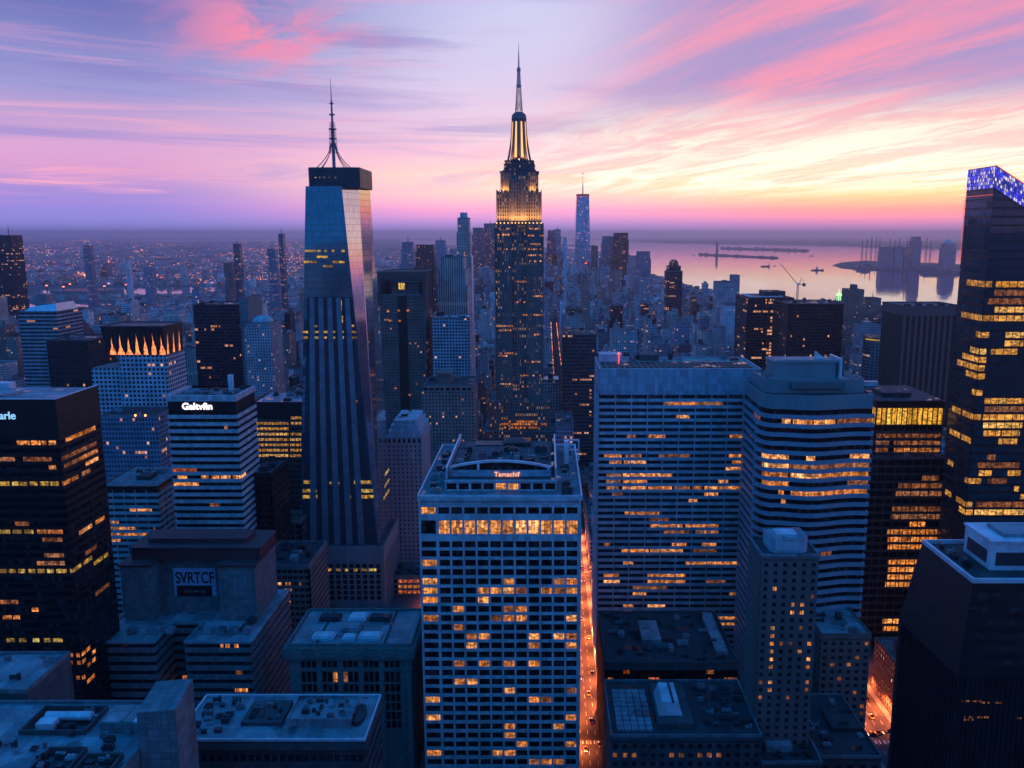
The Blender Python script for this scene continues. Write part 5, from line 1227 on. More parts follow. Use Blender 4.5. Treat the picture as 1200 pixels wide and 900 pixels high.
def lowrise_banded():
    D = 520; x0, x1, zt = span(118, 184, 570, D, 566)
    T = thing('banded_block', 'pale banded office block with glowing lower floors and a broad dark flat roof', 'office block', x0, D)
    W = x1-x0; dp = 46; p = [(0,dp),(0,0),(W,0),(W,dp)]
    L = [(594,150,158,'lit_dim'),(600,126,150),(600,152,178),(607,125,140),(607,143,158,'lit_dim'),(614,126,140,'lit_warm'),(614,142,160,'lit_warm'),(614,162,178),(633,127,142),(622,180,182,'lit_dim')]
    ribbon(T, p, 0, zt-2.4, 4.1, .48, 'precast_white', 'glass_dark', L, proud=.5, D=D, loc=(x0, D), mull=7, mullw=.5, mulld=.2)
    b = MB(); b.prism(offset(p, -.2), zt-2.4, zt-.3); strip(b, p, -.4, .9, zt-1.6, zt+.3); b.build('cornice', 'black_panel', T); MB().prism(offset(p, -.45), zt-.3, zt+.05).build('roof', 'roof_gravel', T)
    b = MB(); b.box(W*.45, W*.7, 14, 24, zt, zt+2.6); b.build('penthouse', 'roof_dark', T); clutter(T, 2, W-2, 26, dp-2, zt, 6, 103)
lowrise_banded()

def amber_floors():
    D = 600; x0, x1, zt = span(294, 353, 473, D, 640)
    T = thing('amber_floor_tower', 'dark tower with a run of glowing amber floors, behind the faceted glass tower', 'office tower', x0, D)
    W = x1-x0; p = [(0,40),(0,0),(W,0),(W,40)]; L = []
    for y in (494.5, 501, 507.5, 514, 521, 528, 535): L += [(y, 292, 338, 'lit_gold2'), (y-2, 340, 353, 'lit_gold2')]
    for y in (553, 560, 567, 574, 581, 588, 594): L += [(y, 316, 333, 'lit_gold2' if y < 586 else 'lit_dim')]
    ribbon(T, p, 0, zat(488, D), 4.0, .52, 'stone_brown_dark', 'glass_black', L, proud=.2, D=D, loc=(x0, D), mull=2.8, mullw=.5, mulld=.2)
    b = MB(); b.prism(offset(p, -.1), zat(488, D), zt); strip(b, p, -.5, .3, zt-.1, zt+1.2); b.build('top_band', 'black_panel', T); MB().prism(offset(p, -.5), zt, zt+.2).build('roof', 'roof_metal', T); clutter(T, 2, W-2, 4, 36, zt+.2, 6, 105)
litmat('lit_gold2', (1, .40, .06, 1), 1.2, 1.4, contrast=.5)
amber_floors()

def simple(name, label, cat, pxl, pxr, py, D, dp, wall, glass='glass_dark', flr=3.9, gf=.5, mull=4., lit=(), roofm='roof_dark', n=7, seed=1, proud=.3, par='concrete_grey', band=2.):
    x0, x1, zt = span(pxl, pxr, py, D, D+dp); T = thing(name, label, cat, x0, D); W = x1-x0; p = [(0,dp),(0,0),(W,0),(W,dp)]
    ribbon(T, p, 0, zt-band, flr, gf, wall, glass, lit, proud=proud, D=D, loc=(x0, D), mull=mull, mullw=mull*.22, mulld=proud+.05)
    b = MB(); b.prism(offset(p, -.1), zt-band, zt-.2); strip(b, p, -.5, proud+.3, zt-band+.1, zt-.1); b.build('cornice', wall, T); roofset(T, -.2, W+.2, -.2, dp, zt, roofm, par, n=n, seed=seed); return T, W, dp, zt
simple('black_block', 'narrow black block against the flank of the white banded tower', 'office block', 290, 317, 556, 500, 34, 'black_panel', 'glass_black', seed=111, par='black_steel')
simple('small_dark_block', 'small dark block below the amber floored tower, next to the glass tower podium', 'office block', 326, 352, 612, 548, 22, 'concrete_dark', 'glass_black', seed=112)
simple('cornered_block', 'grey masonry block with dozens of small windows in front of the glass tower podium', 'office block', 304, 362, 664, 470, 40, 'limestone_dark', 'glass_black', 3.8, .5, 3.2, [(671,308,312),(681,326,331),(683,335,341),(686,350,354,'lit_dim'),(694,308,312),(694,334,342),(700,312,318,'lit_dim'),(709,336,341),(687,315,319,'lit_dim')], seed=113, n=10)
simple('street_block', 'low glowing shopfront block at the foot of the pale apartment tower', 'shop', 455, 494, 676, 588, 26, 'stone_brown', 'glass_dark', 4.2, .6, 3.4, [(y, 466, 492, 'lit_red' if y % 2 else 'lit_deep') for y in (681, 688, 695, 702, 709)], seed=114)

# --- pale apartment tower with a stepped top
def pale_apartments():
    D = 640; x0, x1, zt = span(453, 494, 512, D, 690)
    T = thing('pale_apartment_tower', 'pale mauve apartment tower with a stepped grey top, beside the glass tower', 'apartment tower', x0, D)
    W = x1-x0; dp = 50; b = MB(); n = 44
    punched(T, ((0, 0), (W, 0)), 8, n, zt-6, zt-6-n*3.5, None, {(2, 5): 'lit_dim'}, ww=.36, wh=.5, wmesh=b); punched(T, ((W, .02), (W, dp)), 12, n, zt-6, zt-6-n*3.5, None, {}, ww=.36, wh=.5, wmesh=b, spare=0)
    b.box(.5, W-.5, .5, dp, 0, zt-.2); b.box(0, .5, .02, dp, 0, zt-.2); b.box(-.3, W+.3, -.3, .6, zt-6, zt-5.2); b.box(0, W, 0, .6, zt-5.2, zt); b.box(W-.6, W+.3, .6, dp, zt-6, zt); b.build('wall', 'apartment_pink', T)
    for i in range(7):
        g = MB(); q = W*(i+.5)/7; N = 8; g.poly([(q-1, -.02, zt-4.8), (q+1, -.02, zt-4.8), (q+1, -.02, zt-2.4)]+[(q+math.cos(math.pi*k/N), -.02, zt-2.4+math.sin(math.pi*k/N)) for k in range(1, N)]+[(q-1, -.02, zt-2.4)]); g.build('arched_window', 'glass_dark', T)
    b = MB(); z = zt
    for k, (i_, h) in enumerate(((1.2, 4), (3, 3.5), (5, 3.2))): b.box(i_, W-i_, i_, dp-i_, z-.1, z+h); b.box(i_-.3, W-i_+.3, i_-.3, dp-i_+.3, z+h, z+h+.4); z += h+.4
    b.build('stepped_top', 'panel_grey', T); clutter(T, 6, W-6, 6, dp-6, z, 4, 121)
pmat('apartment_pink', (.36, .29, .30), .8, streak=True)
pale_apartments()
# ------------------------------------------------------------------ towers further off, and the fabric of the city
pmat('wood_tank', (.10, .075, .06), .9)
facade('f_stone', (.38, .34, .32), bay=3.2, flr=3.5, wf=.45, hf=.5, lit=.05)
facade('f_white', (.55, .54, .57), bay=3., flr=3.5, wf=.5, hf=.5, lit=.035)
facade('f_brick', (.25, .16, .135), bay=3.1, flr=3.3, wf=.4, hf=.48, lit=.06)
facade('f_mauve', (.36, .28, .29), bay=3., flr=3.3, wf=.42, hf=.5, lit=.05)
facade('f_grey', (.33, .34, .36), bay=3.4, flr=3.6, wf=.6, hf=.5, lit=.05)
facade('f_band', (.36, .38, .42), bay=9., flr=4., wf=.97, hf=.46, lit=.03)
facade('f_dark', (.022, .024, .03), (.009, .012, .018), bay=1.9, flr=3.8, wf=.86, hf=.6, lit=.04, rows=.05)
facade('f_glass', (.08, .10, .13), (.10, .14, .19), bay=1.8, flr=3.9, wf=.88, hf=.8, lit=.06, grough=.08, metal=.7)
facade('f_slot', (.20, .115, .10), bay=3., flr=3.3, wf=.42, hf=.5, lit=.03, tint=False)
facade('f_warm', (.50, .38, .34), bay=3., flr=3.5, wf=.42, hf=.5, lit=.03)
facade('f_rib', (.64, .48, .43), bay=2.6, flr=90., wf=.34, hf=.96, lit=.0)
facade('f_black', (.007, .008, .010), (.01, .012, .016), bay=2.2, flr=3.9, wf=.8, hf=.6, lit=.012)
facade('f_grid', (.38, .40, .45), bay=3.4, flr=3.6, wf=.62, hf=.56, lit=.015)
facade('f_blue', (.20, .24, .30), (.05, .07, .10), bay=2.4, flr=3.7, wf=.7, hf=.6, lit=.05)
facade('f_lit', (.05, .045, .042), bay=2.6, flr=3.9, wf=.8, hf=.5, lit=.12, rows=.22, ls=1.0)
facade('f_rows', (.05, .05, .055), bay=2.6, flr=3.9, wf=.8, hf=.45, lit=.05, rows=.10, ls=.8)
facade('f_core', (.03, .028, .026), bay=3.2, flr=4.2, wf=.85, hf=.6, lit=.3, rows=.62, ls=1.1, tint=False)
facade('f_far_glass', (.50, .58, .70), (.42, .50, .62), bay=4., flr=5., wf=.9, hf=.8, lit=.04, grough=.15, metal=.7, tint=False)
BOXES = []        # (x0, x1, y0, y1, z) of everything that can hide something
def tower(name, label, cat, pxl, pxr, py, D, dp, mat, tiers=(), roofm='roof_dark', n=3, seed=1, group=None, par='concrete_grey', steps=None):
    """steps: (py, inset px each side) further setbacks downwards that widen the tower"""
    x0, x1, zt = span(pxl, pxr, py, D, D+dp); cx = (x0+x1)/2; T = thing(name, label, cat, cx, D, 0, group)
    b = MB(); b.uo = seed*61.; w = (x1-x0)/2; b.box(-w, w, 0, dp, 0, zt)
    for py2, px2, d2 in (steps or ()):
        e = px2*D/FPX; b.box(-w-e, w+e, -d2, dp+d2, 0, zat(py2, D-d2))
    b.build('wall', mat, T)
    MB().box(-w+.3, w-.3, .3, dp-.3, zt, zt+.25).build('roof', roofm, T); MB().ring(-w-.15, w+.15, -.15, dp+.15, zt-.3, zt+1.1, .55).build('parapet', par, T)
    if n: clutter(T, -w+1, w-1, 1, dp-1, zt+.25, n, seed, big=1.5 if D > 900 else 1.)
    BOXES.append((x0, x1, D, D+dp, zt)); return T, w, dp, zt
def pole(T, x, y, z0, z1, r=.6, name='antenna', mat='steel_mast', lamp=None):
    b = MB(); b.tube((x,y,z0), (x,y,z0+(z1-z0)*.55), r, r*.7, 6); b.tube((x,y,z0+(z1-z0)*.55), (x,y,z1), r*.45, r*.15, 6); o = b.build(name, mat, T)
    if lamp: MB().dome(x, y, z1, r*1.6, r*2, 8, 3).build('beacon', lamp, T)

T, w, d, z = tower('edge_tower', 'dark slim tower with a needle antenna at the edge of the far city', 'tower', -14, 13, 276, 1900, 40, 'f_dark', seed=2); pole(T, 8, 20, z, zat(262, 1920), 1.2)
T, w, d, z = tower('banded_far_tower', 'pale grey banded tower with a sloped white cap, behind the black tower with blue letters', 'office tower', 21, 66, 366, 900, 50, 'f_band', seed=3, n=2)
b = MB(); b.loft([(-w+3,4,z),(w-2,4,z),(w-2,46,z),(-w+3,46,z)], [(-w+9,8,z+5),(w-4,8,z+9),(w-4,42,z+9),(-w+9,42,z+5)]); b.build('roof_cap', 'pale_metal', T)
T, w, d, z = tower('black_box_tower', 'plain black box tower with barely any lights, before a dark pyramid roof', 'office tower', 54, 103, 400, 800, 50, 'f_black', seed=4, par='black_steel')
T, w, d, z = tower('pyramid_tower', 'dark stone tower ending in a steep pyramid, behind the plain black box', 'tower', 68, 97, 398, 960, 32, 'f_blue', seed=5, n=0)
b = MB(); b.loft([(-w,0,z),(w,0,z),(w,32,z),(-w,32,z)], [(-3,14,zat(368, 976)),(3,14,zat(368, 976)),(3,18,zat(368, 976)),(-3,18,zat(368, 976))]); b.build('pyramid_roof', 'roof_dark', T)

def flame_tower():
    D = 680; x0, x1, zt = span(139, 194, 416, D, 716); cx = (x0+x1)/2; w = (x1-x0)/2; BOXES.append((x0, x1, D, 716, zt)); dp = 36
    T = thing('flame_crown_tower', 'pale gridded tower with flame shaped orange uplight glow round its dark crown', 'office tower', cx, D)
    b = MB(); b.box(-w, w, 0, dp, 0, zt); e0 = xat(107, 432, D+2)-cx; b.box(e0, -w-.05, 2, dp-2, 0, zat(432, D)); b.box(w*.82, w+.35, -.35, dp+.3, zt*.2, zt-.3); b.build('wall', 'f_grid', T)
    za, zc = zat(416, D), zat(383, D); xl = xat(119, 400, D)-cx
    b = MB(); b.loft([(xl+4,1,za),(w-.6,1,za),(w-.6,dp-1,za),(xl+4,dp-1,za)], [(xl,-.5,zc),(w,-.5,zc),(w,dp,zc),(xl,dp,zc)]); cr_ = b.build('crown', 'black_panel', T)
    b = MB(); b.ring(xl-.3, w+.3, -.8, dp+.3, zc-.1, zc+.8, .8); b.build('crown_rim', 'dark_metal', T); MB().box(xl+.6, w-.6, .1, dp-.8, zc-.5, zc-.02).build('roof', 'roof_dark', T)
    hts = [.55, .8, .62, .9, .66, .95, .7, .9]
    H_ = zc-za
    for k in range(7):  # emissive flame shapes stand in for uplight washing the crown
        f = (k+.6)/7; g = MB(); q = xl+4+(w-xl-4)*f; hh_ = H_*(.42+.42*hts[k]); ww = 2.6; pts = []
        for i in range(13):
            t_ = i/12; pts.append((t_, ww*(1-t_)**1.9*(1+.25*math.sin(t_*9+k))))
        yy = lambda t_: 1-1.5*t_*hh_/H_-.12
        rg = [(q+r_+.25*math.sin(t_*7+k)*t_, yy(t_), za+.1+t_*hh_) for t_, r_ in pts]; lf = [(q-r_+.25*math.sin(t_*7+k)*t_, yy(t_), za+.1+t_*hh_) for t_, r_ in pts]
        g.poly(rg+lf[::-1]); g.build('crown_uplight_glow', 'uplight_flame_glow', cr_)
        b = MB(); q2 = xl+4+(w-xl-4)*((k+.1)/7); b.tube((q2,.5,za), (q2,-.9,zc), .22, .16, 6); b.build('crown_rib', 'dark_metal', cr_)
    for k in range(3):
        g = MB(); q = 6+k*11; hh_ = H_*.8; pts = [(t_/10, 1.9*(1-t_/10)**1.6) for t_ in range(11)]
        g.poly([(w-.4+.6*t_, q-r_, za+.1+t_*hh_) for t_, r_ in pts][::1]+[(w-.4+.6*t_, q+r_, za+.1+t_*hh_) for t_, r_ in pts][::-1]); g.f[-1] = g.f[-1][::-1]; g.build('crown_uplight_glow', 'uplight_flame_glow', cr_)
def flamemat():
    m = bpy.data.materials.new('uplight_flame_glow'); m.use_nodes = True; n = NT(m.node_tree); b = n.n['Principled BSDF']; b.inputs['Base Color'].default_value = (.05, .03, .02, 1)
    nz = n.noise(n.new('ShaderNodeTexCoord').outputs['Object'], .5, 3., .6); b.inputs['Emission Color'].default_value = (1, .27, .075, 1)
    n.put(b.inputs['Emission Strength'], n.step(nz, .3, .65, .5, 2.0)); m.cycles.emission_sampling = 'NONE'; MATS['uplight_flame_glow'] = m
flamemat(); flame_tower()
T, w, d, z = tower('gridded_block', 'blue grey gridded block with two red roof lamps, below the tower with flame shaped glow', 'office block', 117, 184, 488, 640, 34, 'f_blue', seed=7, n=5)
for q in (w*.25, w*.6): b = MB(); b.box(q-.3, q+.3, -.4, .2, z, z+.8); b.dome(q, -.1, z+.8, .7, .8, 8, 3); b.build('roof_lamp', 'lamp_orange', T)
T, w, d, z = tower('lit_dark_tower', 'black tower with scattered amber offices, beside a pale blank slab', 'office tower', 226, 279, 358, 1000, 55, 'f_dark', seed=8, n=4, par='black_steel')
tower('blank_slab', 'tall pale blank slab touching the black tower with scattered amber offices', 'tower', 279.5, 290, 350, 1002, 50, 'concrete_grey', seed=9, n=0)
T, w, d, z = tower('round_cap_apartments', 'grey apartment tower with rows of balconies and a rounded cap', 'apartment tower', 289, 316, 379, 980, 34, 'f_mauve', seed=10, n=0, steps=((384, 2.5, 4),)); b = MB(); b.dome(0, 17, z, w*.9, zat(369, 997)-z, 18, 5); b.build('roof_cap', 'panel_grey', T)
tower('ribbed_slab', 'low broad slab with vertical ribs, behind the white banded tower', 'office block', 195, 232, 408, 1050, 60, 'f_rib', seed=11)
for nm, lb, pl, pr, py, D, m, ant in (('slim_spire', 'slim dark twin peaked tower among the distant lights', 273, 280, 286, 2700, 'f_glass', 280), ('needle_tower', 'needle thin glass tower standing highest over the distant lights', 326, 331, 274, 2800, 'f_glass', 266), ('stepped_spire', 'dark stepped spire beside the needle thin glass tower', 313, 322, 292, 2600, 'f_blue', 282),
        ('far_dark_tower', 'lone dark tower among orange lights on the far plain', 97, 105, 288, 3200, 'f_blue', 283), ('far_slab', 'small dark slab at the end of the pale river strip', 168, 178, 314, 3000, 'f_blue', 0), ('far_slab', 'pale narrow slab left alone beyond the bright stadium lights', 146, 150, 304, 3300, 'f_white', 0), ('far_slab', 'squat brown tower catching pink light beyond the river strip', 262, 272, 308, 2900, 'f_slot', 0)):
    T, w, d, z = tower(nm, lb.replace('left alone ', ''), 'tower', pl, pr, py, D, 26, m, seed=len(lb), n=0)
    if ant: pole(T, 0, 13, z, zat(ant, D+13), 1.6)
# centre
def slot_tower():
    T, w, d, z = tower('slot_tower', 'mauve brick tower with a deep dark central slot and a dark square crown frame', 'office tower', 446, 497, 346, 950, 60, 'f_slot', seed=21, n=0, steps=((352, 1.2, 2),))
    zc = zat(318, 950); b = MB(); b.box(-w-2.5, w+2, -2, 3, zc-9, zc); b.box(-w-2.5, -w+1, -1.99, 60, z-12, zc-.01); b.box(w-2, w+2, -1.99, 60, z-16, zc-.01); b.box(-w+1.01, w-2.01, 30, 58, z, zc-1); b.box(-w-2.5, w+2, 58.01, 60, z-10, zc-.02); b.build('crown_frame', 'stone_brown_dark', T)
    b = MB(); b.box(-w*.22, w*.22, -2.6, -2.05, 60, z-1); b.build('dark_slot', 'black_panel', T)
    b = MB(); b.box(-w*.55, w*.75, 8, 28, z, z+14); b.build('penthouse', 'f_slot', T); g = MB(); g.quad((-w*.22,7.9,z+6), (w*.06,7.9,z+6), (w*.06,7.9,z+13), (-w*.22,7.9,z+13)); g.build('lit_window', 'lit_gold', T)
    for px, py in ((455,365),(467,364),(468,376),(478,364),(463,455),(480,463),(457,376)):
        g = MB(); X = xat(px, py, 947)-T.location.x; g.quad((X-1.4,-2.72,zat(py+1,947)), (X+1.6,-2.72,zat(py+1,947)), (X+1.6,-2.72,zat(py-1.2,947)), (X-1.4,-2.72,zat(py-1.2,947))); g.build('lit_window', 'lit_deep', T)
slot_tower()
T, w, d, z = tower('art_deco_tower', 'white ribbed tower with shoulders, rising behind a white gridded block', 'tower', 516, 543, 302, 1010, 40, 'f_rib', seed=22, n=2, roofm='pale_metal', steps=((316, 2.6, 2), (335, 4.5, 4), (372, 5.5, 5)))
T, w, d, z = tower('white_grid_block', 'bright white gridded block in front of the white ribbed tower', 'apartment block', 506, 550, 373, 950, 40, 'f_grid', seed=23, n=4, roofm='pale_metal')
T, w, d, z = tower('slender_tower', 'slender grey tower with a small rounded crown, tallest beside the stone skyscraper', 'tower', 536, 549, 256, 1150, 26, 'f_warm', seed=24, n=0, steps=((272, 1.2, 2), (310, 2.4, 4), (380, 3.5, 6))); b = MB(); b.cyl(0, 13, z, zat(249, 1160), w*.72, w*.66, 14); b.build('crown', 'panel_grey', T); b = MB(); b.box(w+1.8, w+3.2, 4, 24, 0, zat(300, 1160)); b.build('edge_fin', 'pale_metal', T)
T, w, d, z = tower('brown_block', 'wide brown office block with an arcaded top floor, below the white gridded block', 'office block', 496, 553, 452, 790, 50, 'f_brick', seed=25, n=4, steps=((458, 1.5, 2),))
b = MB(); b.box(-w*.45, w*.1, 10, 30, z, z+9); b.box(-w*.5, w*.15, 9, 31, z+9, z+10.5); b.build('penthouse', 'brick_brown', T)
for i in range(9): g = MB(); q = -w+2*w*(i+.5)/9; g.quad((q-1.6,-.06,z-7), (q+1.6,-.06,z-7), (q+1.6,-.06,z-2), (q-1.6,-.06,z-2)); g.build('arched_window', 'glass_black', T)
far = [('far_tower', 'pointed dark blue tower on the skyline, past the mauve slot tower', 471, 483, 284, 3000, 'f_blue', 276), ('far_tower', 'wide dark blue block on the skyline, past the mauve slot tower', 488, 508, 287, 2700, 'f_dark', 0), ('far_tower', 'hazy tower with a sloping top between the dark block and the slender tower', 510, 521, 282, 3300, 'f_blue', 277),
       ('far_tower', 'pale hazy tower before the pink water strip by the slender tower', 527, 534, 292, 3400, 'f_white', 0), ('far_tower', 'hazy broad tower against the stone skyscraper, lower of the two', 554, 566, 267, 4000, 'f_glass', 0), ('far_tower', 'hazy broad tower against the stone skyscraper, taller of the two', 567, 582, 262, 4100, 'f_glass', 258),
       ('far_tower', 'blue hazy tower just past the stone skyscraper, first of a pair', 642, 650, 270, 4200, 'f_glass', 0), ('far_tower', 'blue hazy tower with a stepped roof, second of a pair past the stone skyscraper', 650, 657, 269, 4200, 'f_blue', 265), ('far_tower', 'short hazy tower between the pair and the spired tower', 660, 664, 278, 4200, 'f_white', 0),
       ('harbour_tower', 'dark blue harbour tower, shorter of the two by the shore', 706, 720, 277, 3900, 'f_blue', 0), ('harbour_tower', 'dark blue harbour tower with a flat block top, taller of the two by the shore', 719.5, 736, 273, 3800, 'f_dark', 0), ('harbour_tower', 'lower dark tower standing by the water with stepped neighbours', 747, 762, 295, 3300, 'f_blue', 0),
       ('shore_tower', 'small hazy tower at the end of the skyline by the pink water', 737, 746, 300, 3600, 'f_mauve', 0)]
for i, (nm, lb, pl, pr, py, D, m, ant) in enumerate(far):
    T, w, d, z = tower(nm, lb, 'tower', pl, pr, py, D, 40, m, seed=30+i, n=0, steps=((py+8, 1, 6), (py+26, 3, 12)))
    if ant: pole(T, 0, 20, z, zat(ant, D+20), 2.2)
def spired_far():
    D = 4300; x0, x1, zt = span(676, 690.5, 229, D, D+62); cx = (x0+x1)/2; w = (x1-x0)/2; BOXES.append((x0, x1, D, D+62, zt))
    T = thing('spired_glass_tower', 'hazy glass tower with red rimmed top and needle spire, highest on the far skyline', 'skyscraper', cx, D)
    W2 = w+12; b = MB(); b.loft([(-W2,0,0),(W2,0,0),(W2,62,0),(-W2,62,0)], [(-w,3,zt),(w,3,zt),(w,59,zt),(-w,59,zt)]); b.build('curtain_wall', 'f_far_glass', T)
    b = MB(); b.ring(-w-1, w+1, 2, 60, zt-3, zt+7, 3); b.build('crown', 'dark_metal', T); b = MB(); b.ring(-w-1.4, w+1.4, 1.6, 60.4, zt-4.5, zt-2.6, 2); b.build('rim_light', 'edge_red', T); b = MB(); b.tube((-w-.6,1.5,zt-3), (-W2+3,1.5,zt-150), .9, n=6); b.build('edge_light', 'edge_red', T)
    pole(T, 0, 31, zt, zat(204, D+31), 3.2, 'spire', lamp='lamp_red')
spired_far()
# across to the shore
T, w, d, z = tower('round_top_tower', 'dark glass tower with a rounded stepped top, alone before the bay', 'tower', 781, 800, 318, 2200, 38, 'f_dark', seed=51, n=0); b = MB(); b.box(-w*.8, w*.8, 4, 34, z, z+14); b.cyl(0, 19, z+14, z+24, w*.62, w*.55, 16); b.dome(0, 19, z+24, w*.5, 6, 16, 3); b.build('stepped_top', 'f_dark', T)
T, w, d, z = tower('stepped_grey_tower', 'grey tower with a raised shoulder block on its roof, before the bay', 'apartment tower', 841, 867, 331, 1700, 44, 'f_mauve', seed=52, n=3); b = MB(); b.box(w*.35, w+.2, 2, 30, z, zat(322, 1710)); b.build('shoulder', 'f_mauve', T)
tower('pale_wing', 'pale apartment wing stepping down below the grey shouldered tower', 'apartment tower', 850, 876, 358, 1600, 44, 'f_white', seed=53, n=3)
T, w, d, z = tower('lit_core_office', 'dark glass office with a lit gridded core and a thin white roof ring', 'office tower', 876, 931, 350, 1110, 70, 'f_dark', seed=54, n=5, par='black_steel'); b = MB(); b.ring(-w*.9, w*.5, -1, 50, z+2, z+3.4, 2.5); b.build('roof_ring', 'pale_metal', T); b = MB(); b.box(-w*.2, w*.7, 10, 40, z, z+9); b.build('penthouse', 'roof_dark', T); b = MB(); b.box(-w*.1, w*.62, -.5, 0, z*.25, z-14); b.build('lit_core', 'f_core', T)
T, w, d, z = tower('black_cube', 'broad black cube building under a tower crane', 'office tower', 924, 989, 357, 1000, 66, 'f_black', seed=55, n=7, par='black_steel')
CRX, CRY, CRZ = T.location.x-w*.2, 1055, z
T, w, d, z = tower('brick_apartments', 'stepped brick apartment pile with lit windows before the bay', 'apartment tower', 996, 1013, 340, 1480, 40, 'f_brick', seed=56, n=2, steps=((352, 4, 6), (364, 12, 9))); b = MB(); b.box(-w*.3, w*.3, 10, 26, z, z+9); b.build('penthouse', 'f_brick', T)
T, w, d, z = tower('brick_apartments', 'narrow brick apartment tower with a tiny spire, lower neighbour of the stepped brick pile', 'apartment tower', 1021, 1033, 350, 1500, 34, 'f_brick', seed=57, n=0, steps=((358, 3, 5),)); pole(T, 0, 17, z, z+13, .8)
T, w, d, z = tower('lit_rows_office', 'dark glass office with bright rows of floors, peeping beside the wide slab', 'office tower', 659, 699, 392, 900, 50, 'f_rows', seed=58, n=4)
tower('pale_slab', 'pale grey slab with vertical ribs, before the grey shouldered tower', 'apartment tower', 822, 836, 388, 1300, 40, 'f_rib', seed=59, n=2); tower('pale_slab', 'paler slab catching pink light, twin of the ribbed slab beside it', 'apartment tower', 837, 851, 384, 1290, 40, 'f_white', seed=60, n=2)
T, w, d, z = tower('red_mast_tower', 'slim dark tower carrying a mast with a red lamp', 'tower', 682, 692, 322, 1900, 26, 'f_brick', seed=61, n=0); pole(T, 0, 13, z, zat(309, 1913), 1.5, lamp='lamp_red')
T = thing('drum_building', 'round grey building with a curved golden light strip along its rim', 'building', xat(1046, 396, 1000), 1000); rz = zat(398, 1000); b = MB(); b.cyl(0, 24, 0, rz, 24, n=32); b.build('wall', 'f_grey', T); b = MB(); b.cyl(0, 24, rz, rz+1.2, 24.5, n=32); b.build('roof', 'roof_dark', T)
b = MB(); pts = [(24.9*math.cos(R(a)), 24+24.9*math.sin(R(a))) for a in range(190, 350, 10)]; sheet(b, pts, .1, rz-2.2, rz-.6); b.build('rim_light', 'lit_gold', T); reserve(xat(1020, 396, 1000), xat(1072, 396, 1000), 998, 1050)
tower('small_pale_block', 'small pale block with a flat light roof, tucked against the stone skyscraper', 'office block', 638, 655, 446, 930, 30, 'f_white', seed=62, n=2, roofm='pale_metal')
tower('avenue_block', 'dark ribbed block along the avenue, between the grid building and the wide slab', 'office block', 652, 672, 500, 720, 60, 'f_blue', seed=63, n=3)

FOOT.append((-101, -55, 400, 586))       # the open slot of the narrow street
# --- the fabric: every lot between the streets
SHP = sorted([(1500, 420), (1200, 398), (1100, 388), (1000, 378), (900, 364), (800, 342), (752, 322), (728, 306), (716, 296), (660, 290.5), (575, 288), (480, 286), (470, 284.5)])
def is_land(x, y):
    px, py = proj(x, y, 0)
    if px < 470: return not (25 < px < 270 and 335 < py < 349.5) and not (-70 < px < 135 and 353 < py < 365)
    for (a, pa), (c, pc) in zip(SHP, SHP[1:]):
        if a <= px <= c: return py > pa+(pc-pa)*(px-a)/(c-a)+.6
    return py > 420
def free(x0, x1, y0, y1): return all(x1 < f[0] or x0 > f[1] or y1 < f[2] or y0 > f[3] for f in FOOT)
rr = random.Random(42); LOTS = []
def height(x, y):
    px = proj(x, y, 0)[0]
    if y < 640: return rr.uniform(16, 40)
    if y < 1000: base, var = 34, 28
    elif y < 1800: base, var = 36, 40
    elif y < 2700: base, var = 30, 46
    elif px > 480 and y < 4600: base, var = 38, 62
    elif y < 4500: base, var = 14, 22
    else: base, var = 9, 10
    h = base+abs(rr.gauss(0, 1))*var*.6
    if 1000 < y < 2800 and rr.random() < .09: h += rr.uniform(25, 70)
    if 2700 < y < 5200 and rr.random() < (.05 if px < 480 else .12): h += rr.uniform(20, 90)
    return h
xav = [-2000, -1790, -1590, -1390, -1190, -990, -790, -590]+[]
edges = []
av = sorted(AVES+[(x, x+15) for x in (-2600,-2380,-2160,-1940,-1720,-1500,-1280,-1060,-840,-620, 700, 900, 1100, 1300, 1500, 1700)])
for i in range(len(av)-1): edges.append((av[i][1]+4, av[i+1][0]-4))
ys = [(s_[1]+3, t_[0]-3) for s_, t_ in zip(STREETS, STREETS[1:])]
for (ya, yb) in ys:
    for (xa, xb) in edges:
        if xb < -.72*yb or xa > .66*yb: continue
        for yy0, yy1 in ([(ya, yb)] if yb-ya < 50 else [(ya+(yb-ya)*k/max(2, round((yb-ya)/38)), ya+(yb-ya)*(k+1)/max(2, round((yb-ya)/38))) for k in range(max(2, round((yb-ya)/38)))]):
            x = xa
            while x < xb-9:
                w = min(rr.choice([9, 12, 14, 18, 22, 28, 36])*rr.uniform(.8, 1.2), xb-x)
                if xb-x-w < 9: w = xb-x
                x0, x1, y0, y1 = x+.3, x+w-.3, yy0+.3+rr.uniform(0, 3), yy1-.3
                x += w
                if not free(x0, x1, y0, y1) or not is_land((x0+x1)/2, y0) or not is_land((x0+x1)/2, y1+60): continue
                LOTS.append((x0, x1, y0, y1, height((x0+x1)/2, y0)))
y = 2600
while y < 24000:
    st_ = 46 if y < 4500 else (78 if y < 8000 else (190 if y < 14000 else 420))
    x = -.70*y
    while x < .64*y:
        w, d = rr.uniform(.35, .75)*st_, rr.uniform(.35, .7)*st_; x0, y0 = x+rr.uniform(0, .2)*st_, y+rr.uniform(0, .2)*st_
        if is_land(x0, y0) and is_land(x0+w, y0+d) and free(x0, x0+w, y0, y0+d): LOTS.append((x0, x0+w, y0, y0+d, height(x0, y0)))
        x += st_*rr.uniform(.85, 1.15)
    y += st_
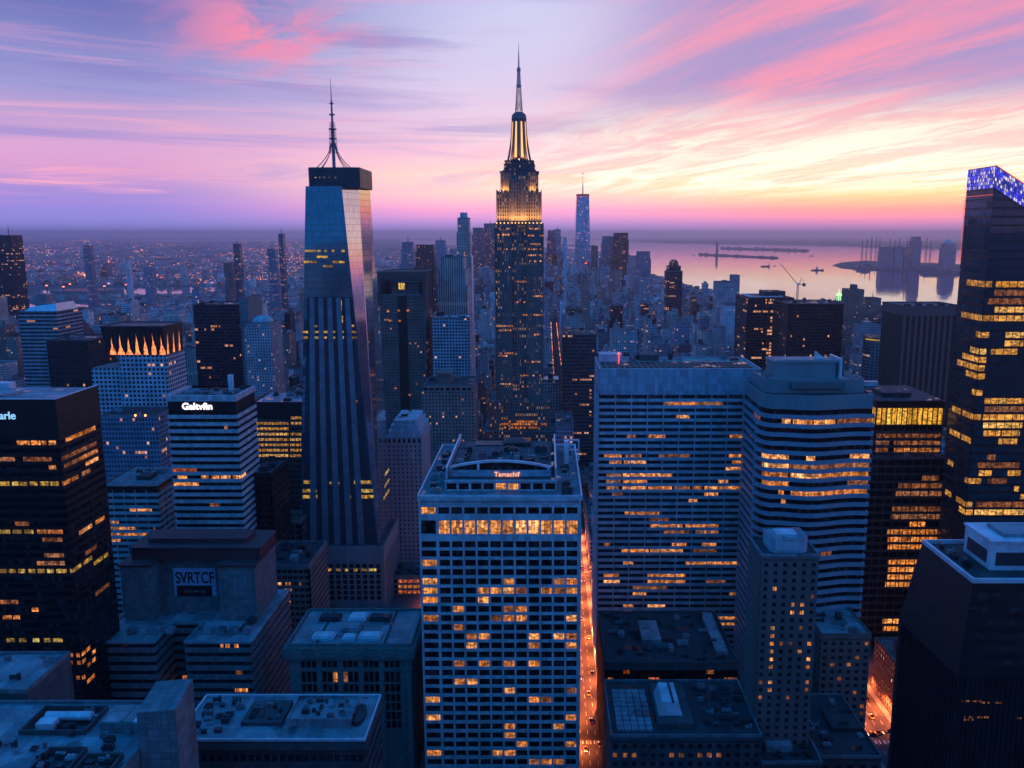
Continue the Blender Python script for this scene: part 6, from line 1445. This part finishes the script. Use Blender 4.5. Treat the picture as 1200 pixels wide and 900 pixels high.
# keep the open sky line of the photograph: nothing invented may rise above its neighbourhood
def cap(px): return 338 if px < 350 else 312 if px < 640 else 300 if px < 740 else 322 if px < 830 else 352 if px < 1000 else 365
out = []
for (x0, x1, y0, y1, h) in LOTS:
    px = proj((x0+x1)/2, y0, h)[0]
    if y0 < 2600:
        c_ = cap(px)+max(0, (1500-y0))*.045; hm = H+y0*ratio(c_)[0]; h = min(h, max(14, hm*rr.uniform(.86, 1.)))
    elif px < 350 and y0 < 5000: h = min(h, 60 if y0 > 3700 else 20)
    elif px > 735: h = min(h, 46)
    if px < 350 and 1900 < y0 < 2600: h = min(h, 26+h*.12)
    if 640 <= y0 < 870 and 500 < px < 720: h = min(h, rr.uniform(22, 46))
    out.append((x0, x1, y0, y1, h))
LOTS = out
# how much of each shows from the photograph's side: nearest ones first over a coarse grid
import numpy as np
buf = np.zeros((450, 600), bool)
OCC = [(-50,115,470,900,350),(110,300,660,900,372),(338,480,745,900,370),(354,452,205,720,560),(490,682,560,900,350),(580,637,200,600,870),(703,890,434,800,480),(877,1023,450,740,430),(1112,1250,195,660,450),(1016,1110,470,800,508),(196,290,465,650,480),(893,960,650,900,330),(1060,1250,660,900,230),(453,500,505,720,640),(118,212,565,660,520),(294,353,473,660,600),(304,375,664,800,470),(0,225,800,900,200),(205,440,840,900,270),(709,865,760,900,380)]
items = [(o[4], 'o', o) for o in OCC]
for b_ in BOXES:
    c_ = [proj(x, y, z) for x in b_[:2] for y in (b_[2], b_[3]) for z in (0, b_[4])]
    items.append((b_[2], 'o', (min(q[0] for q in c_), max(q[0] for q in c_), min(q[1] for q in c_), max(q[1] for q in c_), 0)))
for i, b_ in enumerate(LOTS):
    p_ = [proj(x, b_[2], z) for x in b_[:2] for z in (0, b_[4])]+[proj(x, b_[3], b_[4]) for x in b_[:2]]
    items.append((b_[2], i, (min(q[0] for q in p_), max(q[0] for q in p_), min(q[1] for q in p_), max(q[1] for q in p_), 0)))
items.sort(key=lambda q: q[0]); VIS = {}
for D, i, r_ in items:
    xa, xb, ya, yb = [int(max(0, min(lim, q/2))) for q, lim in zip(r_[:4], (600, 600, 450, 450))]
    xb, yb = min(600, max(xb, xa+1)), min(450, max(yb, ya+1))
    sub = buf[ya:yb, xa:xb]
    if i != 'o': VIS[i] = int(sub.size-sub.sum())
    sub[:] = True
order = sorted(VIS, key=lambda i: -VIS[i]); TOP = [i for i in order[:285] if VIS[i] > 2]; tops = set(TOP)

KINDS = [('f_stone', 'stone', 'limestone'), ('f_white', 'pale', 'concrete_pale'), ('f_brick', 'brown brick', 'brick_brown'), ('f_mauve', 'mauve', 'brick_mauve'), ('f_grey', 'grey', 'concrete_grey'), ('f_band', 'banded', 'concrete_pale'), ('f_dark', 'dark glass', 'black_steel'), ('f_blue', 'blue grey', 'concrete_grey'), ('f_rib', 'ribbed', 'concrete_pale'), ('f_glass', 'glassy', 'concrete_grey'), ('f_black', 'black', 'black_steel')]
WTS = [5, 4, 5, 4, 4, 2, 3, 4, 1, 1, 1]
MARKS = [(0, 'the edge tower with the needle'), (42, 'the pale banded tower'), (82, 'the black box tower'), (155, 'the flame crowned tower'), (215, 'the ribbed slab'), (252, 'the black amber-lit tower'), (303, 'the round capped apartments'), (342, 'the needle thin tower'), (400, 'the faceted glass tower'), (470, 'the mauve slot tower'), (528, 'the white gridded block'), (566, 'the slender tower'), (608, 'the stone skyscraper'), (645, 'the small pale block'), (680, 'the lit-row office'), (722, 'the harbour towers'), (755, 'the flat end of the wide slab'), (790, 'the round-topped tower'), (826, 'the pale twin slabs'), (855, 'the grey shouldered tower'), (903, 'the lit-core office'), (955, 'the black cube'), (1005, 'the stepped brick pile'), (1046, 'the golden-rimmed drum'), (1095, 'the brown ribbed tower'), (1160, 'the slanted tower')]
NEED = []; MASS = {}
for i, (x0, x1, y0, y1, h) in enumerate(LOTS):
    k = rr.choices(range(len(KINDS)), WTS)[0]; mat, word, trim = KINDS[k]; w, d = x1-x0, y1-y0; r = random.Random(i*13+5)
    step = h > 34 and r.random() < .55
    tank = y0 < 1900 and h > 20 and mat not in ('f_dark', 'f_black', 'f_glass', 'f_band') and r.random() < .5
    if i in tops:
        T = thing('city_block', None, 'building', (x0+x1)/2, y0, 0, 'city buildings among the towers'); wx = w/2
        b = MB(); b.uo = i*53.; hz_ = h*(r.uniform(.55, .85) if step else 1); b.box(-wx, wx, 0, d, 0, hz_); ix = 0
        if step: ix = min(w, d)*r.uniform(.12, .22); b.box(-wx+ix, wx-ix, ix*.7, d-ix*.5, hz_, h)
        b.build('wall', mat, T); tx0, tx1, ty0, ty1 = -wx+ix, wx-ix, ix*.7, d-ix*.5
        MB().ring(tx0-.1, tx1+.1, ty0-.1, ty1+.1, h-.3, h+1.1, .5).build('parapet', trim, T)
        pw = (tx1-tx0)*r.uniform(.25, .5); pd = (ty1-ty0)*r.uniform(.25, .5); pxx, pyy = r.uniform(tx0+1, tx1-pw-1), r.uniform(ty0+1, ty1-pd-1); ph = r.uniform(3, 7)
        b = MB(); b.box(pxx, pxx+pw, pyy, pyy+pd, h, h+ph); b.box(pxx-.3, pxx+pw+.3, pyy-.3, pyy+pd+.3, h+ph, h+ph+.4); b.build('penthouse', r.choice(['roof_metal', 'concrete_grey', 'roof_dark', trim]), T)
        if tank:
            qx, qy = (tx0+2.6 if pxx > (tx0+tx1)/2-pw/2 else tx1-2.6), r.uniform(ty0+3, ty1-3); b = MB()
            for sx in (-1, 1):
                for sy in (-1, 1): b.tube((qx+sx*1.3,qy+sy*1.3,h), (qx+sx*1.3,qy+sy*1.3,h+3.2), .16, n=4)
            b.cyl(qx, qy, h+3.2, h+6.8, 1.9, n=12); b.cyl(qx, qy, h+6.8, h+8.4, 2.0, .1, 12); b.build('water_tank', 'wood_tank', T)
        if y0 < 1100: clutter(T, tx0+1, tx1-1, ty0+1, ty1-1, h, 3, i, big=.9)
        px = proj((x0+x1)/2, y0, h)[0]; mk = min(MARKS, key=lambda q: abs(q[0]-px))[1]
        hw = 'low' if h < 28 else 'mid-rise' if h < 52 else 'tall' if h < 85 else 'towering'
        sh = ('stepped ' if step else '')+('slab' if w > 2.2*d else 'block'); ex = ' with water tank' if tank else ''
        dist = 'close behind' if y0 < 900 else 'beyond' if y0 < 1500 else 'well beyond' if y0 < 2400 else 'far beyond'
        NEED.append((f'{hw} {word} {sh}{ex}, {dist} {mk}', h, T))
    else:
        b = MASS.setdefault(mat, MB()); b.uo = r.randrange(4000)*37.; hz_ = h
        if step and y0 < 4000: hz_ = h*.7; ix = min(w, d)*.16; b.box(x0+ix, x1-ix, y0+ix, y1-ix, hz_, h)
        b.box(x0, x1, y0, y1, 0, hz_)
        if y0 < 2600: b.box(x0+w*.3, x0+w*.6, y0+d*.4, y0+d*.75, h, h+4)
seen = {}
for lb, h, T in NEED: seen.setdefault(lb, []).append((h, T))
ORD = ['tallest', 'second tallest', 'third tallest', 'fourth tallest', 'fifth tallest', 'sixth tallest', 'seventh tallest', 'eighth tallest', 'ninth tallest', 'tenth tallest']
for lb, v in seen.items():
    v.sort(key=lambda q: -q[0])
    for k, (h, T) in enumerate(v): T['label'] = lb if len(v) == 1 else f'{ORD[min(k, 9)]} {lb.split(None, 1)[1] if len(lb.split()) > 13 else lb}'
for k in range(170):                     # unseen midtown added behind the photographer, made tall to shade lower facades
    w, d, h = rr.uniform(28, 60), rr.uniform(28, 60), rr.uniform(180, 285); x0, y0 = rr.uniform(-620, 620), rr.uniform(-460, -90)
    b = MASS.setdefault(rr.choice(['f_stone', 'f_grey', 'f_dark', 'f_glass', 'f_mauve']), MB()); b.uo = k*113.; b.box(x0, x0+w, y0, y0+d, 0, h)
big = MB()
names = list(MASS)
for j, mat in enumerate(names):
    m_ = MASS[mat]; off = len(big.v); big.v += m_.v; big.f += [tuple(q+off for q in f) for f in m_.f]; big.mi += [j]*len(m_.f); big.fu += m_.fu
tag(big.build('distant_buildings', names), kind='stuff')
print('LOTS', len(LOTS), 'TOP', len(TOP), 'minvis', VIS[TOP[-1]])
# ------------------------------------------------------------------ street lamps, vehicles, harbour, cranes, the lights of the plain
def lamp_proto(label, group):
    T = thing('street_lamp', label, 'street lamp', 0, 0, 0, group)
    b = MB(); b.cyl(0, 0, 0, .5, .22, .16, 8); b.tube((0,0,.5), (0,0,8.2), .11, .08, 6); b.tube((0,0,8.2), (1.9,0,8.9), .07, .06, 6); b.build('pole', 'dark_metal', T)
    b = MB(); b.box(1.5, 2.5, -.22, .22, 8.86, 9.05); lh_ = b.build('lamp_head', 'dark_metal', T); b = MB(); b.box(1.58, 2.42, -.17, .17, 8.78, 8.85); b.build('lamp_glass', 'lamp_orange', lh_)
    return T
LAMP = bpy.data.lights.new('street_light', 'SPOT'); LAMP.energy = 25000; LAMP.color = (1, .19, .055); LAMP.spot_size = R(146); LAMP.spot_blend = .6; LAMP.shadow_soft_size = .3
def lamps(label, group, spots, lit=True):
    proto = lamp_proto(label, group)
    for i, (x, y, rz) in enumerate(spots):
        o = proto if i == 0 else copy_tree(proto)
        o.location = (x, y, .14); o.rotation_euler = (0, 0, rz)
        if lit:
            l = bpy.data.objects.new('street_light', LAMP); C.objects.link(l); l.parent = o; l.location = (2., 0, 8.7)
def both(x0, x1, y0, y1, st_): return [(x0-1, y, 0) for y in range(y0, y1, st_)]+[(x1+1, y+st_//2, math.pi) for y in range(y0, y1, st_)]
lamps('amber street lamp on the avenue between the white grid building and the wide slab', 'street lamps along the central avenue', both(14, 30, 372, 720, 27))
lamps('amber street lamp on the street between the reddish brick block and the black slab', 'street lamps by the brick block', both(168, 186, 424, 560, 26)+[(x, 421.5, -math.pi/2) for x in (164, 190)])
lamps('amber street lamp in the narrow street between the cornice building and the grid building', 'street lamps in the narrow street', both(-80, -63, 424, 640, 30))

def car(label, group, paint):
    T = thing('car', label, 'car', 0, 0, 0, group)
    b = MB(); P_ = [(-2.2,.35),(-2.25,.75),(-1.9,.95),(-1.2,1.0),(1.0,.98),(2.0,.85),(2.25,.6),(2.2,.35)]
    b.solid([(-.88,y,z) for y, z in P_]+[(.88,y,z) for y, z in P_], [tuple(range(7,-1,-1)), tuple(range(8,16))]+[(i,(i+1) % 8,8+(i+1) % 8,8+i) for i in range(8)]); b.build('body', paint, T)
    b = MB(); b.loft([(-.82,-1.5,.98),(.82,-1.5,.98),(.82,1.1,.98),(-.82,1.1,.98)], [(-.66,-1.0,1.42),(.66,-1.0,1.42),(.66,.35,1.42),(-.66,.35,1.42)]); b.build('cabin', 'glass_black', T)
    for sx in (-1, 1):
        for sy in (-1.4, 1.4): b = MB(); b.tube((sx*.72,sy,.34), (sx*.92,sy,.34), .34, n=12); b.build('wheel', 'tyre', T)
        b = MB(); b.box(sx*.62-.2, sx*.62+.2, 2.2, 2.29, .58, .78); b.build('headlight', 'lamp_white', T)
        b = MB(); b.box(sx*.62-.2, sx*.62+.2, -2.31, -2.24, .68, .84); b.build('tail_light', 'lamp_red', T)
    return T
def cars(spec):
    for paint, label, group, spots in spec:
        p_ = car(label, group, paint)
        for i, (x, y, rz) in enumerate(spots): o = p_ if i == 0 else copy_tree(p_); o.location = (x, y, .02); o.rotation_euler = (0, 0, rz)
cars([('yellow_paint', 'yellow cab driving on the avenue between the grid building and the wide slab', 'yellow cabs on the central avenue', [(20.2,398,math.pi),(24.4,452,0),(28,521,0),(16.2,486,math.pi),(24.2,590,0),(16.4,610,math.pi)]),
      ('car_black', 'black car driving on the avenue between the grid building and the wide slab', 'black cars on the central avenue', [(24.3,424,0),(16.3,441,math.pi),(20.4,512,math.pi),(27.8,475,0),(20.3,562,math.pi),(27.9,640,0)]),
      ('car_silver', 'silver car driving on the avenue between the grid building and the wide slab', 'silver cars on the central avenue', [(27.8,402,0),(20.3,470,math.pi),(24.3,548,0),(16.3,545,math.pi)]),
      ('car_black', 'black car crossing the lit street beyond the reddish brick block', 'black cars by the brick block', [(171,432,math.pi),(182,446,0),(174,460,math.pi),(183,414,-math.pi/2),(172,411,math.pi/2)]),
      ('yellow_paint', 'yellow cab crossing the lit street beyond the reddish brick block', 'yellow cabs by the brick block', [(178,428,0),(176,412.5,-math.pi/2),(183,468,0)]),
      ('car_silver', 'silver car in the narrow street beside the cornice building', 'silver cars in the narrow street', [(-76,440,math.pi),(-67,470,0),(-75,520,math.pi),(-67,545,0)])])

# tower crane over the black cube
def tower_crane():
    T = thing('tower_crane', 'red luffing tower crane standing over the black cube building', 'crane', CRX, CRY, CRZ); b = MB(); h = zat(334, CRY)-CRZ
    for sx in (-1, 1):
        for sy in (-1, 1): b.tube((sx*.9,sy*.9,0), (sx*.9,sy*.9,h), .2, n=4)
    for k in range(8):
        for s_ in (-1, 1): b.tube((-.9,s_*.9,h*k/8), (.9,s_*.9,h*(k+1)/8), .12, n=4); b.tube((s_*.9,-.9,h*k/8), (s_*.9,.9,h*(k+1)/8), .12, n=4)
    b.build('mast', 'crane_red', T); b = MB(); jx, jz = xat(915, 310, CRY)-CRX, zat(310, CRY)-CRZ
    for dy, dz in ((-.6,0),(.6,0),(0,1.2)): b.tube((-1,dy,h+1+dz), (jx,dy*.4,jz+dz*.3), .17, n=4)
    for k in range(12):
        f, g = k/12, (k+1)/12; pt = lambda f, dy, dz: (-1+(jx+1)*f, dy*(1-.6*f), h+1+dz*(1-.7*f)+(jz-h-1)*f); b.tube(pt(f,-.6,0), pt(g,0,1.2), .1, n=4); b.tube(pt(f,0,1.2), pt(g,.6,0), .1, n=4)
    b.build('jib', 'crane_red', T)
    b = MB(); b.box(0, 9, -1, 1, h+.4, h+1.2); b.box(6, 9, -1.3, 1.3, h-1.6, h+2.2); b.build('counter_jib', 'crane_red', T); b = MB(); b.tube((1.5,-.8,h+1), (4.2,0,h+9), .22, n=4); b.tube((1.5,.8,h+1), (4.2,0,h+9), .22, n=4); b.tube((4.2,0,h+9), (7.5,0,h+1.2), .12, n=4); b.tube((4.2,0,h+9), (jx*.9,0,h+1+(jz-h)*.9), .09, n=4); b.build('a_frame', 'crane_red', T)
    b = MB(); b.box(-1.4, 1.2, -2.4, -1, h, h+2.2); b.build('cab', 'pale_metal', T)
pmat('crane_red', (.30, .09, .08), .6); tower_crane()
# lit cupola
T = thing('lit_cupola', 'small green gold lit cupola glowing beside the stepped brick apartments', 'cupola', xat(983, 350, 1450), 1450, 0); zz = zat(352, 1450); reserve(xat(983, 350, 1450)-9, xat(983, 350, 1450)+9, 1442, 1458)
MB().box(-7, 7, -7, 7, 0, zz).build('tower_base', 'f_stone', T); b = MB()
for k in range(8): a = k*math.pi/4; b.tube((4.4*math.cos(a),4.4*math.sin(a),zz), (4.4*math.cos(a),4.4*math.sin(a),zz+8), .6, n=6)
b.build('columns', 'limestone', T); b = MB(); b.cyl(0, 0, zz, zz+8, 3.6, n=14); b.dome(0, 0, zz+8, 4.8, 5, 14, 4); b.build('dome', 'cupola_glow', T); b = MB(); b.tube((0,0,zz+13), (0,0,zz+20), .7, .2, 6); b.build('finial', 'cupola_glow', T)  # dome and finial emit the green light that falls on them

# ships, breakwaters and the port across the bay
glow('stadium_glow', (1, .22, .16, 1), 1.5); pmat('ship_hull', (.045, .04, .055), .6); pmat('ship_white', (.5, .48, .5), .6)
def ship(label, px, py, Lpx, kind, rz=0):
    D = dground(py, .6); L = Lpx*D/FPX; x = xat(px, py, D); T = thing('ship', label, 'ship', x, D, .6); T.rotation_euler = (0, 0, rz); B = L*.16; hgt = L*.075
    b = MB(); dk = [(-L/2,-B/2),(L*.3,-B/2),(L*.44,-B*.28),(L/2,0),(L*.44,B*.28),(L*.3,B/2),(-L/2,B/2)]; wl = [(x_*.94, y_*.8) for x_, y_ in dk]
    b.loft([(x_, y_, -.3) for x_, y_ in wl], [(x_, y_, hgt+(hgt*.5 if x_ > L*.4 else 0)) for x_, y_ in dk]); b.build('hull', 'ship_hull', T)
    q = -.36 if kind == 'cargo' else -.05; b = MB(); b.box(L*(q-.07), L*(q+.07), -B*.4, B*.4, hgt, hgt*2.6); b.box(L*(q-.05), L*(q+.06), -B*.45, B*.45, hgt*2.6, hgt*3.5); b.build('deckhouse', 'ship_white', T)
    b = MB(); b.tube((L*(q+.02),0,hgt*3.5), (L*(q+.02),0,hgt*5.4), L*.008, n=5); b.tube((L*.3,0,hgt), (L*.3,0,hgt*3.2), L*.008, n=5); b.build('mast', 'ship_hull', T); b = MB(); b.cyl(L*(q-.05), 0, hgt*2.6, hgt*4.3, L*.018, n=8); b.build('funnel', 'ship_hull', T)
    if kind == 'cargo': b = MB(); [b.box(L*(-.24+k*.13), L*(-.14+k*.13), -B*.38, B*.38, hgt, hgt*1.6) for k in range(4)]; b.build('hatch_covers', 'ship_hull', T)
ship('dark cargo ship nearest the tip of the crane jib', 897, 312.5, 11, 'cargo', math.pi); ship('dark workboat with a tall deckhouse trailing a long wake before the island', 958, 317, 15, 'tug'); ship('tiny boat just behind the dark cargo ship', 908, 312, 4, 'tug')
ship('tiny lone boat halfway between the breakwater and the island', 951, 300, 5, 'tug'); ship('tiny boat before the breakwater end, closest to the city towers', 813, 299.5, 4, 'tug', math.pi); ship('small boat out near the far shore, off the spired tower', 778, 284.6, 7, 'cargo'); ship('smallest boat near the far shore, beside the other one', 797, 285.2, 4, 'tug', math.pi)
def breakwater(label, pts, w, h, tower_px=None):
    (pa, ya), (pb, yb) = pts; A, B = gp(pa, ya, .6), gp(pb, yb, .6); T = thing('breakwater', label, 'breakwater', A[0], A[1], .6); dx, dy = B[0]-A[0], B[1]-A[1]; L = math.hypot(dx, dy); T.rotation_euler = (0, 0, math.atan2(dy, dx)); b = MB(); r = random.Random(int(pa)); N = 14
    b.loft([(-w*.6,0,-.3),(0,-w/2,-.3),(L,-w/2,-.3),(L+w*.6,0,-.3),(L,w/2,-.3),(0,w/2,-.3)], [(-w*.4,0,h),(0,-w*.3,h),(L,-w*.3,h),(L+w*.4,0,h),(L,w*.3,h),(0,w*.3,h)]); b.build('mole', 'ship_hull', T); b = MB()
    for k in range(N): q = L*(k+.2)/N; b.box(q, q+L/N*.6*r.random()+4, -w*.2, w*.2, h, h+r.uniform(2, h*1.1))
    b.build('sheds', 'ship_hull', T)
    if tower_px: px, pt = tower_px; q = (px-pa)/(pb-pa)*L; zt = zat(pt, A[1]); b = MB(); b.cyl(q, 0, h, zt*.8, w*.3, w*.2, 10); b.cyl(q, 0, zt*.8, zt*.86, w*.38, n=10); b.cyl(q, 0, zt*.86, zt, w*.2, w*.12, 10); b.build('beacon_tower', 'ship_hull', T)
breakwater('long dark breakwater carrying a stout beacon tower near one end', ((820, 298.5), (910, 302.5)), 60, 14, (842.5, 283.5)); breakwater('thinner breakwater lying behind the one with the beacon tower', ((846, 291.2), (946, 294.2)), 90, 22)
for lb, pl, pr, py, st_ in (('broad hazy island tower, widest of the island cluster', 1034, 1047, 289.5, 0), ('short round shouldered tower in the island cluster', 1050, 1058, 288.5, 3), ('island tower with a thin spire', 1061, 1069, 290, 278), ('tallest island tower with a narrow upper stage', 1071, 1079.5, 277.5, 4), ('rounded island building standing apart by the slanted tower', 1107, 1120, 286, 282)):
    T, w, d, z = tower('island_tower', lb, 'tower', pl, pr, py, 6350, 60, 'f_blue', seed=int(pl), n=0, steps=((py+5, .8, 8),))
    if st_ == 278: pole(T, 0, 30, z, zat(278, 6380), 4, 'spire')
    if st_ == 282: b = MB(); b.dome(0, 30, z, w*.85, zat(282, 6380)-z+10, 14, 4); b.build('roof_dome', 'panel_grey', T)
r = random.Random(8)
CR = None
for i, px in enumerate((1011, 1016, 1021.5, 1027, 1031, 1043, 1049, 1054, 1086, 1091)):
    D = 9800+r.uniform(-500, 900); T = thing('port_crane', 'thin upright port crane in the row beyond the island', 'port crane', xat(px, 285, D), D, .6, 'port cranes beyond the island'); zt = zat(277+r.uniform(0, 5), D)
    b = MB()
    for s_ in (-7, 7): b.box(s_-2.5, s_+2.5, -3, 3, 0, zt*.62)
    b.box(-10, 10, -3, 3, zt*.55, zt*.62); b.build('portal', 'ship_hull', T); b = MB(); b.box(-3.5, 3.5, -3, 3, zt*.62, zt); b.build('raised_boom', 'ship_hull', T)
def mass(name, pts, n, hmax, seed, kind_):
    rr_ = random.Random(seed); b = MB()
    for _ in range(n):
        f = rr_.random(); i = rr_.randrange(len(pts)-1); a, c = pts[i], pts[i+1]; px, py = a[0]+(c[0]-a[0])*f, a[1]+(c[1]-a[1])*f-rr_.uniform(.1, .9); x, y, _z = gp(px, py, .6); w = rr_.uniform(14, 46); b.box(x, x+w, y, y+30, 0, rr_.uniform(8, hmax)); b.uo = rr_.random()*900
    tag(b.build(name, kind_), kind='stuff')
mass('island_buildings', [(1000, 315), (1060, 317.6), (1100, 319.5), (1170, 325)], 90, 42, 3, 'f_blue'); mass('far_shore_buildings', [(745, 283.6), (880, 285.6), (980, 287.6), (1060, 290.4), (1300, 295)], 260, 60, 5, 'f_blue')
# a broad dish of a stadium with floodlights, on the far plain
T = thing('stadium', 'bright stadium glowing pink and orange on the far plain', 'stadium', xat(101, 327, 3700), 3700, 0); b = MB(); N = 28
o_ = [(150*math.cos(2*math.pi*k/N), 110*math.sin(2*math.pi*k/N)) for k in range(N)]; b.ringpoly(o_, [(x*.72, y*.72) for x, y in o_], 0, 26); b.build('stand', 'concrete_grey', T); b = MB(); b.prism([(x*.71, y*.71) for x, y in o_], 0, 3); b.build('pitch', 'stadium_glow', T)
for k in range(6): a = k*math.pi/3+.3; b = MB(); b.tube((160*math.cos(a),120*math.sin(a),0), (160*math.cos(a),120*math.sin(a),46), 2, n=6); m_ = b.build('light_mast', 'dark_metal', T); b = MB(); b.box(160*math.cos(a)-4, 160*math.cos(a)+4, 120*math.sin(a)-2, 120*math.sin(a)+1, 44, 48); b.build('floodlight', 'city_light_pink', m_)


# the lights of the plain
r = random.Random(77); b = MB()
def spark(x, y, z, s_): b.solid([(x,y,z+s_),(x+s_,y,z),(x,y-s_,z),(x-s_,y,z),(x,y+s_,z),(x,y,z-s_)], [(0,2,1),(0,3,2),(0,4,3),(0,1,4),(5,1,2),(5,2,3),(5,3,4),(5,4,1)], 0 if r.random() < .7 else (1 if r.random() < .75 else 2))
def scatter(n, p0, p1, y0, y1, s0=.35, s1=.75, bias=1., z=(6, 30)):
    for _ in range(n):
        px = r.uniform(p0, p1); py = y0+(y1-y0)*r.random()**bias; D = dground(py); x = xat(px, py, D)
        if is_land(x, D) and free(x, x, D, D): spark(x, D, r.uniform(*z), D/FPX*r.uniform(s0, s1))
scatter(760, -20, 356, 281, 336, .14, .44, .9); scatter(150, 0, 350, 279.5, 284, .15, .3); scatter(240, 300, 356, 285, 330, .16, .42); scatter(360, 440, 600, 284, 350, .16, .42); scatter(480, 636, 760, 290, 372, .16, .42); scatter(260, 700, 880, 340, 400, .14, .36); scatter(300, 0, 350, 340, 440, .13, .34); scatter(60, 980, 1060, 372, 420, .3, .5)
for _ in range(26):              # lights strung along the far roads
    px0, py0 = r.uniform(-10, 345), r.uniform(283, 333); L = r.uniform(12, 70); sl = r.uniform(-.14, .14)
    for k in range(int(L/1.6)):
        px, py = px0+k*1.6+r.uniform(-.4, .4), max(281.5, py0+k*1.6*sl); D = dground(py); x = xat(px, py, D)
        if r.random() < .7 and is_land(x, D): spark(x, D, r.uniform(8, 24), D/FPX*r.uniform(.14, .34))
for cx_, cy_, n_, sx_, sy_ in ((101, 326, 70, 16, 4), (33, 344, 26, 22, 5), (240, 334, 90, 55, 4), (330, 300, 16, 4, 8), (95, 284, 40, 30, 9), (160, 297, 20, 16, 3), (50, 297, 40, 40, 4), (15, 298, 18, 8, 6), (128, 310, 14, 3, 6), (200, 327, 26, 22, 1.5), (690, 318, 40, 40, 10), (566, 405, 26, 9, 22), (660, 330, 30, 20, 8)):
    for _ in range(n_):
        px, py = r.gauss(cx_, sx_*.5), r.gauss(cy_, sy_*.5); py = max(282, py); D = dground(py); x = xat(px, py, D)
        if is_land(x, D): spark(x, D, r.uniform(5, 25), D/FPX*r.uniform(.2, .62))
for yy in range(720, 2500, 14):
    for ax in (14, 30, -80, -63):
        if r.random() < .8: spark(ax, yy+r.uniform(-3, 3), r.uniform(2, 9), yy/FPX*.3)
tag(b.build('city_lights', ['city_light', 'city_light_pink', 'city_light_white']), kind='stuff')
